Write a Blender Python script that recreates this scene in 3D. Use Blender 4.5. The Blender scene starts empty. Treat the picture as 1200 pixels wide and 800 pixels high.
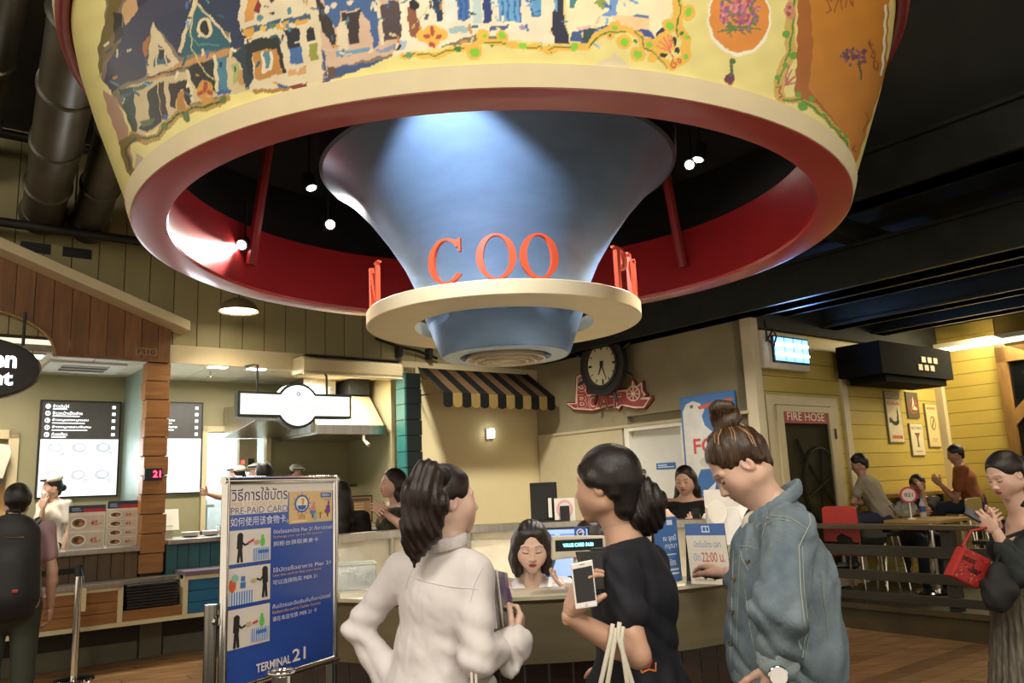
import bpy, bmesh, math, random
import numpy as np
from mathutils import Matrix, Vector
random.seed(7)
SC = bpy.context.scene
COL = SC.collection
R = math.radians

# ------------------------------------------------------------------ camera
FPX, TH, RO = 940.0, R(10.3), R(2.4)
CAM = np.array([0.0, 0.0, 1.5])
_ct, _st, _cr, _sr = math.cos(TH), math.sin(TH), math.cos(RO), math.sin(RO)
_up0 = np.array([0, -_st, _ct]); _x0 = np.array([1.0, 0, 0]); _fw = np.array([0, _ct, _st])
_right = _cr*_x0 - _sr*_up0; _up = _sr*_x0 + _cr*_up0
cd = bpy.data.cameras.new('camera'); cam = bpy.data.objects.new('camera', cd); COL.objects.link(cam)
cd.sensor_width = 36; cd.lens = FPX/1200*36; cd.clip_start = 0.05; cd.clip_end = 200
cam.matrix_world = Matrix([[_right[i], _up[i], -_fw[i], CAM[i]] for i in range(3)] + [[0, 0, 0, 1]])
SC.camera = cam

# ------------------------------------------------------------------ world, exposure
w = bpy.data.worlds.new('hall_ambient'); SC.world = w; w.use_nodes = True
w.node_tree.nodes['Background'].inputs[0].default_value = (1.0, 0.86, 0.68, 1)
w.node_tree.nodes['Background'].inputs[1].default_value = 0.68
SC.view_settings.view_transform = 'Standard'; SC.view_settings.look = 'None'
SC.view_settings.gamma = 1; SC.view_settings.use_curve_mapping = False
SC.view_settings.exposure = 0.75
SC.cycles.use_denoising = True
SC.cycles.max_bounces = 6; SC.cycles.diffuse_bounces = 3; SC.cycles.glossy_bounces = 3
SC.cycles.sample_clamp_indirect = 6; SC.cycles.caustics_reflective = False; SC.cycles.caustics_refractive = False

# ------------------------------------------------------------------ the building frame (rotated 37.6 degrees)
AL = R(37.6); KA = 8.97
UV = np.array([math.cos(AL), math.sin(AL), 0]); BK = np.array([-math.sin(AL), math.cos(AL), 0])
def S(s, d, z): return s*UV + (KA+d)*BK + np.array([0, 0, z])
def WLD(x, y, z): return np.array([x, y, z], float)
def BLD(x, y, z): return S(x, y, z)
def ray(px, py):
    return _fw + (px-600)/FPX*_right + (400-py)/FPX*_up
def aty(px, py, Y): r = ray(px, py); return CAM + r*(Y/r[1])
def atz(px, py, z): r = ray(px, py); return CAM + r*((z-1.5)/r[2])
def pa(px, py, d=0):                      # pixel -> (s, z) on a plane parallel to the stall fronts
    r = ray(px, py); p = CAM + r*((KA+d)/(r@BK)); return float(p@UV), float(p[2])
def pb(px, py, s=7.32):                   # pixel -> (d, z) on a plane parallel to the grey wall
    r = ray(px, py); p = CAM + r*(s/(r@UV)); return float(p@BK-KA), float(p[2])
def frame(o, yaw=0):                      # local frame at o, turned by yaw degrees
    o = np.array(o, float); c, s_ = math.cos(R(yaw)), math.sin(R(yaw))
    return lambda x, y, z: o + np.array([c*x-s_*y, s_*x+c*y, z])

# ------------------------------------------------------------------ lamps of the hall
def lamp(kind, loc, energy, col, size=0.3, target=None, spot=None, blend=0.4, name=None):
    l = bpy.data.lights.new(name or 'hall_lamp', kind); l.energy = energy; l.color = col
    if kind == 'AREA': l.shape = 'DISK'; l.size = size
    else: l.shadow_soft_size = size
    if kind == 'SPOT' and spot: l.spot_size = R(spot); l.spot_blend = blend
    o = bpy.data.objects.new(name or 'hall_lamp', l); COL.objects.link(o); o.location = loc
    if target is not None:
        o.rotation_euler = (Vector(target)-Vector(loc)).to_track_quat('-Z', 'Y').to_euler()
    return o
WARM, NEUT, COOL = (1, .82, .60), (1, .93, .82), (.80, .90, 1)
lamp('AREA', (1.8, -.6, 4.9), 85, NEUT, 1.6, (.6, 2.6, 1.2))
lamp('AREA', (-1.8, -.6, 4.9), 95, NEUT, 1.6, (-.8, 2.8, 1.0))
lamp('SPOT', (-3.2, 5.2, 5.15), 420, WARM, .25, (-3.4, 7.2, 0), 75, .8)
lamp('SPOT', (-.6, 7.6, 5.1), 800, NEUT, .25, (-.3, 10.2, 1.0), 62, .9)
lamp('SPOT', (1.5, 7.0, 4.9), 380, NEUT, .25, (2.1, 9.6, 1.0), 70, .9)
lamp('SPOT', (3.2, 3.5, 4.6), 180, WARM, .25, (3.2, 6.0, .3), 80, .8)


# ------------------------------------------------------------------ materials
def _nn(nt, t, **kw):
    n = nt.nodes.new(t)
    for k, v in kw.items(): setattr(n, k, v)
    return n
MATS = {}
def M(name, col, rough=.5, metal=0, var=.10, scale=6, stretch=(1, 1, 1), bump=0, emit=0, ecol=None, coat=0, spec=.5,
      rnd=0, trans=0, alpha=1, sss=0, bscale=None, aniso=0, attr=None, col2=None):
    if name in MATS: return MATS[name]
    m = bpy.data.materials.new(name); MATS[name] = m; m.use_nodes = True; nt = m.node_tree
    b = nt.nodes['Principled BSDF']; L = nt.links
    b.inputs['Roughness'].default_value = rough; b.inputs['Metallic'].default_value = metal
    b.inputs['Specular IOR Level'].default_value = spec
    b.inputs['Coat Weight'].default_value = coat; b.inputs['Coat Roughness'].default_value = .12
    if trans: b.inputs['Transmission Weight'].default_value = trans
    if alpha < 1: b.inputs['Alpha'].default_value = alpha
    if aniso: b.inputs['Anisotropic'].default_value = aniso
    if sss:
        b.inputs['Subsurface Weight'].default_value = sss; b.inputs['Subsurface Radius'].default_value = (.012, .005, .003)
        b.inputs['Subsurface Scale'].default_value = 1
    tc = _nn(nt, 'ShaderNodeTexCoord'); mp = _nn(nt, 'ShaderNodeMapping'); mp.inputs['Scale'].default_value = stretch
    L.new(tc.outputs['Object'], mp.inputs['Vector'])
    no = _nn(nt, 'ShaderNodeTexNoise'); no.inputs['Scale'].default_value = scale; no.inputs['Detail'].default_value = 5
    no.inputs['Roughness'].default_value = .6
    if rnd:
        oi = _nn(nt, 'ShaderNodeObjectInfo'); mu = _nn(nt, 'ShaderNodeMath', operation='MULTIPLY'); mu.inputs[1].default_value = 37
        L.new(oi.outputs['Random'], mu.inputs[0]); L.new(mu.outputs[0], mp.inputs['Location'])
    L.new(mp.outputs[0], no.inputs['Vector'])
    c = np.array(col[:3], float)
    if attr:
        at = _nn(nt, 'ShaderNodeAttribute'); at.attribute_name = attr
        hs = _nn(nt, 'ShaderNodeHueSaturation'); mr = _nn(nt, 'ShaderNodeMapRange')
        mr.inputs['To Min'].default_value = 1-var; mr.inputs['To Max'].default_value = 1+var
        L.new(no.outputs[0], mr.inputs[0]); L.new(mr.outputs[0], hs.inputs['Value']); L.new(at.outputs['Color'], hs.inputs['Color'])
        L.new(hs.outputs[0], b.inputs['Base Color'])
    else:
        cr = _nn(nt, 'ShaderNodeValToRGB'); e = cr.color_ramp.elements
        lo = np.clip(c*(1-var), 0, 1); hi = np.clip(c*(1+var), 0, 1) if col2 is None else np.array(col2[:3])
        if col2 is not None: lo = c
        e[0].position = .32; e[1].position = .68
        e[0].color = (*lo, 1); e[1].color = (*hi, 1)
        L.new(no.outputs[0], cr.inputs[0]); out = cr.outputs[0]
        if rnd:
            hs = _nn(nt, 'ShaderNodeHueSaturation'); mr = _nn(nt, 'ShaderNodeMapRange')
            mr.inputs['To Min'].default_value = 1-rnd; mr.inputs['To Max'].default_value = 1+rnd
            L.new(oi.outputs['Random'], mr.inputs[0]); L.new(mr.outputs[0], hs.inputs['Value']); L.new(out, hs.inputs['Color']); out = hs.outputs[0]
        L.new(out, b.inputs['Base Color'])
    if bump:
        bp = _nn(nt, 'ShaderNodeBump'); bp.inputs['Strength'].default_value = bump; bp.inputs['Distance'].default_value = .01
        if bscale:
            n2 = _nn(nt, 'ShaderNodeTexNoise'); n2.inputs['Scale'].default_value = bscale; n2.inputs['Detail'].default_value = 4
            L.new(mp.outputs[0], n2.inputs['Vector']); L.new(n2.outputs[0], bp.inputs['Height'])
        else: L.new(no.outputs[0], bp.inputs['Height'])
        L.new(bp.outputs[0], b.inputs['Normal'])
    if emit:
        b.inputs['Emission Color'].default_value = (*(ecol or col)[:3], 1); b.inputs['Emission Strength'].default_value = emit
    return m
def srgb(h):
    h = h.lstrip('#'); v = [int(h[i:i+2], 16)/255 for i in (0, 2, 4)]
    return tuple(x/12.92 if x <= .04045 else ((x+.055)/1.055)**2.4 for x in v)
def PAINT(h, rough=.55, **k):             # plain paint by its colour
    return M('paint_'+h.strip('#')+('' if not k and rough == .55 else '_'+repr((rough, sorted(k.items())))), srgb(h), rough, **k)

# ------------------------------------------------------------------ objects
INV = {}
def _link(o, parent):
    COL.objects.link(o)
    if parent is not None: o.parent = parent
def root_of(o):
    while o.parent is not None: o = o.parent
    return o
def thing(name, label, cat, loc, yaw=0, group=None, kind=None):
    o = bpy.data.objects.new(name, None); COL.objects.link(o); o.empty_display_size = .1
    o.location = [float(v) for v in loc]; o.rotation_euler = (0, 0, R(yaw))
    INV[o.name] = (Matrix.Translation(Vector([float(v) for v in loc])) @ Matrix.Rotation(R(yaw), 4, 'Z')).inverted()
    tag(o, label, cat, group, kind); return o
def tag(o, label=None, cat=None, group=None, kind=None):
    if label: o['label'] = label
    if cat: o['category'] = cat
    if group: o['group'] = group
    if kind: o['kind'] = kind
    return o
def mesh_obj(name, V, F, mats, parent=None, MI=None, smooth=None, bevel=0, origin=None):
    V = np.asarray(V, float).reshape(-1, 3)
    loc = None
    if parent is not None:
        m = np.array(INV[root_of(parent).name]); V = V @ m[:3, :3].T + m[:3, 3]
    else:
        lo, hi = V.min(0), V.max(0); loc = np.array([(lo[0]+hi[0])/2, (lo[1]+hi[1])/2, lo[2]]) if origin is None else np.array(origin, float); V = V - loc
    me = bpy.data.meshes.new(name); me.from_pydata(V.tolist(), [], [list(f) for f in F])
    if not isinstance(mats, (list, tuple)): mats = [mats]
    for m_ in mats: me.materials.append(m_)
    if MI is not None: me.polygons.foreach_set('material_index', MI)
    if bevel:
        bm = bmesh.new(); bm.from_mesh(me); bmesh.ops.remove_doubles(bm, verts=bm.verts, dist=1e-5)
        ed = [e for e in bm.edges if len(e.link_faces) == 2 and e.calc_face_angle(0) > .6]
        bmesh.ops.bevel(bm, geom=ed, offset=bevel, segments=2, affect='EDGES', profile=.6, clamp_overlap=True); bm.to_mesh(me); bm.free()
    me.validate()
    if smooth is not None:
        me.polygons.foreach_set('use_smooth', [True]*len(me.polygons)); me.set_sharp_from_angle(angle=R(smooth))
    o = bpy.data.objects.new(name, me); _link(o, parent)
    if loc is not None:
        o.location = loc; INV[o.name] = Matrix.Translation(Vector(loc)).inverted()
    return o
def copy_tree(o, parent=None, **kw):
    c = o.copy(); COL.objects.link(c)
    if parent is not None: c.parent = parent
    for ch in list(o.children): copy_tree(ch, c)
    return c
def place(proto, loc, yaw=None, label=None):
    c = copy_tree(proto); c.location = [float(v) for v in loc]
    if yaw is not None: c.rotation_euler = (0, 0, R(yaw))
    if label: c['label'] = label
    return c
class MB:
    def __init__(s, fr=WLD): s.V = []; s.F = []; s.MI = []; s.fr = fr
    def add(s, V, F, mi=0):
        n = len(s.V); s.V += [s.fr(*v) for v in V]; s.F += [[i+n for i in f] for f in F]; s.MI += [mi]*len(F); return s
    def raw(s, V, F, mi=0):
        n = len(s.V); s.V += [np.asarray(v, float) for v in V]; s.F += [[i+n for i in f] for f in F]; s.MI += [mi]*len(F); return s
    def box(s, x0, x1, y0, y1, z0, z1, mi=0):
        x0, x1 = sorted((x0, x1)); y0, y1 = sorted((y0, y1)); z0, z1 = sorted((z0, z1))
        return s.add([(x, y, z) for z in (z0, z1) for y in (y0, y1) for x in (x0, x1)],
                     [(0, 2, 3, 1), (4, 5, 7, 6), (0, 1, 5, 4), (2, 6, 7, 3), (0, 4, 6, 2), (1, 3, 7, 5)], mi)
    def prism(s, poly, ax, a0, a1, mi=0):  # extrude a 2D polygon along axis ax from a0 to a1
        def p3(p, a): return (a, p[0], p[1]) if ax == 'x' else (p[0], a, p[1]) if ax == 'y' else (p[0], p[1], a)
        n = len(poly); ar = sum(poly[i][0]*poly[(i+1) % n][1]-poly[(i+1) % n][0]*poly[i][1] for i in range(n))
        if ar < 0: poly = poly[::-1]
        V = [p3(p, a0) for p in poly]+[p3(p, a1) for p in poly]
        F = [list(range(n))[::-1], list(range(n, 2*n))]+[(i, (i+1) % n, (i+1) % n+n, i+n) for i in range(n)]
        if ax == 'y': F = [list(f)[::-1] for f in F]
        if a1 < a0: F = [list(f)[::-1] for f in F]
        return s.add(V, F, mi)
    def tube(s, P, r, n=8, mi=0, cap=True, closed=False):
        P = [np.array(p, float) for p in P]; m = len(P); rr = r if isinstance(r, (list, tuple)) else [r]*m
        V = []; F = []; up = None
        for i in range(m):
            t = (P[(i+1) % m]-P[i-1]) if closed else (P[min(i+1, m-1)]-P[max(i-1, 0)]); t = t/(np.linalg.norm(t)+1e-12)
            if up is None: up = np.array([0, 0, 1.]) if abs(t[2]) < .9 else np.array([1., 0, 0])
            a = np.cross(t, up); a /= np.linalg.norm(a)+1e-12; b = np.cross(a, t); up = b
            V += [tuple(P[i]+rr[i]*(math.cos(2*math.pi*k/n)*a+math.sin(2*math.pi*k/n)*b)) for k in range(n)]
        for i in range(m if closed else m-1):
            j = (i+1) % m
            F += [(i*n+k, i*n+(k+1) % n, j*n+(k+1) % n, j*n+k) for k in range(n)]
        if cap and not closed: F += [list(range(n))[::-1], list(range((m-1)*n, m*n))]
        return s.add(V, F, mi)
    def lathe(s, prof, n=48, c=(0, 0, 0), a0=0, a1=360, mi=0):
        full = abs(a1-a0-360) < 1e-6; k = n if full else n+1; V = []; F = []
        for i in range(k):
            t = R(a0+(a1-a0)*i/n)
            V += [(c[0]+r*math.cos(t), c[1]+r*math.sin(t), c[2]+z) for r, z in prof]
        m = len(prof)
        for i in range(n):
            j = (i+1) % k
            F += [(i*m+q, j*m+q, j*m+q+1, i*m+q+1) for q in range(m-1)]
        return s.add(V, F, mi)
    def disc(s, c, r, ax='z', n=24, mi=0, th=0.004, ry=None):
        ry = ry or r
        return s.prism([((c[0] if ax != 'x' else c[1])+r*math.cos(2*math.pi*k/n), (c[1] if ax == 'z' else c[2])+ry*math.sin(2*math.pi*k/n)) for k in range(n)],
                       ax, c['xyz'.index(ax)]-th/2, c['xyz'.index(ax)]+th/2, mi)
    def build(s, name, mats, parent=None, smooth=None, bevel=0, origin=None):
        return mesh_obj(name, s.V, s.F, mats, parent, s.MI if isinstance(mats, (list, tuple)) else None, smooth, bevel, origin)
def pieces(name, V, F, mat, parent, offs, fr=WLD, bevel=0):
    """alike pieces sharing one mesh; offs = offsets in the frame"""
    mb = MB(fr); mb.add(V, F); o = mb.build(name, mat, parent, bevel=bevel)
    base = fr(0, 0, 0); m = np.array(INV[root_of(parent).name])[:3, :3]
    for i, of in enumerate(offs):
        q = o if i == 0 else o.copy()
        if i: COL.objects.link(q)
        q.location = m @ (fr(*of)-base)
    return o
def boxvf(x0, x1, y0, y1, z0, z1):
    return ([(x, y, z) for z in (z0, z1) for y in (y0, y1) for x in (x0, x1)],
            [(0, 2, 3, 1), (4, 5, 7, 6), (0, 1, 5, 4), (2, 6, 7, 3), (0, 4, 6, 2), (1, 3, 7, 5)])
# flat print on any surface: f(u, v) -> world point
def quadmap(p00, p10, p11, p01, off=0.0):
    P = [np.asarray(p, float) for p in (p00, p10, p11, p01)]
    n = np.cross(P[1]-P[0], P[3]-P[0]); n /= np.linalg.norm(n)
    return lambda u, v, lift=0.0: (1-u)*(1-v)*P[0]+u*(1-v)*P[1]+u*v*P[2]+(1-u)*v*P[3]+n*(off+lift)
_TXT = {}
def text_mesh(txt, bold=0):
    k = (txt, bold)
    if k not in _TXT:
        c = bpy.data.curves.new('t', 'FONT'); c.body = txt; c.align_x = 'LEFT'; c.resolution_u = 3; c.offset = bold; c.fill_mode = 'FRONT'; c.extrude = 0
        o = bpy.data.objects.new('t', c); COL.objects.link(o); bpy.context.view_layer.update()
        dg = bpy.context.evaluated_depsgraph_get(); me = bpy.data.meshes.new_from_object(o.evaluated_get(dg))
        V = np.array([v.co[:] for v in me.vertices]).reshape(-1, 3); F = [list(p.vertices) for p in me.polygons]
        bpy.data.objects.remove(o); bpy.data.curves.remove(c); bpy.data.meshes.remove(me)
        if len(V): lo = V.min(0); hi = V.max(0); V = (V-lo)/np.maximum(hi-lo, 1e-6)
        _TXT[k] = (V, F, (hi-lo) if len(V) else np.ones(3))
    return _TXT[k]
class Print:
    """flat shapes in (u, v) on a mapped surface, several colours, one mesh"""
    def __init__(s, f): s.f = f; s.V = []; s.F = []; s.MI = []; s.mats = []; s.k = 0
    def _m(s, m):
        if isinstance(m, str): m = PAINT(m)
        if m not in s.mats: s.mats.append(m)
        return s.mats.index(m)
    def poly(s, pts, m, lift=None):
        s.k += 1; l = lift if lift is not None else .0004+.00004*s.k
        n = len(s.V); s.V += [s.f(u, v, l) for u, v in pts]
        a = sum(pts[i][0]*pts[(i+1) % len(pts)][1]-pts[(i+1) % len(pts)][0]*pts[i][1] for i in range(len(pts)))
        ix = list(range(n, n+len(pts))); s.F.append(ix if a > 0 else ix[::-1]); s.MI.append(s._m(m)); return s
    def rect(s, u0, v0, u1, v1, m, lift=None): return s.poly([(u0, v0), (u1, v0), (u1, v1), (u0, v1)], m, lift)
    def ell(s, u, v, ru, rv, m, n=20, lift=None, a0=0, a1=360):
        return s.poly([(u+ru*math.cos(R(a0+(a1-a0)*k/n)), v+rv*math.sin(R(a0+(a1-a0)*k/n))) for k in range(n if a1-a0 == 360 else n+1)], m, lift)
    def line(s, pts, wd, m, asp=1.0, lift=None):
        s.k += 1; l = lift if lift is not None else .0004+.00004*s.k; n = len(s.V); N = len(pts)
        for i, (u, v) in enumerate(pts):
            a = pts[max(i-1, 0)]; b = pts[min(i+1, N-1)]; tx, ty = (b[0]-a[0]), (b[1]-a[1])/asp
            q = math.hypot(tx, ty)+1e-9; nx, ny = -ty/q*wd/2, tx/q*wd/2*asp
            s.V += [s.f(u+nx, v+ny, l), s.f(u-nx, v-ny, l)]
        for i in range(N-1): s.F.append([n+2*i+1, n+2*i+3, n+2*i+2, n+2*i]); s.MI.append(s._m(m))
        return s
    def text(s, txt, u0, v0, u1, v1, m, bold=0.0, lift=None):
        s.k += 1; l = lift if lift is not None else .0004+.00004*s.k
        V, F, d = text_mesh(txt, bold); n = len(s.V); mi = s._m(m)
        s.V += [s.f(u0+(u1-u0)*v[0], v0+(v1-v0)*v[1], l) for v in V]
        s.F += [[i+n for i in f] for f in F]; s.MI += [mi]*len(F); return s
    def build(s, name, parent, emit=None): return mesh_obj(name, s.V, s.F, s.mats, parent, s.MI)
# ------------------------------------------------------------------ colours shared across the place
STEEL = M('brushed_steel', (.55, .52, .47), .28, 1, .12, 30, (1, 1, .05), bump=.02)
CHROME = M('polished_chrome', (.72, .70, .66), .10, 1, .05)
BLACK = M('black_plastic', (.012, .012, .012), .45, var=.2)
DARKM = M('dark_painted_steel', (.016, .016, .014), .55, var=.35, scale=3)
CREAM = M('cream_paint', srgb('#d8c79c'), .6, var=.05, scale=3)
WHITE = M('white_paint', srgb('#e8e3d6'), .5, var=.03)

# ================================================================== THE SETTING
WOODF = M('floor_wood', srgb('#866440'), .32, var=.35, scale=5, stretch=(.35, 3, 1), rnd=.25, bump=.03)
FLOORB = M('floor_joint', srgb('#231a10'), .7)
mb = MB(BLD); mb.box(-6, 18, -14, 5, -.15, -.008)
floor = tag(mb.build('floor', FLOORB, origin=(0, 0, 0)), 'brown wood plank floor of the food hall', kind='structure')
INV['floor'] = Matrix.Identity(4)
offs = []
for r_ in range(46):
    for q in range(5): offs.append((-.9+q*1.9+(r_*.71) % 1.9-.4, -7.45+r_*.162, 0))
offs = [o for o in offs if o[0] < 8 and o[1] < -.15]
pieces('plank', *boxvf(0, 1.892, 0, .158, -.008, .0), WOODF, floor, offs, BLD)
# ---- the stall-front wall: vertical boards above the fascia
OLIVE = M('olive_board_paint', srgb('#a3976a'), .55, var=.08, scale=2, stretch=(1, 1, .4), rnd=.05)
OLIVEB = M('board_gap', srgb('#3d3a26'), .8)
mb = MB(BLD); mb.box(-2.5, 7.5, .03, .2, 3.16, 5.25)
wl = tag(mb.build('wall_left', OLIVEB), 'olive wall of vertical boards above the stall fronts', kind='structure')
pieces('board', *boxvf(0, .243, .005, .03, 3.16, 5.25), OLIVE, wl, [(-2.5+.252*i, 0, 0) for i in range(39)], BLD)
CWALL = M('cream_wall_plaster', srgb('#d9cc9f'), .6, var=.03, scale=2)
mb = MB(BLD); mb.box(5.33, 7.5, .02, .2, 0, 3.16)
tag(mb.build('wall_back', CWALL), 'smooth cream wall under the striped awning', kind='structure')
mb = MB(BLD); mb.box(5.33, 7.32, -.02, .02, 2.93, 3.16); mb.box(2.25, 5.33, -.03, .04, 2.965, 3.16)
tag(mb.build('trim_1', CREAM), 'long cream fascia board above the stalls', kind='structure')
# ---- grey plaster wall coming towards the viewer
GREY = M('grey_plaster', srgb('#8f8669'), .75, var=.13, scale=1.6, bump=.05, bscale=20)
mb = MB(BLD); mb.box(7.32, 7.5, -3.67, .2, 2.32, 4.2); mb.box(7.32, 7.5, -1.78, .2, 0, 2.32); mb.box(7.32, 7.5, -3.67, -2.70, 0, 2.32); mb.box(7.40, 7.5, -2.70, -1.78, 0, 2.32)
tag(mb.build('wall_grey', GREY), 'grey plaster wall with clock and door', kind='structure')
LOWW = M('pale_wall_panel', srgb('#b5aa88'), .6, var=.05)
mb = MB(BLD); mb.box(7.295, 7.32, -1.70, -.02, 0, 2.18); mb.box(7.28, 7.32, -3.64, -.02, 2.18, 2.215)
tag(mb.build('trim_2', LOWW), 'pale lower panel on the grey wall', kind='structure')
# ---- yellow boarded walls of the dining corner
YEL = M('yellow_board_paint', srgb('#bfaa58'), .45, var=.07, scale=2, stretch=(.3, 1, 1), rnd=.04)
YELB = M('yellow_board_gap', srgb('#5f5220'), .8)
PALE = M('pale_trim_paint', srgb('#cfc3a4'), .5, var=.04)
mb = MB(BLD); mb.box(7.32, 11.75, -3.64, -3.5, 0, 4.0)
wc = tag(mb.build('wall_yellow_left', YELB), 'yellow boarded wall with the hose cupboard and posters', kind='structure')
pieces('board', *boxvf(7.36, 11.62, -3.665, -3.64, 0, .168), YEL, wc, [(0, 0, .174*i) for i in range(19)], BLD)
mb = MB(BLD); mb.box(11.64, 11.8, -8.2, -3.5, 0, 4.0)
we = tag(mb.build('wall_yellow_right', YELB), 'bright yellow boarded wall at the far right', kind='structure')
pieces('board', *boxvf(11.615, 11.64, -4.5, -3.66, 0, .168), YEL, we, [(0, 0, .174*i) for i in range(20)], BLD)
pieces('board', *boxvf(11.615, 11.64, -8.2, -7.3, 0, .168), YEL, we, [(0, 0, .174*i) for i in range(20)], BLD)
mb = MB(BLD); mb.box(7.29, 7.42, -3.76, -3.62, 0, 3.22)
tag(mb.build('trim_3', PALE, bevel=.006), 'pale corner post between grey and yellow walls', kind='structure')
mb = MB(BLD); mb.box(9.08, 9.2, -3.70, -3.66, 0, 2.72)
tag(mb.build('trim_4', PALE), 'pale upright trim beside the poster wall', kind='structure')
mb = MB(BLD); mb.box(11.52, 11.64, -3.76, -3.66, 0, 2.9)
tag(mb.build('trim_5', PALE), 'pale trim in the yellow corner', kind='structure')
# dark window with timber frame on the far right wall
TIMB = M('rough_timber', srgb('#7a5a2c'), .6, var=.35, scale=6, stretch=(1, 1, .3), bump=.1)
win = thing('window_1', 'dark window with rough timber frame and diagonal brace', None, S(11.6, -5.9, .9), math.degrees(AL), kind='structure')
NIGHT = M('dark_glass', (.004, .005, .006), .08)
mb = MB(BLD); mb.box(11.60, 11.635, -7.3, -4.5, .9, 2.98); mb.build('pane', NIGHT, win)
for d0, d1, z0, z1 in ((-4.62, -4.5, .8, 3.1), (-7.3, -7.2, .8, 3.1), (-7.3, -4.5, 2.86, 3.06), (-7.3, -4.5, .8, .92)):
    mb = MB(BLD); mb.box(11.53, 11.62, d0, d1, z0, z1); mb.build('frame_rail', TIMB, win)
mb = MB(BLD); mb.prism([(-4.6, 2.0), (-4.6, 2.2), (-5.3, 2.86), (-5.45, 2.86)], 'x', 11.55, 11.6); mb.build('brace', TIMB, win)
# ---- dining platform
PLAT = M('platform_wood', srgb('#3b3016'), .5, var=.3, scale=4, stretch=(2, .3, 1))
mb = MB(BLD); mb.box(7.62, 11.62, -13, -3.66, 0, .24); mb.box(7.58, 7.62, -13, -3.7, .2, .245)
tag(mb.build('floor_platform', PLAT), 'raised dark platform of the dining corner', kind='structure')
# ---- ceiling
CEIL = M('black_ceiling_paint', (.020, .021, .017), .8, var=.4, scale=1.2)
mb = MB(BLD); mb.box(-8, 18, -16, .5, 5.25, 5.4); mb.box(7.5, 12, -16, .5, 4.0, 4.1)
tag(mb.build('ceiling', CEIL), 'black painted ceiling high above', kind='structure')
def beam(s0, s1, z0, z1, d0, d1, label):
    mb = MB(BLD); mb.box(s0, s1, d0, d1, z0, z1); mb.box(s0-.05, s1+.05, d0, d1, z1-.03, z1); mb.box(s0-.05, s1+.05, d0, d1, z0, z0+.03)
    return tag(mb.build('ceiling_beam', BEAM), label, 'beam', 'black beams over the dining corner')
BEAM = M('black_beam_paint', (.016, .018, .014), .42, var=.4, scale=2.5, spec=.35)
beam(7.05, 7.35, 3.22, 3.62, -12, -.2, 'black beam running along the top of the grey wall')
beam(7.75, 8.0, 3.30, 3.62, -12, -3.4, 'black beam just above the blue insect lamp')
beam(8.75, 9.0, 3.22, 3.50, -12, -3.4, 'black beam above the hose cupboard, catching blue light')
beam(9.9, 10.15, 3.25, 3.55, -12, -3.4, 'black beam nearest to the dining corner lamp')
beam(6.3, 6.55, 3.75, 4.15, -12, .0, 'highest black beam beside the red ring')
for i, (d_, lb) in enumerate(((-5.2, 'black cross joist over the hose cupboard'), (-7.0, 'black cross joist at the upper right edge'))):
    mb = MB(BLD); mb.box(6.3, 11.9, d_-.08, d_+.08, 3.62, 3.8)
    tag(mb.build('ceiling_joist', BEAM), lb, 'beam')
# sloping dark soffit at the upper right
mb = MB(BLD); mb.add([(5.2, -9, 5.2), (5.2, -1.5, 5.2), (7.4, -1.5, 3.9), (7.4, -9, 3.9), (5.2, -9, 5.24), (5.2, -1.5, 5.24), (7.4, -1.5, 3.94), (7.4, -9, 3.94)],
    [(0, 1, 2, 3), (7, 6, 5, 4), (0, 4, 5, 1), (1, 5, 6, 2), (2, 6, 7, 3), (3, 7, 4, 0)])
tag(mb.build('ceiling_soffit', CEIL), 'sloping dark soffit at the upper right', kind='structure')

# ================================================================== THE HANGING CANOPY
BX, BY = -.07, 4.47
RZ = 2.85
def shell_r(z):
    P = [(2.85, 1.90), (3.0, 1.955), (3.2, 2.03), (3.4, 2.105), (3.6, 2.17), (3.75, 2.205), (4.0, 2.22)]
    return np.interp(z, [p[0] for p in P], [p[1] for p in P])
def proj(P):
    d = P-CAM; f = d@_fw; return 600+FPX*(d@_right)/f, 400-FPX*(d@_up)/f
MUR = []      # painted shapes, in the order they were painted
def _z(ox, oy, k):
    return lambda c, *p: MUR.append((srgb(c), np.array([(ox+x/k, oy+y/k) for x, y in p], float)))
def _zl(ox, oy, k):
    def f(c, wd, *p):
        p = np.array([(ox+x/k, oy+y/k) for x, y in p], float); MUR.append((srgb(c), ('L', p, wd/k/2)))
    return f
def _ze(ox, oy, k):
    return lambda c, x, y, rx, ry: MUR.append((srgb(c), ('E', np.array([ox+x/k, oy+y/k]), rx/k, ry/k)))
A, AL_, AE = _z(90, 0, 3.635), _zl(90, 0, 3.635), _ze(90, 0, 3.635)
MUR.append((srgb('#7d6f5a'), np.array([(128, -60), (640, -60), (640, 38), (470, 62), (380, 98), (280, 106), (185, 142), (158, 150), (118, 90)], float)))
A('#6b5a20', (140, -60), (190, -60), (190, 20), (160, 90), (180, 200), (120, 260), (95, 330), (90, 200), (130, 60))
A('#b08a70', (110, 380), (170, 420), (215, 540), (240, 700), (215, 740), (180, 600), (130, 470))
A('#2c2f49', (260, -60), (480, -60), (480, 20), (460, 120), (440, 240), (320, 90), (290, 330), (190, 360), (150, 400), (118, 350), (130, 270), (190, 170), (200, 100), (260, 40))
A('#1c1c18', (155, 50), (190, 60), (200, 150), (160, 190)); A('#c9a070', (200, 10), (250, -40), (260, 40), (210, 110), (190, 60))
A('#1d2c46', (320, 85), (480, 20), (520, -40), (720, -60), (720, 190), (640, 130), (440, 240))
A('#d3c095', (322, 90), (440, 275), (295, 335)); A('#a8663c', (280, 180), (312, 150), (300, 230), (285, 240))
A('#3c5b6c', (350, 185), (402, 262), (325, 285)); AE('#16202c', 358, 225, 14, 30); AL_('#d3c095', 7, (338, 280), (345, 205), (372, 205), (382, 265))
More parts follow.
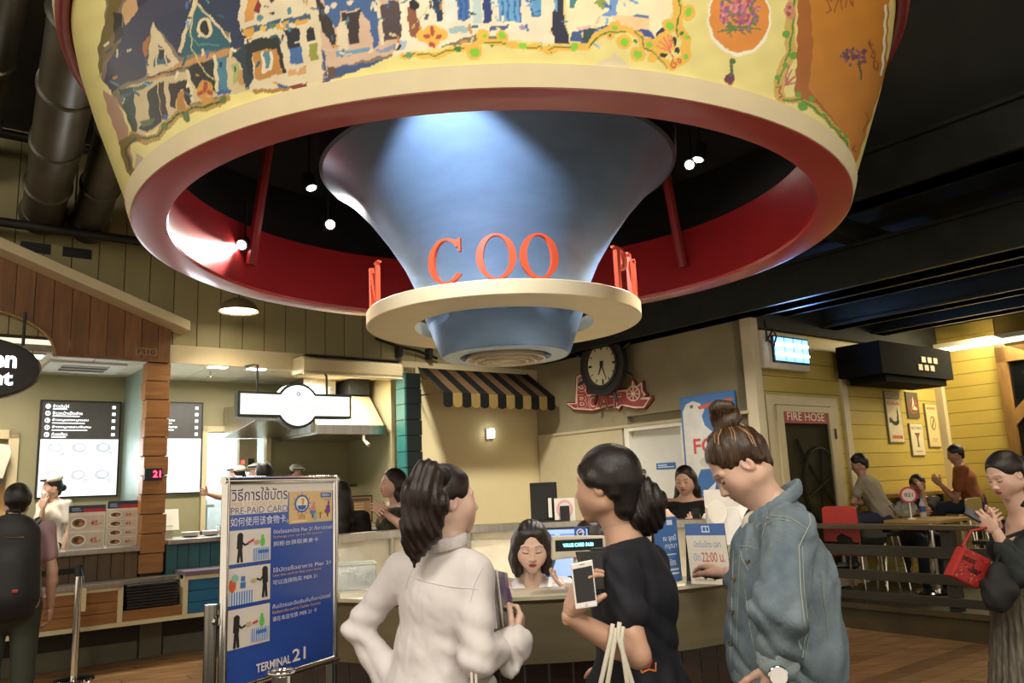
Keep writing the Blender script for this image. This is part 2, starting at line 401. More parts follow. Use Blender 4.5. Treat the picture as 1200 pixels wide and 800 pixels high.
A('#1c5663', (505, 5), (672, 200), (440, 242)); AL_('#d8c69a', 16, (505, 5), (470, 110), (440, 215)); AL_('#d8c69a', 9, (505, 5), (600, 110), (672, 200))
AE('#d8c69a', 545, 118, 32, 45); AE('#12161c', 545, 118, 18, 34); AL_('#4a8a86', 6, (480, 150), (520, 190), (600, 190))
A('#bd8c50', (300, 345), (440, 262), (660, 205), (665, 230), (450, 285), (310, 360)); AL_('#22262e', 7, (300, 330), (450, 290))
A('#cdb98c', (290, 350), (480, 300), (600, 250), (725, 240), (725, 390), (590, 410), (490, 440), (310, 570), (250, 575), (180, 390), (240, 360))
A('#123a34', (180, 380), (240, 372), (258, 560), (238, 570), (190, 430)); A('#16231f', (300, 390), (340, 352), (362, 520), (300, 565), (262, 545), (310, 500))
A('#33261c', (345, 352), (368, 348), (388, 500), (362, 512)); A('#221a16', (390, 355), (478, 340), (488, 440), (470, 450), (450, 380), (430, 390), (420, 465), (400, 455))
A('#b47c2c', (430, 392), (455, 386), (462, 460), (425, 475)); A('#1b1c1c', (468, 285), (580, 250), (592, 395), (555, 350), (505, 375))
A('#3f7a8c', (595, 245), (635, 240), (645, 392), (602, 392)); AL_('#d9ca9e', 14, (588, 240), (600, 400)); AL_('#d9ca9e', 14, (470, 300), (495, 430))
A('#9cab66', (660, 280), (690, 265), (700, 340), (670, 360)); A('#142a2e', (640, 232), (725, 225), (725, 262), (700, 255)); A('#c08a52', (685, 300), (712, 290), (712, 365), (690, 365))
A('#4c6a38', (240, 372), (300, 352), (298, 372), (246, 388)); A('#4c6a38', (265, 520), (330, 500), (320, 530), (280, 545)); AE('#dcc796', 665, 160, 14, 40)
A('#2e5a94', (590, 390), (660, 380), (650, 400), (600, 405)); A('#2e5a94', (365, 490), (390, 485), (385, 510), (368, 512))
B, BL_, BE = _z(270, 0, 5.714), _zl(270, 0, 5.714), _ze(270, 0, 5.714)
B('#d6c7a4', (80, -90), (560, -90), (600, 120), (622, 565), (130, 612), (100, 300), (50, 130)); B('#1b2a48', (0, -90), (85, -90), (40, 120), (100, 310), (0, 330))
B('#15333a', (0, 370), (120, 290), (160, 520), (100, 600), (70, 420)); B('#c88d45', (120, -40), (190, -40), (150, 140), (90, 150)); B('#7a1f24', (180, -10), (212, 40), (190, 85), (160, 80))
B('#3a2030', (240, -30), (320, -30), (280, 20)); B('#3a2030', (360, -30), (440, -30), (400, 40)); B('#d8cba8', (320, -60), (420, -60), (500, 60), (380, 90))
B('#35566e', (70, 195), (530, 90), (540, 130), (90, 232)); B('#d39a34', (90, 192), (160, 180), (150, 240), (85, 260)); B('#d39a34', (300, 160), (390, 140), (380, 190), (310, 200)); B('#d39a34', (430, 132), (530, 125), (510, 160), (440, 170))
BE('#d6b53a', 222, 190, 26, 22); BE('#4f7a4a', 275, 178, 26, 18); BE('#4d8087', 195, 118, 24, 22); BE('#4d8087', 398, 72, 16, 30)
B('#14201c', (100, 310), (160, 260), (320, 240), (372, 490), (348, 492), (310, 330), (240, 330), (150, 350), (146, 520), (110, 480)); B('#b87f36', (150, 350), (310, 320), (345, 490), (170, 545)); B('#dcd1b4', (205, 352), (285, 340), (282, 468), (215, 490)); B('#4d8087', (220, 352), (265, 345), (262, 455), (238, 460))
B('#171a2a', (360, 195), (460, 185), (470, 320), (390, 320)); B('#3d639a', (390, 320), (475, 315), (488, 420), (405, 428)); B('#15161e', (505, 205), (530, 180), (552, 190), (575, 270), (520, 280)); B('#8a8f3a', (525, 290), (582, 285), (587, 398), (535, 405))
B('#cb9a62', (380, 475), (505, 440), (510, 490), (390, 512)); B('#a07a34', (150, 600), (400, 585), (390, 612), (160, 626)); B('#7d2a26', (390, 575), (512, 550), (518, 605), (430, 610)); B('#3d5a86', (310, 560), (400, 575), (380, 590), (320, 590))
B('#cdae92', (600, -90), (1210, -90), (1210, 335), (970, 385), (700, 450), (640, 565), (610, 330), (600, 120)); B('#3a5c8c', (620, -90), (980, -90), (995, 300), (962, 335), (930, 150), (860, 60), (740, 80), (720, 200), (640, 110)); B('#2a221c', (560, -60), (620, 30), (700, 200), (712, 325), (690, 320), (610, 190))
B('#2e2424', (745, 90), (870, 70), (860, 160), (862, 290), (800, 300), (780, 200), (740, 150)); B('#4a3b3e', (1000, 30), (1130, 15), (1165, 250), (1030, 278)); BL_('#dccdae', 24, (985, 0), (1020, 290)); BL_('#dccdae', 30, (1150, 0), (1185, 320))
B('#d9c8a8', (712, 190), (740, 140), (780, 150), (792, 320), (722, 342)); B('#38507e', (612, 335), (632, 345), (652, 560), (640, 565)); B('#38507e', (700, 452), (1050, 400), (860, 470), (700, 520), (645, 565)); B('#5d4634', (650, 450), (690, 440), (706, 500), (650, 540))
BE('#d6c8b0', 690, 35, 22, 18); BE('#d6c8b0', 800, 15, 24, 16); BE('#d6c8b0', 645, 65, 16, 32); B('#6d93b0', (700, 350), (940, 315), (930, 345), (710, 385)); B('#7f93ac', (975, 335), (1170, 285), (1165, 325), (970, 355))
D, DL_, DE_ = _z(460, 0, 5.714), _zl(460, 0, 5.714), _ze(460, 0, 5.714)
D('#ebe0c2', (40, -90), (1095, -90), (1095, 290), (870, 275), (560, 225), (300, 320), (0, 372), (60, 200)); D('#4a3b3e', (-30, 0), (40, 10), (62, 250), (-30, 278)); D('#8a5238', (95, 40), (160, 70), (188, 225), (160, 250), (128, 245), (110, 210)); DE_('#17141c', 145, 35, 34, 36)
D('#1f2f55', (230, -60), (330, -60), (338, 148), (300, 152), (280, 60)); D('#3d6fae', (425, -60), (510, -60), (517, 120), (470, 138), (440, 132)); D('#243b75', (600, -60), (655, -60), (668, 148), (612, 152)); D('#6aa2cf', (705, -60), (860, -60), (857, 150), (715, 142)); D('#5a9ac4', (915, -60), (998, -60), (995, 105), (928, 112))
for x in (735, 770, 815, 850): DL_('#2f68ac', 13, (x, -40), (x+6, 140))
for x in (455, 490): DL_('#26508e', 12, (x, -20), (x+4, 120))
DL_('#2c5c94', 10, (925, 0), (935, 105), (990, 100)); D('#a3c0c0', (370, 182), (520, 172), (500, 222), (380, 218)); D('#4a5c86', (640, 182), (780, 162), (772, 190), (650, 208)); DE_('#a48fae', 872, 180, 22, 18); D('#bcd0cc', (530, -60), (590, -60), (600, 160), (540, 160)); D('#dfe6da', (350, -60), (410, -60), (425, 150), (360, 150)); D('#a9bcc8', (40, 260), (95, 280), (80, 330), (30, 330))
D('#22243c', (1095, -60), (1140, -60), (1148, 100), (1168, 292), (1090, 292), (1065, 210), (1102, 110)); DL_('#68a8cc', 22, (1090, -30), (1095, 120))
E4, EL_, EE = _z(640, 0, 5.714), _zl(640, 0, 5.714), _ze(640, 0, 5.714)
E4('#f4e6bb', (120, -90), (870, -90), (850, 60), (795, 180), (740, 272), (620, 205), (430, 172), (270, 292), (150, 275), (140, 150)); E4('#f1cf98', (420, 100), (690, 110), (695, 210), (520, 175)); E4('#6f98d0', (410, -60), (490, -60), (470, 100), (370, 112), (430, 60)); E4('#8fa03c', (320, 20), (380, -20), (412, 20), (382, 75)); E4('#3f8088', (150, -60), (212, -40), (192, 50), (160, 45))
E4('#3a5a8a', (170, 210), (425, 170), (320, 250), (275, 292), (160, 272)); E4('#2a4a48', (240, 200), (330, 190), (292, 282), (240, 270)); E4('#22243c', (50, 60), (110, 90), (160, 290), (60, 290), (35, 205)); E4('#2a2a50', (730, 222), (790, 180), (797, 212), (742, 272)); E4('#3d4f9a', (610, 195), (690, 200), (742, 262), (660, 252)); E4('#4f78b0', (580, 100), (690, 98), (680, 125), (600, 115)); E4('#e9b7b0', (200, 182), (300, 172), (290, 195), (205, 200))
# scroll border under the picture
GOLD, GR1, GR2 = '#e9b84c', '#3f7a2a', '#86c832'
AL_('#b08c3a', 34, (240, 575), (300, 600), (345, 580), (375, 540), (430, 490), (500, 460), (560, 455), (640, 420)); AL_('#2f4a1c', 9, (240, 575), (300, 592), (345, 575), (375, 540), (430, 488), (500, 458), (560, 452), (635, 422))
AL_('#7a6424', 34, (255, 585), (195, 610), (215, 690), (240, 745)); AL_('#3c4a1c', 9, (250, 590), (205, 630), (230, 720)); AE('#55702a', 468, 495, 14, 26); AE('#55702a', 375, 540, 12, 18); AE('#55702a', 625, 425, 16, 14); AE('#c99238', 547, 385, 36, 42); AE('#c99238', 555, 425, 26, 22); AE('#a83e1e', 547, 372, 10, 26); AE('#a83e1e', 528, 395, 12, 10); AE('#a83e1e', 568, 395, 12, 10)
DL_(GOLD, 42, (70, 375), (150, 365), (285, 378), (430, 325), (520, 320), (600, 270), (750, 290), (860, 310), (960, 310), (1045, 345), (1110, 320), (1200, 318)); DL_(GR1, 9, (70, 372), (230, 358), (283, 380), (340, 345), (480, 322)); DL_(GR1, 9, (620, 290), (680, 280), (760, 300)); DL_(GR1, 9, (880, 315), (1000, 320), (1048, 352), (1100, 320), (1200, 315))
DE_(GOLD, 267, 238, 62, 75); DE_(GOLD, 200, 240, 42, 38); DE_(GOLD, 335, 235, 40, 38); DE_(GOLD, 605, 235, 45, 42); DE_(GOLD, 545, 350, 55, 55); DE_(GOLD, 735, 240, 40, 40)
for c_, x, y, a, b in (('#b84a34', 265, 205, 14, 40), ('#b84a34', 228, 245, 24, 16), ('#b84a34', 312, 245, 24, 16), ('#b84a34', 266, 300, 22, 20), ('#f0b94c', 266, 262, 6, 22), (GR2, 617, 240, 16, 16), (GR2, 548, 352, 34, 34), (GR2, 735, 240, 22, 26), (GR1, 440, 325, 24, 20), ('#5a9a6a', 110, 370, 24, 20), (GR1, 663, 303, 11, 11), (GR2, 872, 310, 26, 24), (GR1, 1047, 310, 12, 12)): DE_(c_, x, y, a, b)
EL_(GOLD, 46, (0, 330), (40, 322), (170, 318), (280, 312), (350, 230), (460, 190), (560, 205), (625, 230), (650, 300), (720, 350), (790, 410), (850, 450)); EL_(GOLD, 66, (850, 440), (935, 385), (935, 260), (880, 180), (880, 60), (885, -60))
for x, y, a in ((465, 180, 44), (520, 280, 50), (615, 365, 52), (690, 300, 45), (825, 170, 48), (950, 85, 52), (795, 290, 75), (430, 240, 30), (715, 385, 36)): EE(GOLD, x, y, a, a)
EL_(GR1, 9, (20, 330), (60, 315), (190, 315)); EL_(GR1, 9, (290, 310), (360, 230), (470, 210), (560, 215)); EL_(GR1, 9, (600, 210), (640, 250), (660, 320), (740, 370), (810, 450)); EL_(GR1, 9, (885, 240), (870, 180), (900, 90), (890, -40))
for c_, x, y, a, b in ((GR2, 460, 182, 18, 18), (GR2, 525, 280, 28, 28), (GR2, 612, 368, 30, 30), (GR2, 695, 302, 20, 20), (GR2, 828, 172, 27, 27), (GR2, 955, 80, 26, 30), (GR2, 942, 252, 18, 18), (GR2, 932, 380, 17, 17), (GR2, 188, 315, 26, 26), (GR1, 595, 275, 12, 14), (GR1, 425, 240, 10, 10), (GR1, 912, 225, 14, 14), ('#2a2a1e', 860, 275, 12, 34), ('#2a2a1e', 880, 335, 18, 22), ('#2a2a1e', 790, 365, 28, 14)): EE(c_, x, y, a, b)
for x0, y0 in ((740, 305), (762, 275), (790, 250), (820, 232), (842, 238)): EL_('#e0705c', 9, (830, 345), (x0, y0))
EL_('#c84e30', 9, (830, 345), (850, 390), (835, 430), (860, 460), (875, 430), (850, 425)); EL_('#c84e30', 9, (870, 400), (905, 395), (900, 425), (880, 410))
G5, GL_, GE = _z(810, 0, 3.636), _zl(810, 0, 3.636), _ze(810, 0, 3.636)
G5('#c4802c', (455, -90), (850, -90), (830, 310), (790, 430), (690, 740), (670, 600), (560, 490), (440, 410), (450, 250)); G5('#a8642a', (455, -90), (500, -90), (520, 200), (500, 380), (600, 500), (680, 620), (690, 700), (670, 600), (560, 490), (440, 410), (450, 250))
GE('#f4eed6', 205, 78, 136, 160); GE('#dd8a34', 205, 72, 127, 150)
_r = random.Random(3)
for i in range(150):
    a, q = _r.random()*6.283, _r.random()**.5; GE(_r.choice(['#b8607a', '#c9788c', '#a04a6a', '#d8909c', '#5f7a3c', '#8e5a86']), 205+88*q*math.cos(a), 55+80*q*math.sin(a), 8, 8)
for i in range(12): GL_('#5f7a3c', 6, (205+_r.uniform(-60, 60), 110), (205+_r.uniform(-100, 100), 120+_r.uniform(0, 40)))
GE('#6a2f52', 165, 335, 22, 24); GL_('#55683a', 12, (168, 320), (175, 255)); GE('#55683a', 178, 262, 14, 14); GL_('#c9a24a', 5, (150, 350), (165, 365), (185, 345))
GL_('#cfae58', 44, (440, -60), (425, 50), (420, 140), (425, 230), (385, 300), (372, 380), (385, 425)); GL_('#c9a850', 26, (385, 425), (450, 425), (520, 450), (600, 530), (660, 600), (690, 720))
GL_('#4f8a34', 8, (440, -40), (435, 110), (415, 230), (385, 310), (370, 360)); GL_('#4f8a34', 9, (390, 428), (470, 425), (520, 455), (600, 535), (660, 600), (688, 720))
for x, y, a in ((402, 145, 16), (435, 235, 16), (400, 280, 12), (370, 330, 12), (475, 455, 20), (455, 405, 12), (515, 420, 12), (565, 495, 10), (600, 540, 9), (632, 560, 9), (660, 580, 9)): GE('#67a23a', x, y, a, a)
GE('#c88a70', 420, 45, 22, 40); GE('#a04a4a', 420, 30, 9, 9); GE('#a04a4a', 415, 60, 9, 9)
for x0, y0 in ((415, 280), (430, 300), (440, 330), (445, 355)): GL_('#b8706a', 7, (400, 360), (x0, y0))
GL_('#a84a30', 6, (360, 375), (380, 370), (375, 395), (390, 410), (375, 420))
for i in range(46):
    a, q = _r.random()*6.283, _r.random(); GE(_r.choice(['#7a4a62', '#8c5a70', '#5f5a30', '#6a3f58']), 700+58*q*math.cos(a), 240+42*q*math.sin(a), 7, 7)
GL_('#5f5a30', 9, (715, 260), (725, 335))
for pts in (((595, 5), (575, -15), (585, 20), (600, 40), (580, 55)), ((612, 50), (630, -20), (645, 40)), ((660, 30), (665, -30), (690, 30), (695, -30)), ((760, 170), (770, 215), (755, 180), (778, 195)), ((775, 215), (765, 240), (785, 250), (780, 225), (770, 222)), ((782, 255), (775, 285), (792, 300), (795, 270), (782, 255)), ((745, 480), (755, 510), (735, 560)), ((700, 620), (690, 640), (702, 650))): GL_('#8a4a28', 5, *pts)
GL_('#f2ecd0', 10, (830, 20), (822, 200), (812, 320))
# cream peaks on the band
E4('#d9cba4', (250, 478), (460, 356), (650, 515), (600, 560), (300, 540)); A('#b9a98c', (252, 655), (315, 692), (320, 790), (240, 800))
AL_('#cbbd7c', 5, (515, -10), (485, 110), (490, 210), (540, 300), (600, 350)); DL_('#cbbd7c', 6, (270, -20), (215, 90), (120, 190))
_r = random.Random(11)
for i in range(230):
    x, y = _r.uniform(118, 760), _r.uniform(-10, 120); yl = 150-.24*(x-110) if x < 480 else 55
    if y > yl or (x < 210 and y < 40): continue
    c_ = _r.choice(['#2c2f49', '#d6c7a4', '#35566e', '#4d8087', '#c88d45', '#16202c', '#3d639a', '#d3c095', '#1c5663', '#b87f36', '#6f98d0', '#e6d9b8']) if x < 560 else _r.choice(['#ebe0c2', '#f4e6bb', '#6aa2cf', '#3d6fae', '#bcd0cc', '#f1cf98', '#d9c8a8', '#8fb4d0'])
    a = _r.uniform(-.6, .6)+1.57*(i % 2); l_ = _r.uniform(1.5, 4.5); MUR.insert(min(len(MUR), 127), (srgb(c_), ('L', np.array([(x-l_*math.cos(a), y-l_*math.sin(a)), (x+l_*math.cos(a), y+l_*math.sin(a))]), _r.uniform(.7, 1.8))))
def paint_at(P):
    px, py = proj(P); n = len(px); d_ = (P-CAM)@_fw
    jx = px+.7*np.sin(py*.33+px*.12); jy = py+.7*np.sin(px*.29-py*.11)
    c = np.tile(np.array(srgb('#e4d788')), (n, 1)); front = P[:, 1] < BY+.35
    for col, g in MUR:
        if isinstance(g, tuple) and g[0] == 'E':
            m = ((jx-g[1][0])/g[2])**2+((jy-g[1][1])/g[3])**2 < 1
        elif isinstance(g, tuple):
            m = np.zeros(n, bool); p = g[1]
            lo, hi = p.min(0)-g[2], p.max(0)+g[2]; ix = np.nonzero((jx > lo[0]) & (jx < hi[0]) & (jy > lo[1]) & (jy < hi[1]))[0]
            x, y = jx[ix], jy[ix]; mm = np.zeros(len(ix), bool)
            for a, b in zip(p[:-1], p[1:]):
                ab = b-a; t = np.clip(((x-a[0])*ab[0]+(y-a[1])*ab[1])/(ab@ab+1e-9), 0, 1)
                mm |= (x-a[0]-t*ab[0])**2+(y-a[1]-t*ab[1])**2 < g[2]**2
            m[ix] = mm
        else:
            lo, hi = g.min(0), g.max(0); m = np.zeros(n, bool)
            ix = np.nonzero((jx > lo[0]) & (jx < hi[0]) & (jy > lo[1]) & (jy < hi[1]))[0]; x, y = jx[ix], jy[ix]; ins = np.zeros(len(ix), bool)
            for a, b in zip(g, np.roll(g, -1, 0)):
                ins ^= ((a[1] > y) != (b[1] > y)) & (x < (b[0]-a[0])*(y-a[1])/(b[1]-a[1]+1e-12)+a[0])
            m[ix] = ins
        c[m & front] = col
    k = 1+.05*np.sin(px*.11+py*.05)*np.sin(py*.13-px*.04); return np.clip(c*k[:, None], 0, 1)
canopy = thing('balloon_canopy', 'giant yellow balloon-shaped canopy with painted houses and red bottom ring', 'canopy', (BX, BY, RZ))
PAINTED = M('painted_canopy_varnish', (.8, .7, .3), .36, attr='paint', var=.05, scale=9, coat=.12)
ths = np.concatenate([np.linspace(R(178), R(362), 1500), np.linspace(R(362), R(538), 90)[1:-1]]); zs = np.linspace(2.91, 3.74, 190)
nt_, nz_ = len(ths), len(zs); rr_ = shell_r(zs)
V = np.stack([BX+np.cos(ths)[:, None]*rr_[None], BY+np.sin(ths)[:, None]*rr_[None], np.broadcast_to(zs[None], (nt_, nz_))], -1).reshape(-1, 3)
ii, jj = np.meshgrid(np.arange(nt_), np.arange(nz_-1), indexing='ij'); i2 = (ii+1) % nt_
F = np.stack([ii*nz_+jj, i2*nz_+jj, i2*nz_+jj+1, ii*nz_+jj+1], -1).reshape(-1, 4)
pc = paint_at(V)
def fast_mesh(name, V, F, mat, parent, smooth=True, attr=None):
    m = np.array(INV[root_of(parent).name]); V = V @ m[:3, :3].T+m[:3, 3]; k = F.shape[1]
    me = bpy.data.meshes.new(name); me.vertices.add(len(V)); me.vertices.foreach_set('co', V.astype(np.float32).ravel())
    me.loops.add(F.size); me.loops.foreach_set('vertex_index', F.astype(np.int32).ravel()); me.polygons.add(len(F))
    me.polygons.foreach_set('loop_start', (np.arange(len(F))*k).astype(np.int32)); me.polygons.foreach_set('loop_total', np.full(len(F), k, np.int32))
    if smooth: me.polygons.foreach_set('use_smooth', np.ones(len(F), bool))
    me.update(calc_edges=True)
    if attr:
        a = me.attributes.new(attr[0], 'FLOAT_COLOR', 'POINT'); a.data.foreach_set('color', np.concatenate([attr[1], np.ones((len(V), 1))], 1).astype(np.float32).ravel())
    for mm in (mat if isinstance(mat, list) else [mat]): me.materials.append(mm)
    o = bpy.data.objects.new(name, me); _link(o, parent); return o
sh = fast_mesh('painted_band', V, F, PAINTED, canopy, attr=('paint', pc)); tag(sh, 'yellow band painted with Victorian houses, scrolls and flowers')
BC = (BX, BY, 0)
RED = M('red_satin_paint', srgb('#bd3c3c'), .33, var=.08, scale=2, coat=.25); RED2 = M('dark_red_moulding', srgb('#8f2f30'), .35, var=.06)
BCR = M('cream_band_paint', srgb('#d9c9a0'), .5, var=.04)
MB().lathe([(1.905, 2.85), (1.915, 2.853), (1.94, 2.928), (1.915, 2.93)], 160, BC).build('rim_band', BCR, canopy, 40)
MB().lathe([(1.745, 2.87), (1.75, 2.85), (1.895, 2.846), (1.91, 2.85), (1.91, 2.90)], 160, BC).build('rim_ring', RED, canopy, 40)
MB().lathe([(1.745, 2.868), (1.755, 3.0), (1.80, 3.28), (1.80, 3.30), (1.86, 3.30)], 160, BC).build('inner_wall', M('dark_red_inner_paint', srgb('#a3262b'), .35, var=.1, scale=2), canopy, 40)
for z, r_, m_ in ((3.76, 2.235, RED2), (3.83, 2.25, BCR), (3.90, 2.245, RED2), (3.97, 2.215, BCR)):
    MB().lathe([(r_+.035*math.cos(R(a)), z+.035*math.sin(R(a))) for a in range(-180, 181, 30)], 120, BC).build('moulding', m_, canopy, 40)
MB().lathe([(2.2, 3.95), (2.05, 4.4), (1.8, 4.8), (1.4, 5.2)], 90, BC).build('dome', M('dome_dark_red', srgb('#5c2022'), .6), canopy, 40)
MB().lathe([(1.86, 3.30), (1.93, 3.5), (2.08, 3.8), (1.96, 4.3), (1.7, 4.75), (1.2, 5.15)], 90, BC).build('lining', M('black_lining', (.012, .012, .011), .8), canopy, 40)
for a in (160, 40, 280):
    c0 = np.array([BX+1.72*math.cos(R(a)), BY+1.72*math.sin(R(a)), 3.0]); c1 = np.array([BX+1.45*math.cos(R(a)), BY+1.45*math.sin(R(a)), 4.7])
    MB().tube([c0, c1], .035, 8).build('strut', RED2, canopy, 40)
# ---- blue bell with the lettered ring
bell = thing('hanging_bell', 'blue metal funnel air outlet with a cream ring of red letters', 'hanging sign', (BX+.02, BY+.1, 2.2))
LX, LY = BX+.03, BY+.1
BLUE = M('satin_blue_metal', srgb('#7f9cc4'), .36, .45, .10, 3, (1, 1, 3), bump=.02)
bc = (LX, LY, 0)
prof = [(.36, 2.245), (.375, 2.255), (.46, 2.48), (.475, 2.54), (.505, 2.64), (.57, 2.78), (.67, 2.94), (.79, 3.10), (.92, 3.24), (1.03, 3.33)]
MB().lathe(prof, 96, bc).build('flare', BLUE, bell, 40)
MB().lathe([(1.03, 3.33), (1.05, 3.34), (1.06, 3.5), (.9, 3.62), (.6, 3.7), (.3, 4.2)], 96, bc).build('top_band', M('blue_grey_metal', srgb('#5c6f86'), .3, .8, .08), bell, 40)
MB().lathe([(.365, 2.245), (.36, 2.24), (.265, 2.24), (.255, 2.26), (.25, 2.37)], 64, bc).build('outlet_lip', M('pale_blue_metal', srgb('#9fb3c6'), .4, .4), bell, 40)
for r0 in (.07, .12, .17, .22):
    MB().lathe([(r0-.03, 2.26), (r0, 2.21+.012*(r0 > .2)), (r0+.012, 2.21+.012*(r0 > .2)), (r0-.012, 2.265)], 48, bc).build('diffuser_ring', M('diffuser_cream', srgb('#cdbda0'), .5), bell, 50)
MB().lathe([(.0, 2.215), (.035, 2.215), (.05, 2.245), (0, 2.255)], 32, bc).build('diffuser_core', M('diffuser_cream', srgb('#cdbda0')), bell, 50)
MB().lathe([(.0, 2.35), (.25, 2.35)], 32, bc).build('outlet_duct', DARKM, bell)
MB().lathe([(.52, 2.42), (.785, 2.42), (.79, 2.425), (.79, 2.495), (.785, 2.5), (.52, 2.5), (.52, 2.42)], 128, bc).build('letter_ring', M('ring_cream', srgb('#dcc8a0'), .45, var=.03), bell, 40)
for a in (60, 150, 210, 330, 265):
    ca, sa = math.cos(R(a)), math.sin(R(a))
    MB().tube([(LX+.42*ca, LY+.42*sa, 2.465), (LX+.56*ca, LY+.56*sa, 2.465)], .016, 8).build('bracket', STEEL, bell, 40)
LRED = M('letter_red_paint', srgb('#d8512c'), .4, var=.05)
def serif_letter(ch):
    """2D closed outlines (polygons) of roman capitals in a 0..1 high box"""
    def ring(cx, rx, ry, ix, iy, a0=0, a1=360, n=40):
        o = [(cx+rx*math.cos(R(a0+(a1-a0)*k/n)), .5+ry*math.sin(R(a0+(a1-a0)*k/n))) for k in range(n+1)]
        i = [(cx+ix*math.cos(R(a0+(a1-a0)*k/n)), .5+iy*math.sin(R(a0+(a1-a0)*k/n))) for k in range(n+1)]
        return [(o[k], o[k+1], i[k+1], i[k]) for k in range(n)]
    if ch == 'O': return ring(.42, .42, .5, .27, .455), .84
    if ch == 'C': return ring(.42, .42, .5, .29, .455, 38, 322)+[((.70, .68), (.75, .68), (.75, .98), (.71, .98)), ((.68, .80), (.75, .80), (.72, .95), (.62, .93))], .78
    if ch == 'N': return [((.08, 0), (.15, 0), (.15, 1), (.08, 1)), ((.0, 0), (.24, 0), (.24, .035), (.0, .035)), ((-.02, .965), (.2, .965), (.2, 1), (-.02, 1)), ((.02, 1), (.2, 1), (.78, 0), (.70, 0)), ((.70, 0), (.78, 0), (.78, 1), (.70, 1)), ((.6, .965), (.88, .965), (.88, 1), (.6, 1))], .86
    if ch == 'P':
        pr = [((.32+.30*math.cos(R(a)), .74+.26*math.sin(R(a))), (.32+.30*math.cos(R(a+12)), .74+.26*math.sin(R(a+12))), (.32+.15*math.cos(R(a+12)), .74+.215*math.sin(R(a+12))), (.32+.15*math.cos(R(a)), .74+.215*math.sin(R(a)))) for a in range(-90, 90, 12)]
        return [((.1, 0), (.24, 0), (.24, 1), (.1, 1)), ((0, 0), (.36, 0), (.36, .04), (0, .04)), ((0, .96), (.33, .96), (.33, 1), (0, 1)), ((.2, .48), (.33, .48), (.33, .53), (.2, .53))]+pr, .64
for ch, a in (('N', 203), ('C', 249), ('O', 268.5), ('O', 284.5), ('P', 326), ('N', 341)):
    polys, wd = serif_letter(ch); mb = MB(); h = .235; rl = .765
    for P in polys:
        V8 = []
        for rad in (rl+.012, rl-.012):
            for x, y in P:
                t = R(a)+(x-wd/2)*h/rl; V8.append((LX+rad*math.cos(t), LY+rad*math.sin(t), 2.50+y*h))
        mb.add(V8, [(0, 1, 2, 3), (7, 6, 5, 4), (0, 4, 5, 1), (1, 5, 6, 2), (2, 6, 7, 3), (3, 7, 4, 0)])
    o = mb.build('letter', LRED, bell); tag(o, 'red serif letter '+ch)
# ---- spot lamps inside the canopy
def spotlamp(px, py, Y, target, energy, label, spot=50, col=NEUT):
    p = aty(px, py, Y); t = np.array(target, float); d = (t-p)/np.linalg.norm(t-p)
    th = thing('spot_lamp', label, 'spot lamp', p, group='spot lamps inside the canopy')
    MB().tube([p-d*.11, p-d*.10, p-d*.02, p+d*.0], [.018, .034, .036, .04], 16).build('housing', DARKM, th, 40)
    MB().tube([p+d*.001, p+d*.008], [.030, .024], 16).build('bulb', M('lit_bulb', (1, .95, .85), emit=28), th, 40)
    MB().tube([p-d*.07, p-d*.07+np.array([0, 0, .28])], .008, 6).build('stem', DARKM, th)
    l = lamp('SPOT', p+d*.03, energy, col, .03, t, spot, .35, 'spot_lamp_light'); l.parent = th; l.matrix_parent_inverse = INV[th.name]
    return th
pix = lambda q: tuple(float(v) for v in proj(np.array(q, float)))
spotlamp(283, 287, 5.0, (-1.75, 4.75, 2.98), 30, 'lit spot lamp shining on the left inside of the red ring', 60)
spotlamp(387, 263, 5.25, (-.62, 4.1, 3.05), 30, 'lit spot lamp close to the left of the blue funnel', 60)
spotlamp(808, 193, 5.3, (.85, 4.4, 3.1), 30, 'lit spot lamp right of the blue funnel', 60)
spotlamp(478, 40, 3.05, (-.25, 3.9, 2.75), 90, 'lit spot lamp hidden behind the front of the canopy', 75, COOL)
spotlamp(*pix((-1.25, 4.9, 3.45)), 4.9, (-.4, 4.6, .7), 190, 'added down lamp high inside the canopy, left of the funnel stem', 75)  # added lamp: lights the counter so it bounces onto the red ring
spotlamp(*pix((1.2, 4.7, 3.45)), 4.7, (.4, 4.7, .7), 190, 'added down lamp high inside the canopy, right of the funnel stem', 75)  # its added twin, for the same bounce on the right


# ================================================================== FOOD STALLS ON THE LEFT
DEG = math.degrees(AL)
BROWN = M('brown_stained_board', srgb('#7a5230'), .5, var=.28, scale=4, stretch=(4, 4, .5), rnd=.14, bump=.04)
PINE = M('pine_plank', srgb('#946638'), .45, var=.25, scale=5, stretch=(.5, 4, 4), rnd=.12, bump=.04)
DKB = M('dark_brown_board', srgb('#5c4a34'), .5, var=.2, scale=4, stretch=(4, 4, .5), rnd=.12)
TEALB = M('teal_board_paint', srgb('#2f5f63'), .45, var=.15, scale=4, rnd=.1)
BLUEB = M('blue_board_paint', srgb('#1f6488'), .4, var=.15, scale=4, rnd=.08)
TEALP = M('teal_post_paint', srgb('#2a6a64'), .4, var=.12, rnd=.08)
STWALL = M('stall_wall_olive', srgb('#a39a74'), .6, var=.06, scale=1.5)
TILEW = M('stall_ceiling_tile', srgb('#e4dcc2'), .6, var=.03, rnd=.02)
def build_box(name, m, parent, *b, bevel=0, mi=None):
    mb = MB(BLD); mb.box(*b); return mb.build(name, m, parent, bevel=bevel)
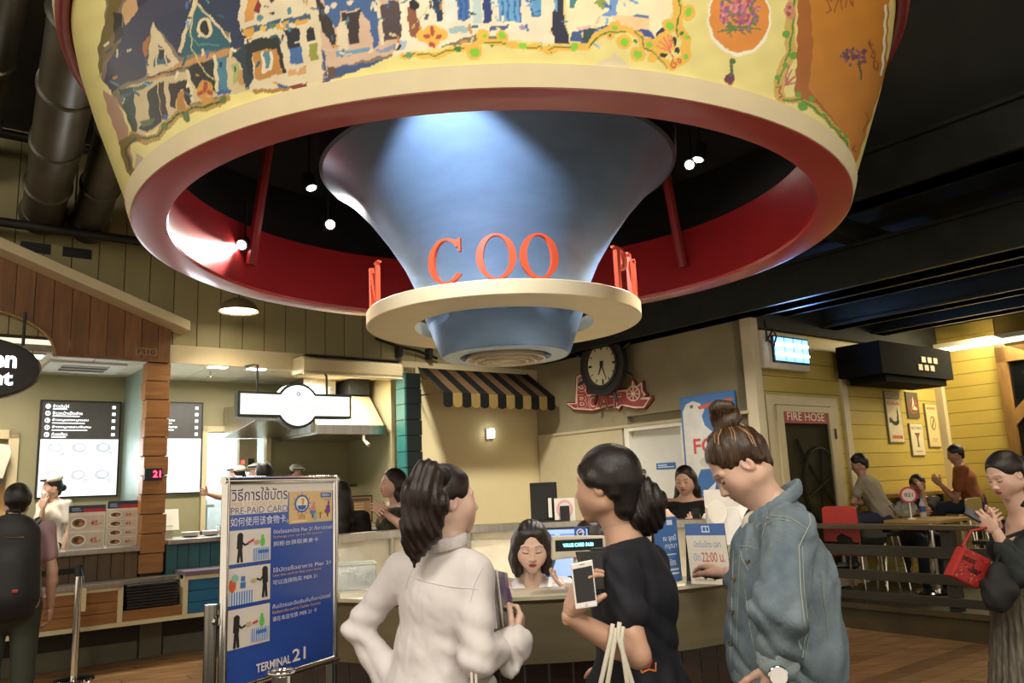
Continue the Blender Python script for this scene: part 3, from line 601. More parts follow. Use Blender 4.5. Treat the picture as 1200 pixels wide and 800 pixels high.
# room behind the stalls
mb = MB(BLD)
mb.box(-2.6, 3.10, 1.6, 1.75, .9, 3.02); mb.box(3.10, 3.95, 1.6, 1.75, 2.36, 3.02); mb.box(3.10, 3.95, 1.6, 1.75, .9, 1.12); mb.box(3.95, 7.0, 1.6, 1.75, 0, 3.02)
mb.box(-2.6, 3.10, 1.6, 1.75, 0, .9); mb.box(3.10, 3.95, 1.6, 1.75, 0, .9)
tag(mb.build('wall_stall_back', STWALL), 'olive back wall inside the food stalls', kind='structure')
mb = MB(BLD); mb.box(2.5, 5.2, 3.6, 3.7, 0, 3.0); mb.box(2.5, 2.6, 1.75, 3.6, 0, 3); mb.box(5.1, 5.2, 1.75, 3.6, 0, 3); mb.box(2.5, 5.2, 1.75, 3.7, 2.98, 3.04)
tag(mb.build('wall_kitchen', M('kitchen_white', srgb('#cfd6d2'), .5)), 'pale kitchen wall seen through the pass-through', kind='structure')
for k, (a, b, c, d_) in enumerate(((3.08, 3.14, 1.12, 2.42), (3.91, 3.97, 1.12, 2.42))):
    build_box('trim_pass_%d' % (k+1), CREAM, None, a, b, 1.54, 1.62, c, d_)['kind'] = 'structure'
build_box('trim_pass_3', CREAM, None, 3.08, 3.97, 1.54, 1.62, 2.36, 2.43)['kind'] = 'structure'
mb = MB(BLD); mb.box(2.16, 2.22, .05, 1.6, 0, 3.02); tag(mb.build('wall_partition', M('pale_blue_partition', srgb('#8fa39a'), .4)), 'pale partition between the two stalls', kind='structure')
mb = MB(BLD); mb.box(5.1, 5.2, .3, 1.6, 0, 3.02); tag(mb.build('wall_partition_right', STWALL), 'side wall at the end of the stalls', kind='structure')
mb = MB(BLD); mb.box(-2.6, 5.2, .04, 1.75, 3.022, 3.08); cl = tag(mb.build('ceiling_stalls', M('ceiling_grid', srgb('#a09a84'), .6)), 'white tiled ceiling inside the stalls', kind='structure')
pieces('tile', *boxvf(.006, .594, .006, .384, 3.01, 3.022), TILEW, cl, [(-2.6+.6*i, .06+.39*j, 0) for i in range(13) for j in range(4)], BLD)
mb = MB(BLD); mb.box(-2.6, 5.33, -.02, 1.6, 0, .13); tag(mb.build('floor_stalls', M('stall_floor', srgb('#4a463a'), .6)), 'raised floor inside the stalls', kind='structure')
# ceiling cassette + light strips
cas = thing('air_conditioner', 'square white ceiling air conditioner with slotted grille in the left stall', 'air conditioner', S(1.55, .8, 2.98), DEG)
build_box('body', WHITE, cas, 1.2, 1.95, .5, 1.2, 2.985, 3.01)
for k in range(4): build_box('slat', BLACK if k % 2 else M('grille_grey', srgb('#b8b09a')), cas, 1.35, 1.8, .65+.1*k, .71+.1*k, 2.975, 2.985)
def strip(s0, s1, d0, d1, label, e=9):
    t = thing('ceiling_light', label, 'ceiling light', S((s0+s1)/2, (d0+d1)/2, 2.98), DEG, 'lights in the stall ceilings')
    build_box('frame', WHITE, t, s0-.02, s1+.02, d0-.02, d1+.02, 2.992, 3.012); build_box('diffuser', M('lit_diffuser', (1, .95, .85), emit=9), t, s0, s1, d0, d1, 2.986, 2.993)
    p = S((s0+s1)/2, (d0+d1)/2, 2.95); l = lamp('AREA', p, e, NEUT, .5, p-np.array([0, 0, 1]), name='stall_light'); l.parent = t; l.matrix_parent_inverse = INV[t.name]
strip(.4, 1.1, .15, .35, 'long ceiling light behind the brown gable', 26); strip(2.75, 2.95, .2, .32, 'small ceiling light left of the white lit sign', 18)
strip(3.2, 3.4, .2, .32, 'small ceiling light right above the white lit sign', 18); strip(4.2, 4.6, .25, .4, 'ceiling light under the cream roller box', 22)
sp = thing('sprinkler', 'small metal sprinkler head in the stall ceiling', 'sprinkler', S(2.9, .7, 3.0), DEG); MB(BLD).tube([(2.9, .7, 3.01), (2.9, .7, 2.95)], .012).build('stem', CHROME, sp); MB(BLD).disc((2.9, .7, 2.94), .04).build('plate', CHROME, sp)
# ---- gable front of the left stall
gab = thing('gable_front', 'brown boarded gable with a cream sloping edge and arched opening', 'gable', S(1.2, -.05, 2.96), DEG)
def slope(s): return 3.337-.371*(s-2.233)
def archz(s): q = (s-.45)/.72; return 2.965+(.42*math.sqrt(1-q*q) if abs(q) < 1 else 0)
x = -2.0
while x < 2.24:
    w_ = .165; a, b = x, min(x+w_-.006, 2.245); n = 5
    bot = [(a+(b-a)*k/n, archz(a+(b-a)*k/n)) for k in range(n+1)]
    mb = MB(BLD); mb.prism(bot+[(b, slope(b)), (a, slope(a))], 'y', -.06, -.02); mb.build('board', BROWN, gab); x += w_
mb = MB(BLD); mb.box(1.15, 2.245, -.08, -.02, 2.955, 2.99); mb.build('bottom_rail', BROWN, gab)
mb = MB(BLD); mb.prism([(-2.0, slope(-2.0)-.02), (2.37, slope(2.37)-.02), (2.37, slope(2.37)+.085), (-2.0, slope(-2.0)+.085)], 'y', -.34, -.0)
mb.build('sloping_edge', CREAM, gab, bevel=.01)
mb = MB(BLD); mb.tube([(.45+.72*math.cos(R(a)), -.075, 2.965+.42*math.sin(R(a))) for a in range(0, 181, 10)], .014, 6); mb.build('arch_trim', M('arch_trim_wood', srgb('#b08a5c'), .5), gab, 60)
pl = Print(quadmap(S(1.90, -.062, 3.02), S(2.12, -.062, 3.02), S(2.12, -.062, 3.10), S(1.90, -.062, 3.10), .002))
pl.rect(0, 0, 1, 1, '#8a6a48'); pl.text('FS10', .12, .18, .88, .8, '#1c140c', .01); pl.build('number_plate', gab)
# oval hanging sign
ov = thing('oval_sign', 'black oval hanging sign with glowing white letters at the left edge', 'sign', S(.62, -.4, 2.5), DEG)
OVB = M('oval_sign_black', (.02, .02, .02), .35)
mb = MB(BLD); mb.prism([(.50+.50*math.cos(R(a)), 2.75+.27*math.sin(R(a))) for a in range(0, 360, 10)], 'y', -.46, -.36); mb.build('face', OVB, ov)
mb = MB(BLD); mb.tube([(.50+.505*math.cos(R(a)), -.41, 2.75+.275*math.sin(R(a))) for a in range(0, 360, 10)], .022, 6, closed=True); mb.build('rim', M('oval_rim', srgb('#6f6a60'), .3, .6), ov, 60)
for s_ in (.28, .86): MB(BLD).tube([(s_, -.41, 2.98), (s_, -.41, 3.3)], .014).build('rod', DARKM, ov)
LIT = M('lit_letter', (1, .98, 1), emit=2.5)
pl = Print(quadmap(S(.3, -.462, 2.6), S(.95, -.462, 2.6), S(.95, -.462, 3.0), S(.3, -.462, 3.0), .003))
pl.text('en', .50, .40, .79, .68, LIT, .03); pl.text('ht', .50, .0, .76, .34, LIT, .03); pl.build('lettering', ov)
# ---- stacked-plank pillar with LED counter
pil = thing('wooden_pillar', 'pillar of stacked pine planks between the two stalls', 'pillar', S(2.14, .04, .8), DEG)
for i in range(11):
    z0 = .80+.196*i; e = .008*((i*7) % 3-1); build_box('plank', PINE, pil, 2.025+e, 2.262+e, -.055, .13, z0, z0+.188, bevel=.005)
build_box('core', FLOORB, pil, 2.04, 2.24, -.03, .12, .13, 2.96)
led = thing('queue_display', 'small black counter display with red digits on the plank pillar', 'display', S(2.11, -.1, 1.73), DEG)
build_box('case', BLACK, led, 2.03, 2.20, -.11, -.06, 1.725, 1.845, bevel=.006)
pl = Print(quadmap(S(2.1, -.111, 1.745), S(2.195, -.111, 1.745), S(2.195, -.111, 1.83), S(2.1, -.111, 1.83), .002)); pl.text('21', .1, .1, .9, .9, M('red_led', (1, .02, .06), emit=7), .02); pl.build('digits', led)
# ---- menu light boxes
GLOW = M('menu_glow', (.85, .9, 1), emit=.52, ecol=(.92, .95, 1)); MENUD = M('menu_dark', srgb('#4a4742'), .4, emit=.12, ecol=srgb('#5a5650'))
def menu(s0, s1, z0, z1, label, seed):
    t = thing('menu_light_box', label, 'menu board', S((s0+s1)/2, 1.57, z0), DEG, 'menu light boxes on the stall wall')
    build_box('frame', DARKM, t, s0-.02, s1+.02, 1.55, 1.6, z0-.02, z1+.02)
    f = quadmap(S(s0, 1.55, z0), S(s1, 1.55, z0), S(s1, 1.55, z1), S(s0, 1.55, z1), .002); pr = Print(f); rg = random.Random(seed)
    pr.rect(0, 0, 1, .60, GLOW); pr.rect(0, .60, 1, 1, MENUD); LT = M('menu_text_glow', (.9, .95, 1), emit=1.2)
    pr.ell
    for k in range(5):
        v = .95-.075*k; pr.ell(.07, v, .032, .026, LT); pr.ell(.07, v, .022, .017, MENUD); pr.text(str(k+1), .06, v-.012, .08, v+.012, LT)
        wd = (.2, .38, .46, .5, .2)[k]; pr.text(['ข้าวมันไก่', 'ข้าวหน้าเป็ดย่าง', 'ข้าวหมูแดงหมูกรอบ', 'ข้าวหมูกรอบพิเศษ', 'ก๋วยเตี๋ยว'][k], .13, v-.012, .13+wd, v+.024, LT, .01)
        pr.rect(.13, v-.032, .13+wd*.9, v-.022, LT); pr.rect(.90, v-.014, .945, v+.018, LT)
    GY = M('menu_grey_print', srgb('#c9ced8'), emit=.22, ecol=(.75, .8, .9)); GY2 = M('menu_grey_print_dark', srgb('#8890a4'), emit=.05, ecol=(.5, .55, .7))
    for r_ in range(2):
        for c in range(3):
            u, v = .18+.31*c, .16+.29*r_; pr.ell(u, v+.06, .10, .055, GY); pr.ell(u+.01, v+.065, .06, .03, GLOW); pr.ell(u+.1, v-.0, .022, .018, GY2); pr.ell(u+.1, v, .013, .010, GLOW); pr.rect(u-.1, v-.05, u+.05, v-.042, GY)
    pr.build('menu_print', t)
    pl_ = S((s0+s1)/2, 1.4, (z0+z1)/2-.2); l = lamp('AREA', pl_, 5, (.85, .92, 1), .7, pl_-BK, name='menu_light'); l.parent = t; l.matrix_parent_inverse = INV[t.name]
menu(1.29, 2.10, 1.61, 2.69, 'bright menu light box left of the plank pillar', 1)
menu(2.27, 3.06, 1.61, 2.71, 'bright menu light box right of the plank pillar', 2)
# ---- left door with hanging jacket
dr = thing('door_1', 'open cream doorway at the left edge of the stall', None, S(.75, 1.5, .13), DEG, kind='structure')
build_box('door_leaf', M('warm_wood_door', srgb('#c79a5c'), .5), dr, .2, .98, 1.56, 1.59, .13, 2.2); build_box('frame', CREAM, dr, .98, 1.08, 1.52, 1.6, .13, 2.36); build_box('frame', CREAM, dr, .1, 1.08, 1.52, 1.6, 2.26, 2.36)
jk = thing('hanging_jacket', 'white cook jacket with a navy hem hanging in the doorway', 'jacket', S(.86, 1.35, 1.75), DEG)
mb = MB(BLD); mb.prism([(.70, 2.22), (.98, 2.18), (1.0, 2.1), (.93, 1.80), (.66, 1.86), (.60, 2.1)], 'y', 1.33, 1.41); mb.build('cloth', M('white_cotton', srgb('#e6dcc8'), .8, bump=.2, scale=12), jk, 30, bevel=.02)
mb = MB(BLD); mb.prism([(.935, 1.82), (.925, 1.76), (.655, 1.82), (.66, 1.87)], 'y', 1.325, 1.415); mb.build('hem', M('navy_cloth', srgb('#2a2f44'), .8), jk)
MB(BLD).tube([(.8, 1.37, 2.2), (.8, 1.37, 2.3), (.8, 1.56, 2.3)], .006).build('hook', CHROME, jk)
# ---- left stall counter and tray shelf
def counter(s0, s1, ztop, m, wood, label, n):
    t = thing('stall_counter', label, 'counter', S((s0+s1)/2, .2, .0), DEG)
    build_box('worktop', m, t, s0, s1, -.12, .62, ztop-.045, ztop, bevel=.006)
    build_box('body', FLOORB, t, s0, s1, -.02, .58, .13, ztop-.045)
    w_ = (s1-s0)/n
    for i in range(n): build_box('board', wood, t, s0+i*w_+.003, s0+(i+1)*w_-.003, -.05, -.02, .72, ztop-.045)
    return t
counter(-1.4, 2.01, 1.075, STEEL, DKB, 'left stall counter with steel top and dark brown boards', 28)
counter(2.28, 5.06, 1.115, STEEL, TEALB, 'right stall counter with steel top and teal boards', 25)
WF = M('white_frame_wood', srgb('#d6cba4'), .5, var=.06)
sh = thing('tray_shelf', 'long tray shelf of pine and blue drawers with white frame and steel top', 'shelf unit', S(1.5, -.25, .0), DEG)
SX0, SX1 = -1.3, 5.0
build_box('steel_top', STEEL, sh, SX0, 1.80, -.46, -.06, .735, .775, bevel=.005); build_box('steel_top', STEEL, sh, 1.80, 2.36, -.30, -.06, .735, .775); build_box('steel_top', M('mauve_edge', srgb('#7d6f80'), .35, .3), sh, 2.36, SX1, -.46, -.06, .775, .815, bevel=.005)
build_box('back', FLOORB, sh, SX0, SX1, -.1, -.06, .37, .735)
build_box('lower_rail', WF, sh, SX0, SX1, -.43, -.06, .365, .405); build_box('upper_rail', WF, sh, SX0, 1.80, -.43, -.40, .70, .735); build_box('upper_rail', WF, sh, 2.36, SX1, -.43, -.40, .73, .775)
for x in (.55, 1.765, 2.355, 3.3, 4.2): build_box('upright', WF, sh, x, x+.045, -.43, -.08, .40, .735)
def drawer(a, b, z0, z1, m, n):
    g = None
    h = (z1-z0)/n
    for i in range(n): build_box('plank', m, sh, a, b, -.415, -.39, z0+i*h+.002, z0+(i+1)*h-.003)
drawer(SX0, .55, .405, .70, PINE, 3); drawer(.60, 1.765, .405, .70, PINE, 3); drawer(1.81, 2.355, .405, .505, PINE, 1); drawer(2.40, 3.3, .405, .73, BLUEB, 3); drawer(3.345, 4.2, .405, .73, BLUEB, 3); drawer(4.245, 5.0, .405, .73, BLUEB, 3)
bx_ = thing('tray_stack', 'black serving tray pile in the open niche of the shelf', 'tray', S(2.08, -.25, .51), DEG)
for i in range(8): build_box('tray', BLACK, bx_, 1.85+.004*(i % 2), 2.31, -.41, -.12, .512+.028*i, .534+.028*i, bevel=.004)
kick = M('kick_grey', srgb('#565441'), .7); build_box('baseboard_left', M('kick_dark', srgb('#262417'), .7), None, -1.4, 5.08, -.06, -.02, 0, .75)['kind'] = 'structure'
for a, b in ((-1.4, 2.03), (2.275, 5.08)): build_box('trim_skirting', kick, None, a, b, -.075, -.06, 0, .17)['kind'] = 'structure'
build_box('trim_foot', M('foot_post_grey', srgb('#5a5440'), .7), None, 2.05, 2.255, -.085, -.06, 0, .73)['kind'] = 'structure'
# menus standing on the counter
def placard(s0, s1, z1, label, n):
    t = thing('menu_stand', label, 'menu card', S((s0+s1)/2, .08, 1.075), DEG, 'price cards on the left counter')
    build_box('card', WHITE, t, s0, s1, .08, .092, 1.075, z1); build_box('foot', CHROME, t, s0, s1, .05, .13, 1.075, 1.083)
    pr = Print(quadmap(S(s0, .08, 1.075), S(s1, .08, 1.075), S(s1, .08, z1), S(s0, .08, z1), .001)); pr.rect(0, 0, 1, 1, '#e9dfd0'); pr.rect(0, .84, 1, 1, '#33405c'); pr.rect(.4, .84, .98, .92, '#b83236'); pr.rect(.08, .88, .34, .90, '#9fb0cc'); pr.rect(.08, .92, .30, .945, '#9fb0cc')
    for k in range(n):
        v0 = .80-.78/n*(k+1); h = .78/n; pr.rect(.03, v0+.04*h, .97, v0+.9*h, '#d9cdb8'); pr.ell(.28, v0+.48*h, .22, .36*h, '#f2ece0'); pr.ell(.28, v0+.5*h, .17, .24*h, '#8c6038'); pr.ell(.24, v0+.52*h, .07, .14*h, '#4a2c18'); pr.ell(.34, v0+.44*h, .06, .1*h, '#c98a4a')
        pr.text('%d.-' % (((40, 45) if n == 2 else (50, 45, 40, 40))[k]), .60, v0+.3*h, .9, v0+.62*h, '#c23a34', .02)
    pr.build('print', t)
placard(1.39, 1.72, 1.50, 'price card with two dishes on the left counter', 2)
placard(1.735, 2.02, 1.53, 'price card with four dishes beside the plank pillar', 4)
nap = thing('napkin_stand', 'small white folded card on the left counter', 'card', S(1.27, .0, 1.075), DEG); mb = MB(BLD); mb.prism([(1.22, 1.075), (1.32, 1.075), (1.27, 1.17)], 'y', -.03, .03); mb.build('card', WHITE, nap)
# items on the right stall counter
tb = thing('order_screen', 'white tablet on a stand on the right stall counter', 'tablet', S(2.42, .35, 1.115), DEG); mb = MB(BLD); mb.prism([(.32, 1.2), (.34, 1.2), (.40, 1.42), (.38, 1.42)], 'x', 2.30, 2.50); mb.build('screen', WHITE, tb); build_box('stand', WHITE, tb, 2.36, 2.44, .33, .42, 1.115, 1.25)
for k, (s_, lb) in enumerate(((2.60, 'white plate pile nearest the tablet on the stall counter'), (2.82, 'second white plate pile on the stall counter'))):
    t = thing('plate_pile', lb, 'plates', S(s_, .25, 1.115), DEG)
    for i in range(5): MB(BLD).lathe([(0, 0), (.05, 0), (.095, .018), (.09, .022), (.045, .006), (0, .006)], 24, (s_, .25, 1.115+.009*i)).build('plate', WHITE, t, 40)
bk = thing('wire_basket', 'wire basket with a hooked handle on the stall counter', 'basket', S(3.0, .2, 1.115), DEG)
for z, r_ in ((1.125, .09), (1.17, .105), (1.215, .12)): MB(BLD).tube([(3.0+r_*1.2*math.cos(R(a)), .2+r_*math.sin(R(a)), z) for a in range(0, 360, 20)], .004, 5, closed=True).build('wire', CHROME, bk, 60)
for a in range(0, 360, 30): MB(BLD).tube([(3.0+.108*math.cos(R(a)), .2+.09*math.sin(R(a)), 1.12), (3.0+.144*math.cos(R(a)), .2+.12*math.sin(R(a)), 1.215)], .003, 4).build('wire', CHROME, bk)
MB(BLD).tube([(3.13, .2, 1.21), (3.2, .2, 1.25), (3.24, .2, 1.30), (3.22, .2, 1.33)], .006, 6).build('handle', CHROME, bk, 60)
# ---- white lit sign of the second stall
sg = thing('lit_sign', 'white lit hanging sign with a round centre above the right stall', 'sign', S(3.5, -.4, 2.36), DEG)
def sign_outline(g):
    o = []; c = (3.51, 2.493); r_ = .225+g; zt, zb = 2.605+g, 2.385-g; s0, s1 = 2.87-g, 4.13+g
    a0 = math.asin((zt-c[1])/r_)
    o += [(s0, zb), (c[0]-r_*math.cos(a0), zb)]+[(c[0]+r_*math.cos(t), c[1]+r_*math.sin(t)) for t in np.linspace(math.pi+a0, 2*math.pi-a0, 14)]+[(s1, zb), (s1, zt)]
    o += [(c[0]+r_*math.cos(t), c[1]+r_*math.sin(t)) for t in np.linspace(a0, math.pi-a0, 14)]+[(s0, zt)]; return o
mb = MB(BLD); mb.prism(sign_outline(.028), 'y', -.47, -.36); mb.build('case', M('sign_case_dark', srgb('#3a423e'), .4), sg, 30)
mb = MB(BLD); mb.prism(sign_outline(0), 'y', -.476, -.46); mb.build('lit_face', M('sign_glow', srgb('#f4fff6'), emit=.62, ecol=(.92, 1, .94)), sg)
MB(BLD).tube([(3.07, -.41, 2.62), (3.07, -.41, 2.93), (3.07, -.3, 2.95), (3.07, -.04, 2.97)], .013).build('rod', DARKM, sg, 40); MB(BLD).tube([(3.88, -.41, 2.62), (3.88, -.40, 2.86), (3.88, -.36, 2.872)], .013).build('rod', DARKM, sg, 40)
pr = Print(quadmap(S(2.9, -.476, 2.38), S(4.1, -.476, 2.38), S(4.1, -.476, 2.7), S(2.9, -.476, 2.7), .002)); pr.text('ข้าวแกงปักษ์ใต้', .12, .12, .92, .55, M('sign_letter_pale', srgb('#c9dccf'), emit=.5, ecol=(.8, .92, .84)), .02); pr.build('lettering', sg); pr = Print(quadmap(S(2.9, -.476, 2.38), S(4.1, -.476, 2.38), S(4.1, -.476, 2.7), S(2.9, -.476, 2.7), .002)); pr.ell(.51, .75, .02, .07, M('sign_emblem', srgb('#4a6458'), .5)); pr.ell(.51, .75, .011, .045, M('sign_emblem2', srgb('#dfeee4'), emit=.8)); pr.build('emblem', sg)
# ---- roller box, hood and kitchen fittings
rb = thing('roller_box', 'long cream roller-shutter box over the right stall', 'roller box', S(4.25, -.2, 2.9), DEG)
mb = MB(BLD); mb.prism([(-.02, 2.90), (-.33, 2.885), (-.37, 2.91), (-.37, 3.04), (-.30, 3.085), (-.02, 3.09)], 'x', 3.62, 4.9); mb.build('casing', CREAM, rb, 40, bevel=.008)
build_box('cap', DARKM, rb, 3.66, 4.88, -.36, -.02, 3.09, 3.105); build_box('lip', M('lip_cream', srgb('#efe6c8')), rb, 3.62, 4.9, -.37, -.33, 2.87, 2.886)
hd = thing('cooker_hood', 'steel cooker hood with cream casing in the right stall', 'cooker hood', S(4.5, .9, 2.2), DEG)
mb = MB(BLD); mb.prism([(.35, 2.36), (1.58, 2.36), (1.58, 2.78), (.75, 2.78)], 'x', 4.1, 5.02); mb.build('casing', M('hood_cream', srgb('#c9b78a'), .45, var=.05), hd)
build_box('rim', STEEL, hd, 4.08, 5.04, .32, 1.58, 2.24, 2.36, bevel=.005); build_box('duct', STEEL, hd, 4.15, 4.6, .9, 1.4, 2.78, 3.02); build_box('duct_box', DARKM, hd, 4.7, 5.0, .7, 1.2, 2.80, 3.0)
h2 = thing('extract_duct', 'short steel extract duct behind the lit sign', 'duct', S(3.6, .8, 2.3), DEG); mb = MB(BLD); mb.prism([(.45, 2.40), (1.58, 2.28), (1.58, 2.68), (.45, 2.6)], 'x', 3.35, 4.06); mb.build('body', STEEL, h2, bevel=.006); build_box('flange', STEEL, h2, 4.04, 4.08, .42, 1.58, 2.27, 2.7)
cp = thing('cctv_camera', 'small cream camera under the cooker hood', 'camera', S(4.72, .3, 2.12), DEG); MB(BLD).tube([(4.72, .34, 2.24), (4.72, .33, 2.17), (4.74, .24, 2.10)], [.018, .018, .024], 10).build('body', CREAM, cp, 40)
ub = thing('wall_unit', 'grey electric box with red lights by the pass-through', 'electric box', S(3.72, 1.75, 1.85), DEG); build_box('box', M('unit_beige', srgb('#a89a78'), .5), ub, 3.60, 3.84, 1.70, 1.8, 1.85, 2.28, bevel=.006); build_box('lamp_red', M('red_lamp', (.8, .1, .08), emit=1.2), ub, 3.63, 3.67, 1.69, 1.70, 1.95, 2.0); build_box('switch', BLACK, ub, 3.72, 3.8, 1.69, 1.70, 1.94, 2.02)
fr = thing('steel_fridge', 'pale steel cabinet in the kitchen behind the pass-through', 'cabinet', S(3.2, 3.2, .13), DEG); build_box('body', M('kitchen_steel', srgb('#a9bcc0'), .3, .5), fr, 2.7, 3.6, 3.0, 3.55, .13, 1.5); build_box('shelf', M('kitchen_steel', srgb('#a9bcc0')), fr, 2.7, 3.6, 2.7, 3.0, 1.4, 1.44)
p_ = S(3.4, 2.9, 2.92); lk = lamp('AREA', p_, 45, COOL, .8, p_-np.array([0, 0, 1]), name='kitchen_light')
mb = MB(BLD); mb.box(3.0, 3.8, 2.6, 3.2, 2.94, 2.955); tag(mb.build('kitchen_lamp', M('lit_diffuser', (1, .95, .85))), 'square kitchen ceiling light behind the pass-through', 'ceiling light')
# far shelf with lamp strip and framed menu
ws = thing('service_counter', 'teal boarded service counter with wooden top behind the standing women', 'counter', S(4.6, 1.0, 0), DEG)
build_box('glass_shelf', M('green_glass', srgb('#5b6a3c'), .2), ws, 4.0, 5.1, 1.3, 1.6, 1.60, 1.635); build_box('light_strip', M('strip_glow', (1, .92, .7), emit=5), ws, 4.05, 5.0, 1.5, 1.53, 1.585, 1.60)
build_box('top', M('service_top', srgb('#8a6a3c'), .4), ws, 3.6, 5.06, .64, .85, 1.10, 1.13)
fm = thing('framed_menu', 'dark framed menu card leaning on the service counter', 'menu card', S(4.7, .4, 1.15), DEG)
mb = MB(BLD); mb.box(4.46, 4.86, .38, .40, 1.15, 1.48); mb.build('frame', M('frame_dark_wood', srgb('#2a1c12'), .5), fm)
pr = Print(quadmap(S(4.48, .38, 1.17), S(4.84, .38, 1.17), S(4.84, .38, 1.46), S(4.48, .38, 1.46), .001)); pr.rect(0, 0, 1, 1, '#7a5a38'); pr.rect(.06, .82, .94, .95, '#3a2a1c')
for k in range(6): pr.rect(.1, .70-.11*k, .7, .73-.11*k, '#b89a6a')
pr.build('print', fm)
# ---- teal post
tp = thing('teal_post', 'teal and dark green plank post at the end of the stalls', 'post', S(5.2, .0, 0), DEG)
DGREEN = M('dark_green_paint', srgb('#07130f'), .5, var=.15)
for i in range(15): z0 = .2*i; build_box('plank', TEALP, tp, 5.075, 5.10, -.10, .12, z0+.004, z0+.194); build_box('plank', DGREEN, tp, 5.10, 5.315+.008*(i % 2), -.10, -.06, z0+.004, z0+.196)
build_box('core', FLOORB, tp, 5.10, 5.31, -.06, .12, 0, 2.96)
pr = Print(quadmap(S(5.10, -.035, 3.0), S(5.28, -.035, 3.0), S(5.28, -.035, 3.08), S(5.10, -.035, 3.08), .002)); pr.rect(0, 0, 1, 1, '#8a7a50'); pr.text('FS11', .1, .18, .9, .8, '#1c140c', .01); pr.build('number_plate', tp)
# ---- striped awning
aw = thing('striped_awning', 'black and tan striped awning with scalloped edge on the cream wall', 'awning', S(6.2, -.3, 2.5), DEG)
AD, AT, AV = M('awning_black', srgb('#0e0e0a'), .9, spec=.2), M('awning_tan', srgb('#553f28'), .9, spec=.2), M('awning_valance_tan', srgb('#7a6638'), .9, spec=.2)
N = 13; W0, W1 = 5.335, 7.14
for i in range(N):
    a, b = W0+(W1-W0)*i/N, W0+(W1-W0)*(i+1)/N; m_ = AD if i % 2 == 0 else AT
    mb = MB(BLD); mb.add([(a, -.0, 3.10), (b, -.0, 3.10), (b, -.6, 2.70), (a, -.6, 2.70), (a, .0, 3.085), (b, .0, 3.085), (b, -.6, 2.685), (a, -.6, 2.685)], [(3, 2, 1, 0), (4, 5, 6, 7), (0, 4, 7, 3), (1, 2, 6, 5), (2, 3, 7, 6)]); mb.build('stripe', m_, aw)
    w_ = b-a; mb = MB(BLD); mb.prism([(a, 2.695), (a, 2.56)]+[(a+w_/2-w_/2*math.cos(R(t)), 2.56-.05*math.sin(R(t))) for t in range(15, 180, 15)]+[(b, 2.56), (b, 2.695)], 'y', -.608, -.598); mb.build('valance_scallop', AD if i % 2 == 0 else AV, aw)
for a in (W0, W1): MB(BLD).tube([(a, 0, 2.72), (a, -.6, 2.70), (a, 0, 3.1)], .012, 6).build('arm', DARKM, aw)
wlp = thing('wall_lamp', 'small lit wall lamp on the cream wall', 'wall lamp', S(6.45, -.02, 2.15), DEG)
build_box('plate', CHROME, wlp, 6.40, 6.50, -.01, .02, 2.15, 2.30); MB(BLD).lathe([(0, -.07), (.035, -.06), (.04, .03), (.03, .06), (0, .065)], 20, (6.45, -.06, 2.24)).build('glass', M('lamp_glass_glow', (1, .95, .8), emit=5), wlp, 60)
# shelf brackets / dark cable tray under the canopy
ct = thing('cable_tray', 'dark cable tray on brackets high on the boarded wall', 'cable tray', S(5.2, -.1, 3.25), DEG)
MB(BLD).tube([(4.7, -.06, 3.42), (5.0, -.06, 3.34), (5.3, -.06, 3.30), (5.6, -.06, 3.22)], .02, 6).build('cable', DARKM, ct, 60)
for s_ in (5.0, 5.45): build_box('bracket', DARKM, ct, s_, s_+.05, -.12, .0, 3.2, 3.34)
# ---- ducts, pipes, pendant
DUCT = M('galvanised_duct', srgb('#6a675c'), .38, .85, .25, 2, bump=.05); 
def duct(end, px2, d2, r_, label):
    e = np.array(end); rr = ray(*px2); p2 = CAM+rr*((KA+d2)/(rr@BK)); dv = (p2-e)/np.linalg.norm(p2-e)
    t = thing('air_duct', label, 'air duct', e, group='round ducts under the ceiling')
    MB().tube([e+dv*.02, p2], r_, 28).build('pipe', DUCT, t, 40)
    for k in (.9, 1.9, 2.9, 3.9): c = e+dv*k; MB().tube([c-dv*.025, c-dv*.012, c+dv*.012, c+dv*.025], [r_+.004, r_+.018, r_+.018, r_+.004], 28).build('flange', DUCT, t, 40)
    MB().tube([e-dv*.02+np.array([0, 0, 0]), e+dv*.1, e+dv*.22], [r_+.02, r_+.03, r_+.005], 28).build('collar', DUCT, t, 40)
    for k in (.35, 2.4): c = e+dv*k; MB().tube([c+np.array([r_+.01, 0, .0]), c+np.array([r_+.01, 0, .5])], .008, 5).build('hanger', DARKM, t); MB().tube([c-np.array([r_+.01, 0, .0]), c+np.array([-r_-.01, 0, .5])], .008, 5).build('hanger', DARKM, t)
duct(S(.985, -.05, 4.38), (112, -60), -4.6, .185, 'long silver duct, the most complete one at upper left')
duct(S(1.40, -.05, 4.33), (165, 60), -3.0, .165, 'short silver duct tucked beside the canopy edge')
duct(S(.35, -.05, 4.75), (8, -40), -3.0, .17, 'silver duct cut off by the upper left corner')
for z, d_, lb in ((4.175, -.3, 'black pipe running along the boarded wall'), (4.98, -.5, 'higher black pipe crossing behind the ducts')):
    mb = MB(BLD); mb.tube([(-2.4, d_, z), (2.6, d_, z)], .045, 10); tag(mb.build('ceiling_pipe', DARKM, smooth=40), lb, 'pipe')
for s_, lb in ((.95, 'dark vent slot nearest the left edge of the boarded wall'), (1.32, 'second dark vent slot on the boarded wall')):
    t = thing('vent_slot', lb, 'vent', S(s_, 0, 4.0), DEG); build_box('hole', BLACK, t, s_-.13, s_+.13, -.012, .005, 4.0, 4.1)
    for k in range(2): build_box('louvre', DARKM, t, s_-.13, s_+.13, -.02, -.012, 4.02+.04*k, 4.03+.04*k)
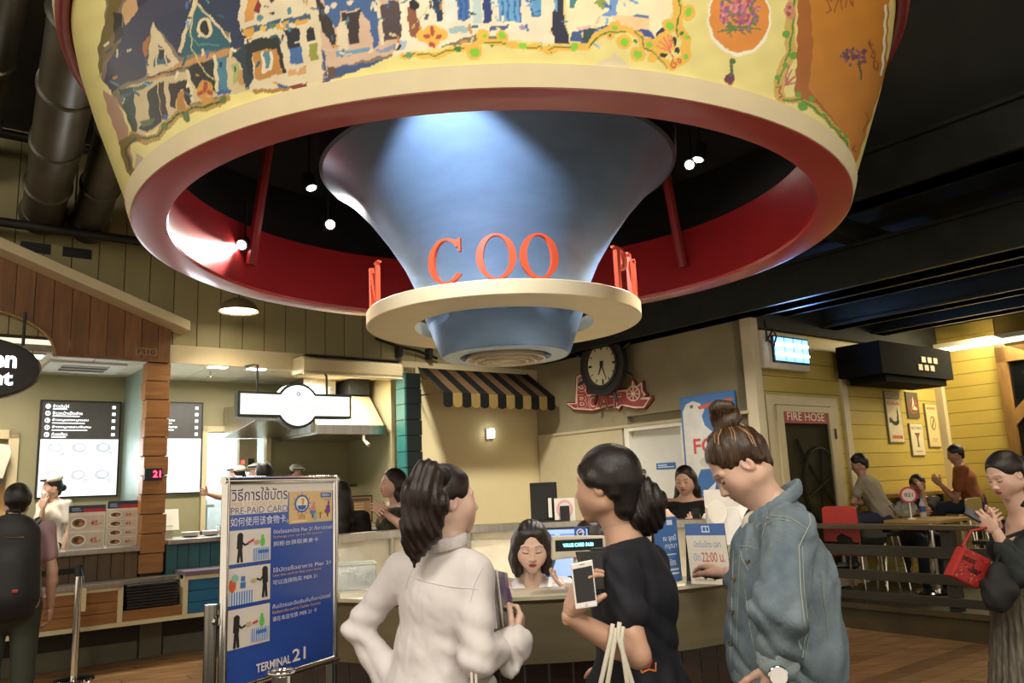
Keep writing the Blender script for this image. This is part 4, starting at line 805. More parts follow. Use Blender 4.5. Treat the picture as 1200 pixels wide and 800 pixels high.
pd = thing('pendant_lamp', 'lit dome pendant lamp hanging before the boarded wall', 'pendant lamp', S(2.79, -.6, 3.45), DEG)
pc_ = S(2.79, -.6, 3.46)
MB().lathe([(.205, 0), (.20, .03), (.15, .10), (.08, .14), (.03, .15), (0, .15)], 40, pc_).build('shade', M('lamp_shade_tan', srgb('#8a7a52'), .4, .3), pd, 40)
MB().lathe([(0, .012), (.19, .012)], 40, pc_).build('lit_opening', M('lit_opening', (1, .9, .7), emit=9), pd); MB().tube([pc_+np.array([0, 0, .15]), pc_+np.array([0, 0, 1.75])], .008, 6).build('cord', DARKM, pd)
lp = lamp('SPOT', pc_-np.array([0, 0, .02]), 40, WARM, .1, pc_-np.array([0, 0, 1]), 130, .6, 'pendant_light'); lp.parent = pd; lp.matrix_parent_inverse = INV[pd.name]
# fluorescent fixture frame seen inside the ring
ff = thing('ceiling_fixture', 'slanted pale ceiling light fixture seen through the red ring', 'light fixture', aty(350, 235, 6.5))
mb = MB(); c0, c1, c2, c3 = aty(315, 250, 6.0), aty(378, 206, 6.0), aty(378, 238, 7.2), aty(350, 252, 7.2)
for a, b in ((c0, c1), (c1, c2), (c2, c3), (c3, c0)): MB().tube([a, b], .03, 6).build('frame_bar', M('fixture_grey', srgb('#9a988c'), .4, .5), ff)
mb = MB(); mb.raw([c0, c1, c2, c3, c0+[0, 0, .04], c1+[0, 0, .04], c2+[0, 0, .04], c3+[0, 0, .04]], [(3, 2, 1, 0), (4, 5, 6, 7), (0, 1, 5, 4), (1, 2, 6, 5), (2, 3, 7, 6), (3, 0, 4, 7)]); mb.build('panel', M('fixture_panel', srgb('#77766c'), .5), ff)

# ================================================================== GREY WALL
clk = thing('wheel_clock', 'round wall clock in a black ship-wheel frame', 'clock', S(7.2, -1.6, 2.6), DEG)
CC = (7.18, -1.60, 3.0)
def ringB(r0, r1, s0, s1, n=48):
    mb = MB(BLD); P = [(r0, s0), (r1, s0), (r1, s1), (r0, s1), (r0, s0)]
    V = []; F = []
    for i in range(n):
        t = 2*math.pi*i/n; V += [(s_, CC[1]+r*math.cos(t), CC[2]+r*math.sin(t)) for r, s_ in P[:4]]
    for i in range(n):
        j = (i+1) % n; F += [(i*4+q, j*4+q, j*4+(q+1) % 4, i*4+(q+1) % 4) for q in range(4)]
    return mb.add(V, F)
WH = M('black_wheel_wood', (.016, .015, .013), .45, var=.3); ringB(.28, .40, 7.10, 7.18).build('wheel_rim', WH, clk, 40); ringB(.265, .30, 7.08, 7.12).build('inner_rim', M('dark_bezel', (.03, .028, .024), .35), clk, 40)
mb = MB(BLD); mb.disc((7.125, CC[1], CC[2]), .275, 'x', 40, th=.02); mb.build('face', M('clock_face', srgb('#cfc8a4'), .5, var=.03), clk)
for k in range(8):
    t = R(22.5+45*k); c, s_ = math.cos(t), math.sin(t)
    MB(BLD).tube([(7.14, CC[1]+.38*c, CC[2]+.38*s_), (7.14, CC[1]+.42*c, CC[2]+.42*s_), (7.14, CC[1]+.48*c, CC[2]+.48*s_), (7.14, CC[1]+.54*c, CC[2]+.54*s_)], [.014, .020, .024, .012], 8).build('handle', WH, clk, 50)
for k in range(12):
    t = R(30*k); big = k % 3 == 0; a = np.array([0, math.sin(t), math.cos(t)]); l0, l1, w_ = (.19 if big else .205), .25, (.014 if big else .006)
    nrm = np.array([0, math.cos(t), -math.sin(t)]); P = [np.array(CC)+[-.07, 0, 0]+a*l0+nrm*w_, np.array(CC)+[-.07, 0, 0]+a*l1+nrm*w_, np.array(CC)+[-.07, 0, 0]+a*l1-nrm*w_, np.array(CC)+[-.07, 0, 0]+a*l0-nrm*w_]
    mb = MB(BLD); mb.add([tuple(p) for p in P]+[tuple(p+[.004, 0, 0]) for p in P], [(0, 1, 2, 3), (7, 6, 5, 4), (0, 4, 5, 1), (1, 5, 6, 2), (2, 6, 7, 3), (3, 7, 4, 0)]); mb.build('hour_mark', BLACK, clk)
for ang, ln, w_ in ((160, .21, .010), (208, .14, .013)):     # seen from the front, clockwise from 12
    t = R(ang); a = np.array([0, -math.sin(t), math.cos(t)]); MB(BLD).tube([tuple(np.array(CC)+[-.078, 0, 0]-a*.05), tuple(np.array(CC)+[-.078, 0, 0]+a*ln)], [w_, w_*.4], 6).build('hand', BLACK, clk)
MB(BLD).disc((7.10, CC[1], CC[2]), .022, 'x', 14, th=.02).build('hub', BLACK, clk)
build_box('mount', DARKM, clk, 7.17, 7.32, -1.68, -1.52, 2.9, 3.1)
def onB(s_): return lambda u, v, l=0: S(s_-l, *pb(u, -v, s_-l))
bs = thing('boat_sign', 'red boat-shaped wall sign reading BOAT behind the clock', 'sign', S(7.29, -1.4, 2.4), DEG)
z7 = lambda *p: [(640+x/7.275, -(380+y/7.275)) for x, y in p]
hull = z7((165, 665), (245, 660), (248, 440), (290, 412), (335, 440), (350, 560), (640, 540), (690, 540), (722, 530), (730, 452), (752, 478), (772, 520), (825, 475), (832, 560), (865, 600), (835, 622), (900, 605), (908, 640), (840, 722), (760, 728), (640, 700), (620, 735), (570, 700), (390, 745), (230, 735))
hp = [pb(u, -v, 7.28) for u, v in hull]; mb = MB(BLD); mb.prism(hp, 'x', 7.285, 7.32); mb.build('board', M('sign_dark_red', srgb('#7c2f30'), .5), bs)
pr = Print(onB(7.284)); RD = '#a8474a'; CRM = '#e6d6bc'
pr.poly(z7((172, 672), (250, 672), (258, 448), (290, 425), (325, 450), (340, 570), (350, 600), (640, 560), (690, 555), (726, 535), (735, 470), (765, 530), (815, 490), (822, 565), (850, 600), (815, 622), (893, 620), (835, 710), (760, 715), (640, 690), (615, 720), (570, 690), (390, 732), (235, 722)), CRM)
pr.poly(z7((195, 680), (262, 678), (268, 455), (292, 440), (318, 458), (332, 580), (350, 612), (640, 575), (700, 570), (738, 545), (742, 500), (765, 545), (805, 510), (812, 575), (835, 600), (800, 640), (870, 640), (828, 700), (760, 700), (640, 680), (612, 700), (565, 680), (390, 720), (240, 712)), RD)
for ch, a, b, c, d_ in (('S', 272, 445, 338, 575), ('B', 265, 598, 350, 712), ('O', 358, 595, 440, 728), ('A', 448, 598, 535, 720), ('T', 540, 590, 640, 712)):
    p0 = z7((a, d_), (c, b)); pr.text(ch, p0[0][0], p0[0][1], p0[1][0], p0[1][1], CRM, .05); pr.text(ch, p0[0][0]+.4, p0[0][1]+.4, p0[1][0]-.4, p0[1][1]-.4, RD, .012)
cx, cy = z7((742, 590))[0]; pr.ell(cx, cy, 8.2, 9, CRM); pr.ell(cx, cy, 6.8, 7.6, RD)
for k in range(8): t = R(45*k); pr.line([(cx, cy), (cx+7.5*math.cos(t), cy+8.2*math.sin(t))], 1.1, CRM)
pr.ell(cx, cy, 2.2, 2.5, CRM); pr.build('lettering', bs)
# white door
dr = thing('door_2', 'white door in the grey wall with a small blue sign', None, S(7.36, -2.24, 0), DEG, kind='structure')
build_box('door_leaf', M('white_door_paint', srgb('#c9c9be'), .4, var=.03), dr, 7.355, 7.395, -2.66, -1.82, 0, 2.13); DFR = M('door_frame_white', srgb('#dcd8c8'), .4)
build_box('frame_side', DFR, dr, 7.29, 7.40, -1.82, -1.74, 0, 2.2); build_box('frame_side', DFR, dr, 7.29, 7.40, -2.74, -2.66, 0, 2.2); build_box('frame_head', DFR, dr, 7.29, 7.40, -2.66, -1.82, 2.13, 2.2)
pr = Print(quadmap(S(7.352, -2.19, 1.64), S(7.352, -2.50, 1.64), S(7.352, -2.50, 1.715), S(7.352, -2.19, 1.715), .002)); pr.rect(0, 0, 1, 1, '#2f5f9a'); pr.rect(.08, .55, .55, .75, '#b9c9de'); pr.rect(.08, .25, .9, .42, '#b9c9de'); pr.build('door_sign', dr)
MB(BLD).tube([(7.33, -1.98, 1.60), (7.30, -1.98, 1.58), (7.30, -1.98, 1.32), (7.33, -1.98, 1.30)], .012, 8).build('handle', CHROME, dr, 60); MB(BLD).disc((7.35, -1.98, 1.62), .04, 'x', 16, th=.012).build('lock', CHROME, dr)
# gull direction sign
gs = thing('gull_sign', 'blue direction sign with a white gull and an arrow', 'sign', S(7.25, -3.1, .7), DEG)
mb = MB(BLD); mb.box(7.24, 7.28, -3.5, -2.73, .7, 2.45); mb.build('board', M('sign_blue', srgb('#3f74b4'), .45), gs, bevel=.012)
pr = Print(quadmap(S(7.24, -2.73, .7), S(7.24, -3.5, .7), S(7.24, -3.5, 2.45), S(7.24, -2.73, 2.45), .002))
GW = '#d8d8d2'; pr.poly([(.04, .02), (.04, .90), (.12, .95), (.25, .965), (.38, .945), (.46, .90), (.40, .86), (.44, .80), (.55, .76), (.97, .74), (.97, .02)], GW)
pr.ell(.22, .93, .035, .012, '#7a6a5a'); pr.poly([(.33, .925), (.62, .945), (.97, .955), (.97, .935), (.60, .915), (.36, .905)], '#d0654a')
pr.text('FO', .20, .62, .62, .72, '#c85044', .02); pr.ell(.40, .565, .11, .03, '#c6c2b8')
pr.poly([(.2, .30), (.22, .46), (.30, .52), (.80, .53), (.93, .48), (.95, .1), (.22, .1)], '#3f74b4'); pr.poly([(.30, .36), (.56, .44), (.53, .385), (.90, .375), (.90, .325), (.53, .335), (.56, .27)], '#e2e4e2'); pr.build('print', gs)
for d_ in (-2.85, -3.4): build_box('leg', STEEL, gs, 7.25, 7.27, d_-.02, d_+.02, 0, .7)
# ================================================================== YELLOW CORNER
fh = thing('hose_cupboard', 'pale fire hose cupboard with glass door in the yellow wall', 'cupboard', S(8.15, -3.8, .24), DEG)
FP = M('cupboard_pale_paint', srgb('#c4b692'), .45, var=.04)
build_box('frame_side', FP, fh, 7.47, 7.62, -3.74, -3.665, .24, 2.38); build_box('frame_side', FP, fh, 8.72, 8.86, -3.74, -3.665, .24, 2.38); build_box('frame_head', FP, fh, 7.62, 8.72, -3.74, -3.665, 2.28, 2.38)
for b in ((7.625, 7.74, .26, 2.27), (8.63, 8.715, .26, 2.27), (7.74, 8.63, 2.20, 2.27), (7.74, 8.63, .26, .5)): build_box('door_rail', FP, fh, b[0], b[1], -3.76, -3.72, b[2], b[3])
build_box('back', M('cupboard_inside', srgb('#6a6038'), .6), fh, 7.62, 8.72, -3.68, -3.668, .24, 2.28)
GLS = M('dusty_glass', srgb('#2a2a1c'), .08, alpha=.35); build_box('glass', GLS, fh, 7.74, 8.63, -3.735, -3.73, .5, 2.20)
HW = M('hose_black', (.014, .014, .012), .5); V_ = [(8.42+.34*math.cos(R(a)), -3.705, 1.38+.42*math.sin(R(a))) for a in range(0, 360, 12)]; MB(BLD).tube(V_, .028, 8, closed=True).build('wheel_rim', HW, fh, 50)
for a in (20, 80, 140): MB(BLD).tube([(8.42+.33*math.cos(R(a)), -3.705, 1.38+.41*math.sin(R(a))), (8.42-.33*math.cos(R(a)), -3.705, 1.38-.41*math.sin(R(a)))], .02, 6).build('wheel_spoke', HW, fh)
MB(BLD).tube([(8.02, -3.705, 1.9), (8.1, -3.705, 1.74), (8.3, -3.705, 1.5)], .02, 6).build('hose_end', HW, fh); 
for z in (1.9, 1.0, .5): build_box('hinge', DARKM, fh, 8.715, 8.735, -3.775, -3.74, z, z+.12)
pr = Print(quadmap(S(7.76, -3.745, 2.075), S(8.61, -3.745, 2.075), S(8.61, -3.745, 2.225), S(7.76, -3.745, 2.225), .003)); pr.rect(0, 0, 1, 1, '#9c2a2c'); pr.text('FIRE HOSE', .07, .2, .93, .8, '#e6dccb', .005); pr.build('sign_plate', fh)
il = thing('insect_lamp', 'white insect killer box with glowing blue tubes on the yellow wall', 'insect lamp', S(8.0, -3.75, 2.68), DEG)
build_box('case', M('lamp_case_white', srgb('#c9c3ae'), .4), il, 7.42, 8.29, -3.80, -3.665, 2.66, 3.08, bevel=.015); build_box('frame', DARKM, il, 7.58, 8.26, -3.825, -3.80, 2.735, 3.035)
build_box('blue_panel', M('blue_glow', (.12, .35, 1), emit=2.2, ecol=(.12, .38, 1)), il, 7.60, 8.24, -3.830, -3.826, 2.755, 3.015)
for z in (2.83, 2.94): MB(BLD).tube([(7.62, -3.838, z), (8.22, -3.838, z)], .016, 8).build('tube', M('tube_glow', (.7, .85, 1), emit=14, ecol=(.65, .8, 1)), il)
for x in (7.74, 7.91, 8.08): build_box('grid_bar', DARKM, il, x, x+.006, -3.862, -3.856, 2.755, 3.015)
MB(BLD).tube([(7.46, -3.82, 2.95), (7.50, -3.85, 3.02), (7.55, -3.86, 3.08), (7.62, -3.85, 3.02), (7.54, -3.86, 2.9), (7.46, -3.84, 2.98), (7.5, -3.8, 3.2)], .012, 6).build('cable', BLACK, il, 70)
pl_ = S(8.08, -3.95, 2.9); l = lamp('AREA', pl_, 6, (.15, .4, 1), .5, pl_-BK+np.array([0, 0, .35]), name='insect_light'); l.parent = il; l.matrix_parent_inverse = INV[il.name]
# posters
def poster(s0, s1, z0, z1, label, draw, bg):
    t = thing('wall_poster', label, 'poster', S((s0+s1)/2, -3.68, z0), DEG, 'posters on the yellow wall')
    build_box('board', M('poster_edge', srgb('#7a7460'), .5), t, s0, s1, -3.69, -3.666, z0, z1, bevel=.004)
    pr = Print(quadmap(S(s0, -3.69, z0), S(s1, -3.69, z0), S(s1, -3.69, z1), S(s0, -3.69, z1), .001)); pr.rect(.04, .02, .96, .98, bg); draw(pr); pr.build('print', t)
def d1(p):
    p.rect(.08, .85, .92, .96, '#2f2f28'); p.rect(.12, .865, .88, .945, '#cfc6a6'); p.text('WARNING', .16, .88, .84, .93, '#2f2f28', .01); [p.rect(.12+.1*i, .73, .19+.1*i, .79-.01*(i % 3), '#c8583a') for i in range(8)]
    p.ell(.5, .42, .26, .085, '#1f1f1c'); p.ell(.48, .46, .16, .05, '#cfc6a6'); p.line([(.66, .40), (.72, .55), (.68, .64)], .09, '#1f1f1c', 2); p.line([(.25, .44), (.12, .43)], .05, '#1f1f1c', 2); [p.rect(.2+.085*i, .08, .265+.085*i, .15-.01*(i % 2), '#c0392b') for i in range(8)]
def d2(p): p.ell(.5, .45, .38, .3, '#a8483a'); p.ell(.5, .45, .30, .24, '#57503e'); p.poly([(.35, .35), (.52, .85), (.62, .45), (.85, .35), (.6, .3)], '#d8cfb4'); p.line([(.3, .3), (.7, .6)], .05, '#c9503c', 1.2)
def d3(p): p.text('NOTHING', .12, .80, .88, .90, '#33302a', .01); p.poly([(.3, .70), (.7, .70), (.54, .55), (.56, .30), (.62, .27), (.38, .27), (.44, .30), (.46, .55)], '#4a3a34'); p.poly([(.36, .67), (.64, .67), (.5, .57)], '#a8483a'); p.rect(.3, .12, .75, .15, '#8a8068')
def d4(p): [p.rect(.12+.1*i, .86, .2+.1*i, .91, '#c0583c') for i in range(7)]; p.ell(.5, .55, .24, .16, '#8a6a3c'); p.ell(.5, .55, .19, .125, '#d8c48e'); p.line([(.38, .45), (.62, .65)], .05, '#8a6a3c', 2); p.rect(.25, .18, .75, .20, '#b09a60'); p.rect(.25, .13, .7, .15, '#b09a60')
poster(10.085, 10.47, 1.86, 2.53, 'tall poster with a black pipe drawing, leftmost on the yellow wall', d1, '#cfc6a6'); poster(10.65, 10.96, 2.19, 2.54, 'small grey poster with a red round emblem', d2, '#57503e')
poster(10.63, 10.99, 1.69, 2.12, 'poster with a wine glass drawing below the grey poster', d3, '#d2c8a8'); poster(11.12, 11.46, 1.80, 2.40, 'tan poster with a crossed circle nearest the yellow corner', d4, '#d8c48e')
build_box('added_dark_band', CEIL, None, 7.36, 11.62, -3.74, -3.68, 3.12, 4.0)['kind'] = 'structure'  # black panel added to darken the wall top that came out bright
# hanging black cabinet with lit lattice
bcab = thing('hanging_cabinet', 'black hanging cabinet with small lit lattice under the beams', 'cabinet', S(9.6, -4.0, 2.6), DEG)
build_box('body', M('black_cabinet', (.008, .008, .007), .9, spec=.1), bcab, 8.95, 10.7, -4.3, -3.75, 2.62, 3.0); build_box('lower_box', M('black_cabinet', (.01, .01, .01)), bcab, 9.1, 10.6, -4.25, -3.8, 2.54, 2.62)
for i in range(3):
    for j in range(2): build_box('lit_pane', M('warm_pane', (.30, .22, .09), emit=.25), bcab, 9.80+.15*i+.1*j, 9.90+.15*i+.1*j, -4.31, -4.302, 2.70+.10*j, 2.77+.10*j)
fl = thing('tube_light', 'long lit tube light above the yellow corner', 'tube light', S(11.35, -4.6, 3.1), DEG)
build_box('batten', WHITE, fl, 11.25, 11.45, -6.4, -3.85, 3.13, 3.19); MB(BLD).tube([(11.35, -6.35, 3.10), (11.35, -3.9, 3.10)], .02, 8).build('tube', M('warm_tube', (1, .9, .6), emit=9, ecol=(1, .88, .55)), fl)
pl_ = S(11.2, -4.9, 3.05); l = lamp('AREA', pl_, 38, (1, .84, .5), 1.2, S(10.6, -3.9, 1.2), name='tube_light_glow'); l.parent = fl; l.matrix_parent_inverse = INV[fl.name]
# ---- railing
RW = M('dark_railing_wood', srgb('#2b281c'), .45, var=.25, scale=4, stretch=(2, .4, 2)); RT = M('railing_top_wood', srgb('#4a3d28'), .4, var=.25, scale=4, stretch=(2, .4, 2))
rl = thing('wooden_railing', 'dark wooden railing with horizontal slats before the dining tables', 'railing', S(7.67, -6, 0), DEG)
build_box('top_rail', RT, rl, 7.60, 7.76, -9.5, -3.78, .955, 1.0, bevel=.006)
for z0, z1 in ((.70, .80), (.47, .56), (.28, .36)): build_box('slat', RW, rl, 7.65, 7.69, -9.5, -3.78, z0, z1, bevel=.004)
for d_ in (-3.9, -5.35, -6.8, -8.2): build_box('post', RW, rl, 7.69, 7.79, d_-.05, d_+.05, .24, .955, bevel=.005)
# ---- tables, chairs
TT = M('table_wood', srgb('#a8844e'), .4, var=.15, scale=4, stretch=(.5, 3, 1))
def table(s0, s1, d0, d1, z, label, name='dining_table'):
    t = thing(name, label, 'table', S((s0+s1)/2, (d0+d1)/2, .24), DEG)
    build_box('tabletop', TT, t, s0, s1, d0, d1, z-.035, z, bevel=.005)
    c = ((s0+s1)/2, (d0+d1)/2); MB(BLD).tube([(c[0], c[1], .25), (c[0], c[1], z-.035)], .035, 12).build('leg', CHROME, t, 40); MB(BLD).lathe([(0, .25), (.22, .25), (.21, .265), (.05, .28), (0, .28)], 24, (c[0], c[1], 0)).build('base', CHROME, t, 40); return t
table(8.35, 9.1, -5.0, -4.42, 1.0, 'square wooden table behind the railing, nearest one')
table(8.45, 9.2, -6.6, -5.85, 1.0, 'wooden table behind the woman in black')
bar = thing('wall_bar', 'narrow high wooden bar along the yellow wall', 'bar counter', S(10, -3.9, .24), DEG); build_box('top', TT, bar, 9.25, 11.5, -4.15, -3.70, 1.20, 1.245, bevel=.005)
for s_ in (9.4, 10.4, 11.4): build_box('leg', RW, bar, s_-.03, s_+.03, -4.1, -4.04, .24, 1.20)
def chair(name, label, m_back, m_seat, s_, d_, yaw, high=False):
    p = S(s_, d_, .24); t = thing(name, label, 'chair', p, DEG+yaw); f = frame(p, DEG+yaw); zs = .68 if high else .45
    mb = MB(f); mb.box(-.2, .2, -.2, .2, zs-.02, zs+.02); mb.build('seat', m_seat, t, bevel=.008)
    mb = MB(f); mb.prism([(-.2, zs+.12), (.2, zs+.12), (.19, zs+.46), (.15, zs+.48), (-.15, zs+.48), (-.19, zs+.46)], 'y', -.225, -.20); mb.build('backrest', m_back, t, bevel=.006)
    for x in (-.17, .17):
        for y in (-.18, .18): MB(f).tube([(x, y, zs-.02), (x*1.1, y*1.12, .0)], .011, 8).build('leg', CHROME, t)
        MB(f).tube([(x, -.18, zs), (x, -.212, zs+.3)], .011, 8).build('back_post', CHROME, t)
    return t
REDP = M('red_plastic', srgb('#a8302a'), .35, var=.06); PAN = M('pale_ply', srgb('#b09a62'), .5, var=.1)
chair('dining_chair', 'red plastic chair left of the nearest wooden table', REDP, REDP, 8.02, -4.25, -90); chair('dining_chair', 'red plastic chair behind the woman in black', REDP, REDP, 9.55, -5.85, 90)
chair('dining_chair', 'chair with pale ply back beside the nearest table', PAN, RW, 9.75, -4.95, 180); chair('dining_chair', 'chair with pale ply back near the second table', PAN, RW, 9.75, -6.6, 180); chair('dining_chair', 'chair with pale ply back close to the tube-lit wall', PAN, RW, 10.5, -5.3, 180)
# small things on the table
pdl = thing('paddle_sign', 'round pink and white number paddle on a stick on the table', 'number sign', S(8.55, -4.62, 1.0), DEG)
f = frame(S(8.55, -4.62, 1.0), -25)
MB(f).tube([(0, 0, .0), (0, 0, .17)], .008, 8).build('stick', WHITE, pdl); mb = MB(f); mb.disc((0, 0, .25), .085, 'y', 32, th=.012); mb.build('disc', M('pink_plastic', srgb('#c9304e'), .4), pdl)
pr = Print(lambda u, v, l=0: f(u, -.0065-l, .25+v)); pr.ell(0, 0, .066, .066, '#e6ddd0'); pr.text('021', -.04, -.018, .04, .022, '#3a2a2a', .02); pr.build('print', pdl); mb = MB(f); mb.lathe([(0, 0), (.045, 0), (.045, .008), (0, .012)], 20); mb.build('foot', WHITE, pdl, 40)
CLEAR = M('clear_plastic', (.85, .88, .9), .08, trans=.0, alpha=.35, var=.02)
bt = thing('water_bottle', 'clear water bottle with blue label on the nearest table', 'bottle', S(8.85, -4.6, 1.0), DEG); c = S(8.85, -4.6, 1.0)
MB().lathe([(0, 0), (.03, 0), (.032, .02), (.032, .14), (.012, .18), (.012, .2), (0, .2)], 20, c).build('body', CLEAR, bt, 40); MB().lathe([(.0325, .06), (.0325, .12)], 20, c).build('label_band', M('label_blue', srgb('#39508c')), bt, 40); MB().lathe([(0, .2), (.014, .2), (.014, .215), (0, .215)], 14, c).build('cap', M('cap_blue', srgb('#2f5fb0')), bt)
gl = thing('plastic_bag', 'crumpled clear plastic bag beside the paddle sign', 'plastic bag', S(8.55, -4.4, 1.0), DEG); c = S(8.62, -4.53, 1.0); rg = random.Random(5)
mb = MB(); n_, m_ = 14, 8; V = []; F = []
for i in range(m_+1):
    for j in range(n_):
        a = 2*math.pi*j/n_; b = math.pi*i/m_; r_ = .10*(1+.25*rg.uniform(-1, 1)); V.append(c+np.array([r_*math.sin(b)*math.cos(a), r_*math.sin(b)*math.sin(a), .10-.095*math.cos(b)]))
for i in range(m_): F += [(i*n_+j, i*n_+(j+1) % n_, (i+1)*n_+(j+1) % n_, (i+1)*n_+j) for j in range(n_)]
mb.raw(V, F); mb.build('film', M('grey_film', srgb('#a3a79c'), .25, alpha=.55), gl)
# street light dots behind the glass are left to the glass; dark jacket over the red chair
jk2 = thing('dark_jacket', 'dark green jacket thrown over the red chair', 'jacket', S(8.1, -4.4, .9), DEG); c = S(8.02, -4.32, .8)
mb = MB(); V = []; F = []
for i in range(m_+1):
    for j in range(n_):
        a = 2*math.pi*j/n_; b = math.pi*i/m_; r_ = 1+.12*rg.uniform(-1, 1); V.append(c+np.array([.26*r_*math.sin(b)*math.cos(a), .22*r_*math.sin(b)*math.sin(a), .05-.14*math.cos(b)*r_]))
for i in range(m_): F += [(i*n_+j, i*n_+(j+1) % n_, (i+1)*n_+(j+1) % n_, (i+1)*n_+j) for j in range(n_)]
mb.raw(V, F); mb.build('cloth', M('dark_green_cloth', srgb('#23241a'), .9, bump=.3, scale=15), jk2, 60)

# ================================================================== ROUND COUNTER
KX, KY = 0.0, 4.58
rc_ = thing('round_counter', 'round service counter with tilted steel front and dark wood base', 'counter', (KX, KY, 0))
kc = (KX, KY, 0)
STF = M('counter_steel', srgb('#938869'), .30, .55, .12, 3, (1, 1, 6), bump=.015)
MB().lathe([(1.46, .855), (1.475, .86), (1.515, 1.075), (1.505, 1.085), (1.49, 1.07)], 120, kc, 150, 390).build('front_panel', STF, rc_, 40)
MB().lathe([(1.33, 1.075), (1.515, 1.085), (1.53, 1.092), (1.53, 1.105), (1.515, 1.112), (1.33, 1.112), (1.33, 1.075)], 120, kc, 150, 390).build('worktop', M('counter_top_pale', srgb('#c4baa0'), .25, .3), rc_, 40)
DW = M('dark_wood_panel', srgb('#2e1c10'), .4, var=.3, scale=4, stretch=(2, 2, .3), rnd=.25)
for i in range(64):
    a = 150+240*i/64; b = a+240/64-.35
    mb = MB(); mb.lathe([(1.36, .0), (1.40, .0), (1.40, .86), (1.36, .86)], 2, kc, a, b); mb.build('base_panel', DW, rc_)
MB().lathe([(1.345, .0), (1.345, 1.08)], 90, kc, 150, 390).build('inner_skin', WHITE, rc_, 40)
# far raised side
MB().lathe([(1.5, 0), (1.5, 1.19), (1.46, 1.19), (1.46, 0)], 60, kc, 30, 150).build('far_screen', M('far_screen_cream', srgb('#d8cdb4'), .5), rc_, 40)
MB().lathe([(1.42, 1.19), (1.56, 1.19), (1.565, 1.195), (1.565, 1.24), (1.42, 1.24), (1.42, 1.19)], 60, kc, 20, 160).build('far_rail', STEEL, rc_, 40)
for a in (150.5, 128, 105, 82): MB().tube([(KX+1.45*math.cos(R(a)), KY+1.45*math.sin(R(a)), .05), (KX+1.45*math.cos(R(a)), KY+1.45*math.sin(R(a)), 1.19)], .02, 8).build('screen_post', STEEL, rc_)
MB().lathe([(1.05, .74), (1.40, .74), (1.40, .78), (1.05, .78)], 60, kc, 30, 150).build('desk', WHITE, rc_)
MB().lathe([(0, .02), (1.33, .02), (1.33, .0)], 60, kc).build('bounce_floor', M('bounce_floor_pale', srgb('#b0a68c'), .5), rc_)  # unseen pale disc added to throw lamp light back up to the ring
MB().lathe([(.70, .74), (1.335, .74), (1.335, .78), (.70, .78), (.70, .74)], 30, kc, 284, 350).build('desk', WHITE, rc_)
ZT = 1.113
# clear plastic basket
gb = thing('clear_basket', 'clear plastic basket of wrapped things on the left of the counter', 'basket', atz(413, 690, ZT)); p = atz(415, 689, ZT); f = frame(p, 15)
for b in ((-.085, .085, -.06, -.055, 0, .10), (-.085, .085, .055, .06, 0, .10), (-.085, -.08, -.055, .055, 0, .10), (.08, .085, -.055, .055, 0, .10), (-.085, .085, -.06, .06, -.0, .004)):
    mb = MB(f); mb.box(*b); mb.build('side', M('clear_acrylic', (.8, .85, .85), .06, alpha=.3), gb)
MB(f).tube([(-.087, -.062, .1), (.087, -.062, .1), (.087, .062, .1), (-.087, .062, .1)], .005, 6, closed=True).build('rim', M('pale_rim', srgb('#c9c8b8'), .2), gb)
for k in range(6):
    mb = MB(f); x, y = -.05+.025*k, .02*((k % 3)-1); mb.box(x-.02, x+.02, y-.02, y+.02, .006+.01*(k % 2), .06+.01*k % .03); mb.build('packet', M('packet_grey', srgb('#a9a89a'), .3, rnd=.15), gb, bevel=.006)
# monitor
mo = thing('monitor', 'black monitor with a pale blue screen on the counter desk', 'monitor', aty(662, 690, 3.75)); c = aty(660, 648, 3.75); f = frame(c, -8)
mb = MB(f); mb.box(-.125, .125, 0, .03, -.115, .115); mb.build('case', BLACK, mo, bevel=.005)
pr = Print(lambda u, v, l=0: f(-.115+.23*u, -.0005-l, -.10+.205*v)); pr.rect(0, 0, 1, 1, M('screen_glow', srgb('#7f97d6'), emit=.8, ecol=srgb('#8fa6e6')))
for k in range(4): pr.rect(.08, .88-.08*k, .35, .90-.08*k, M('screen_text', srgb('#3d5596'), emit=.3)); pr.rect(.45, .88-.08*k, .9, .90-.08*k, M('screen_text', srgb('#3d5596')))
pr.build('screen', mo); zm = .782-c[2]; MB(f).tube([(0, .03, -.1), (0, .05, zm+.01)], .02, 8).build('stand', BLACK, mo); mb = MB(f); mb.lathe([(0, zm), (.1, zm), (.1, zm+.01), (0, zm+.015)], 24, (0, .05, 0)); mb.build('base', BLACK, mo)
tg = thing('round_sticker', 'blue square tag with a white swirl on top of the monitor', 'tag', aty(680, 630, 3.7)); f = frame(aty(680, 624, 3.72), 0); mb = MB(f); mb.box(-.026, .026, 0, .006, -.024, .024); mb.build('card', M('tag_blue', srgb('#3a55a8'), .4), tg)
pr = Print(lambda u, v, l=0: f(u, -.0005-l, v)); pr.ell(0, 0, .018, .018, '#dfe4f0'); pr.ell(0, 0, .012, .012, '#3a55a8'); pr.line([(-.006, 0), (.004, .006), (.012, .0)], .005, '#dfe4f0'); pr.build('print', tg)
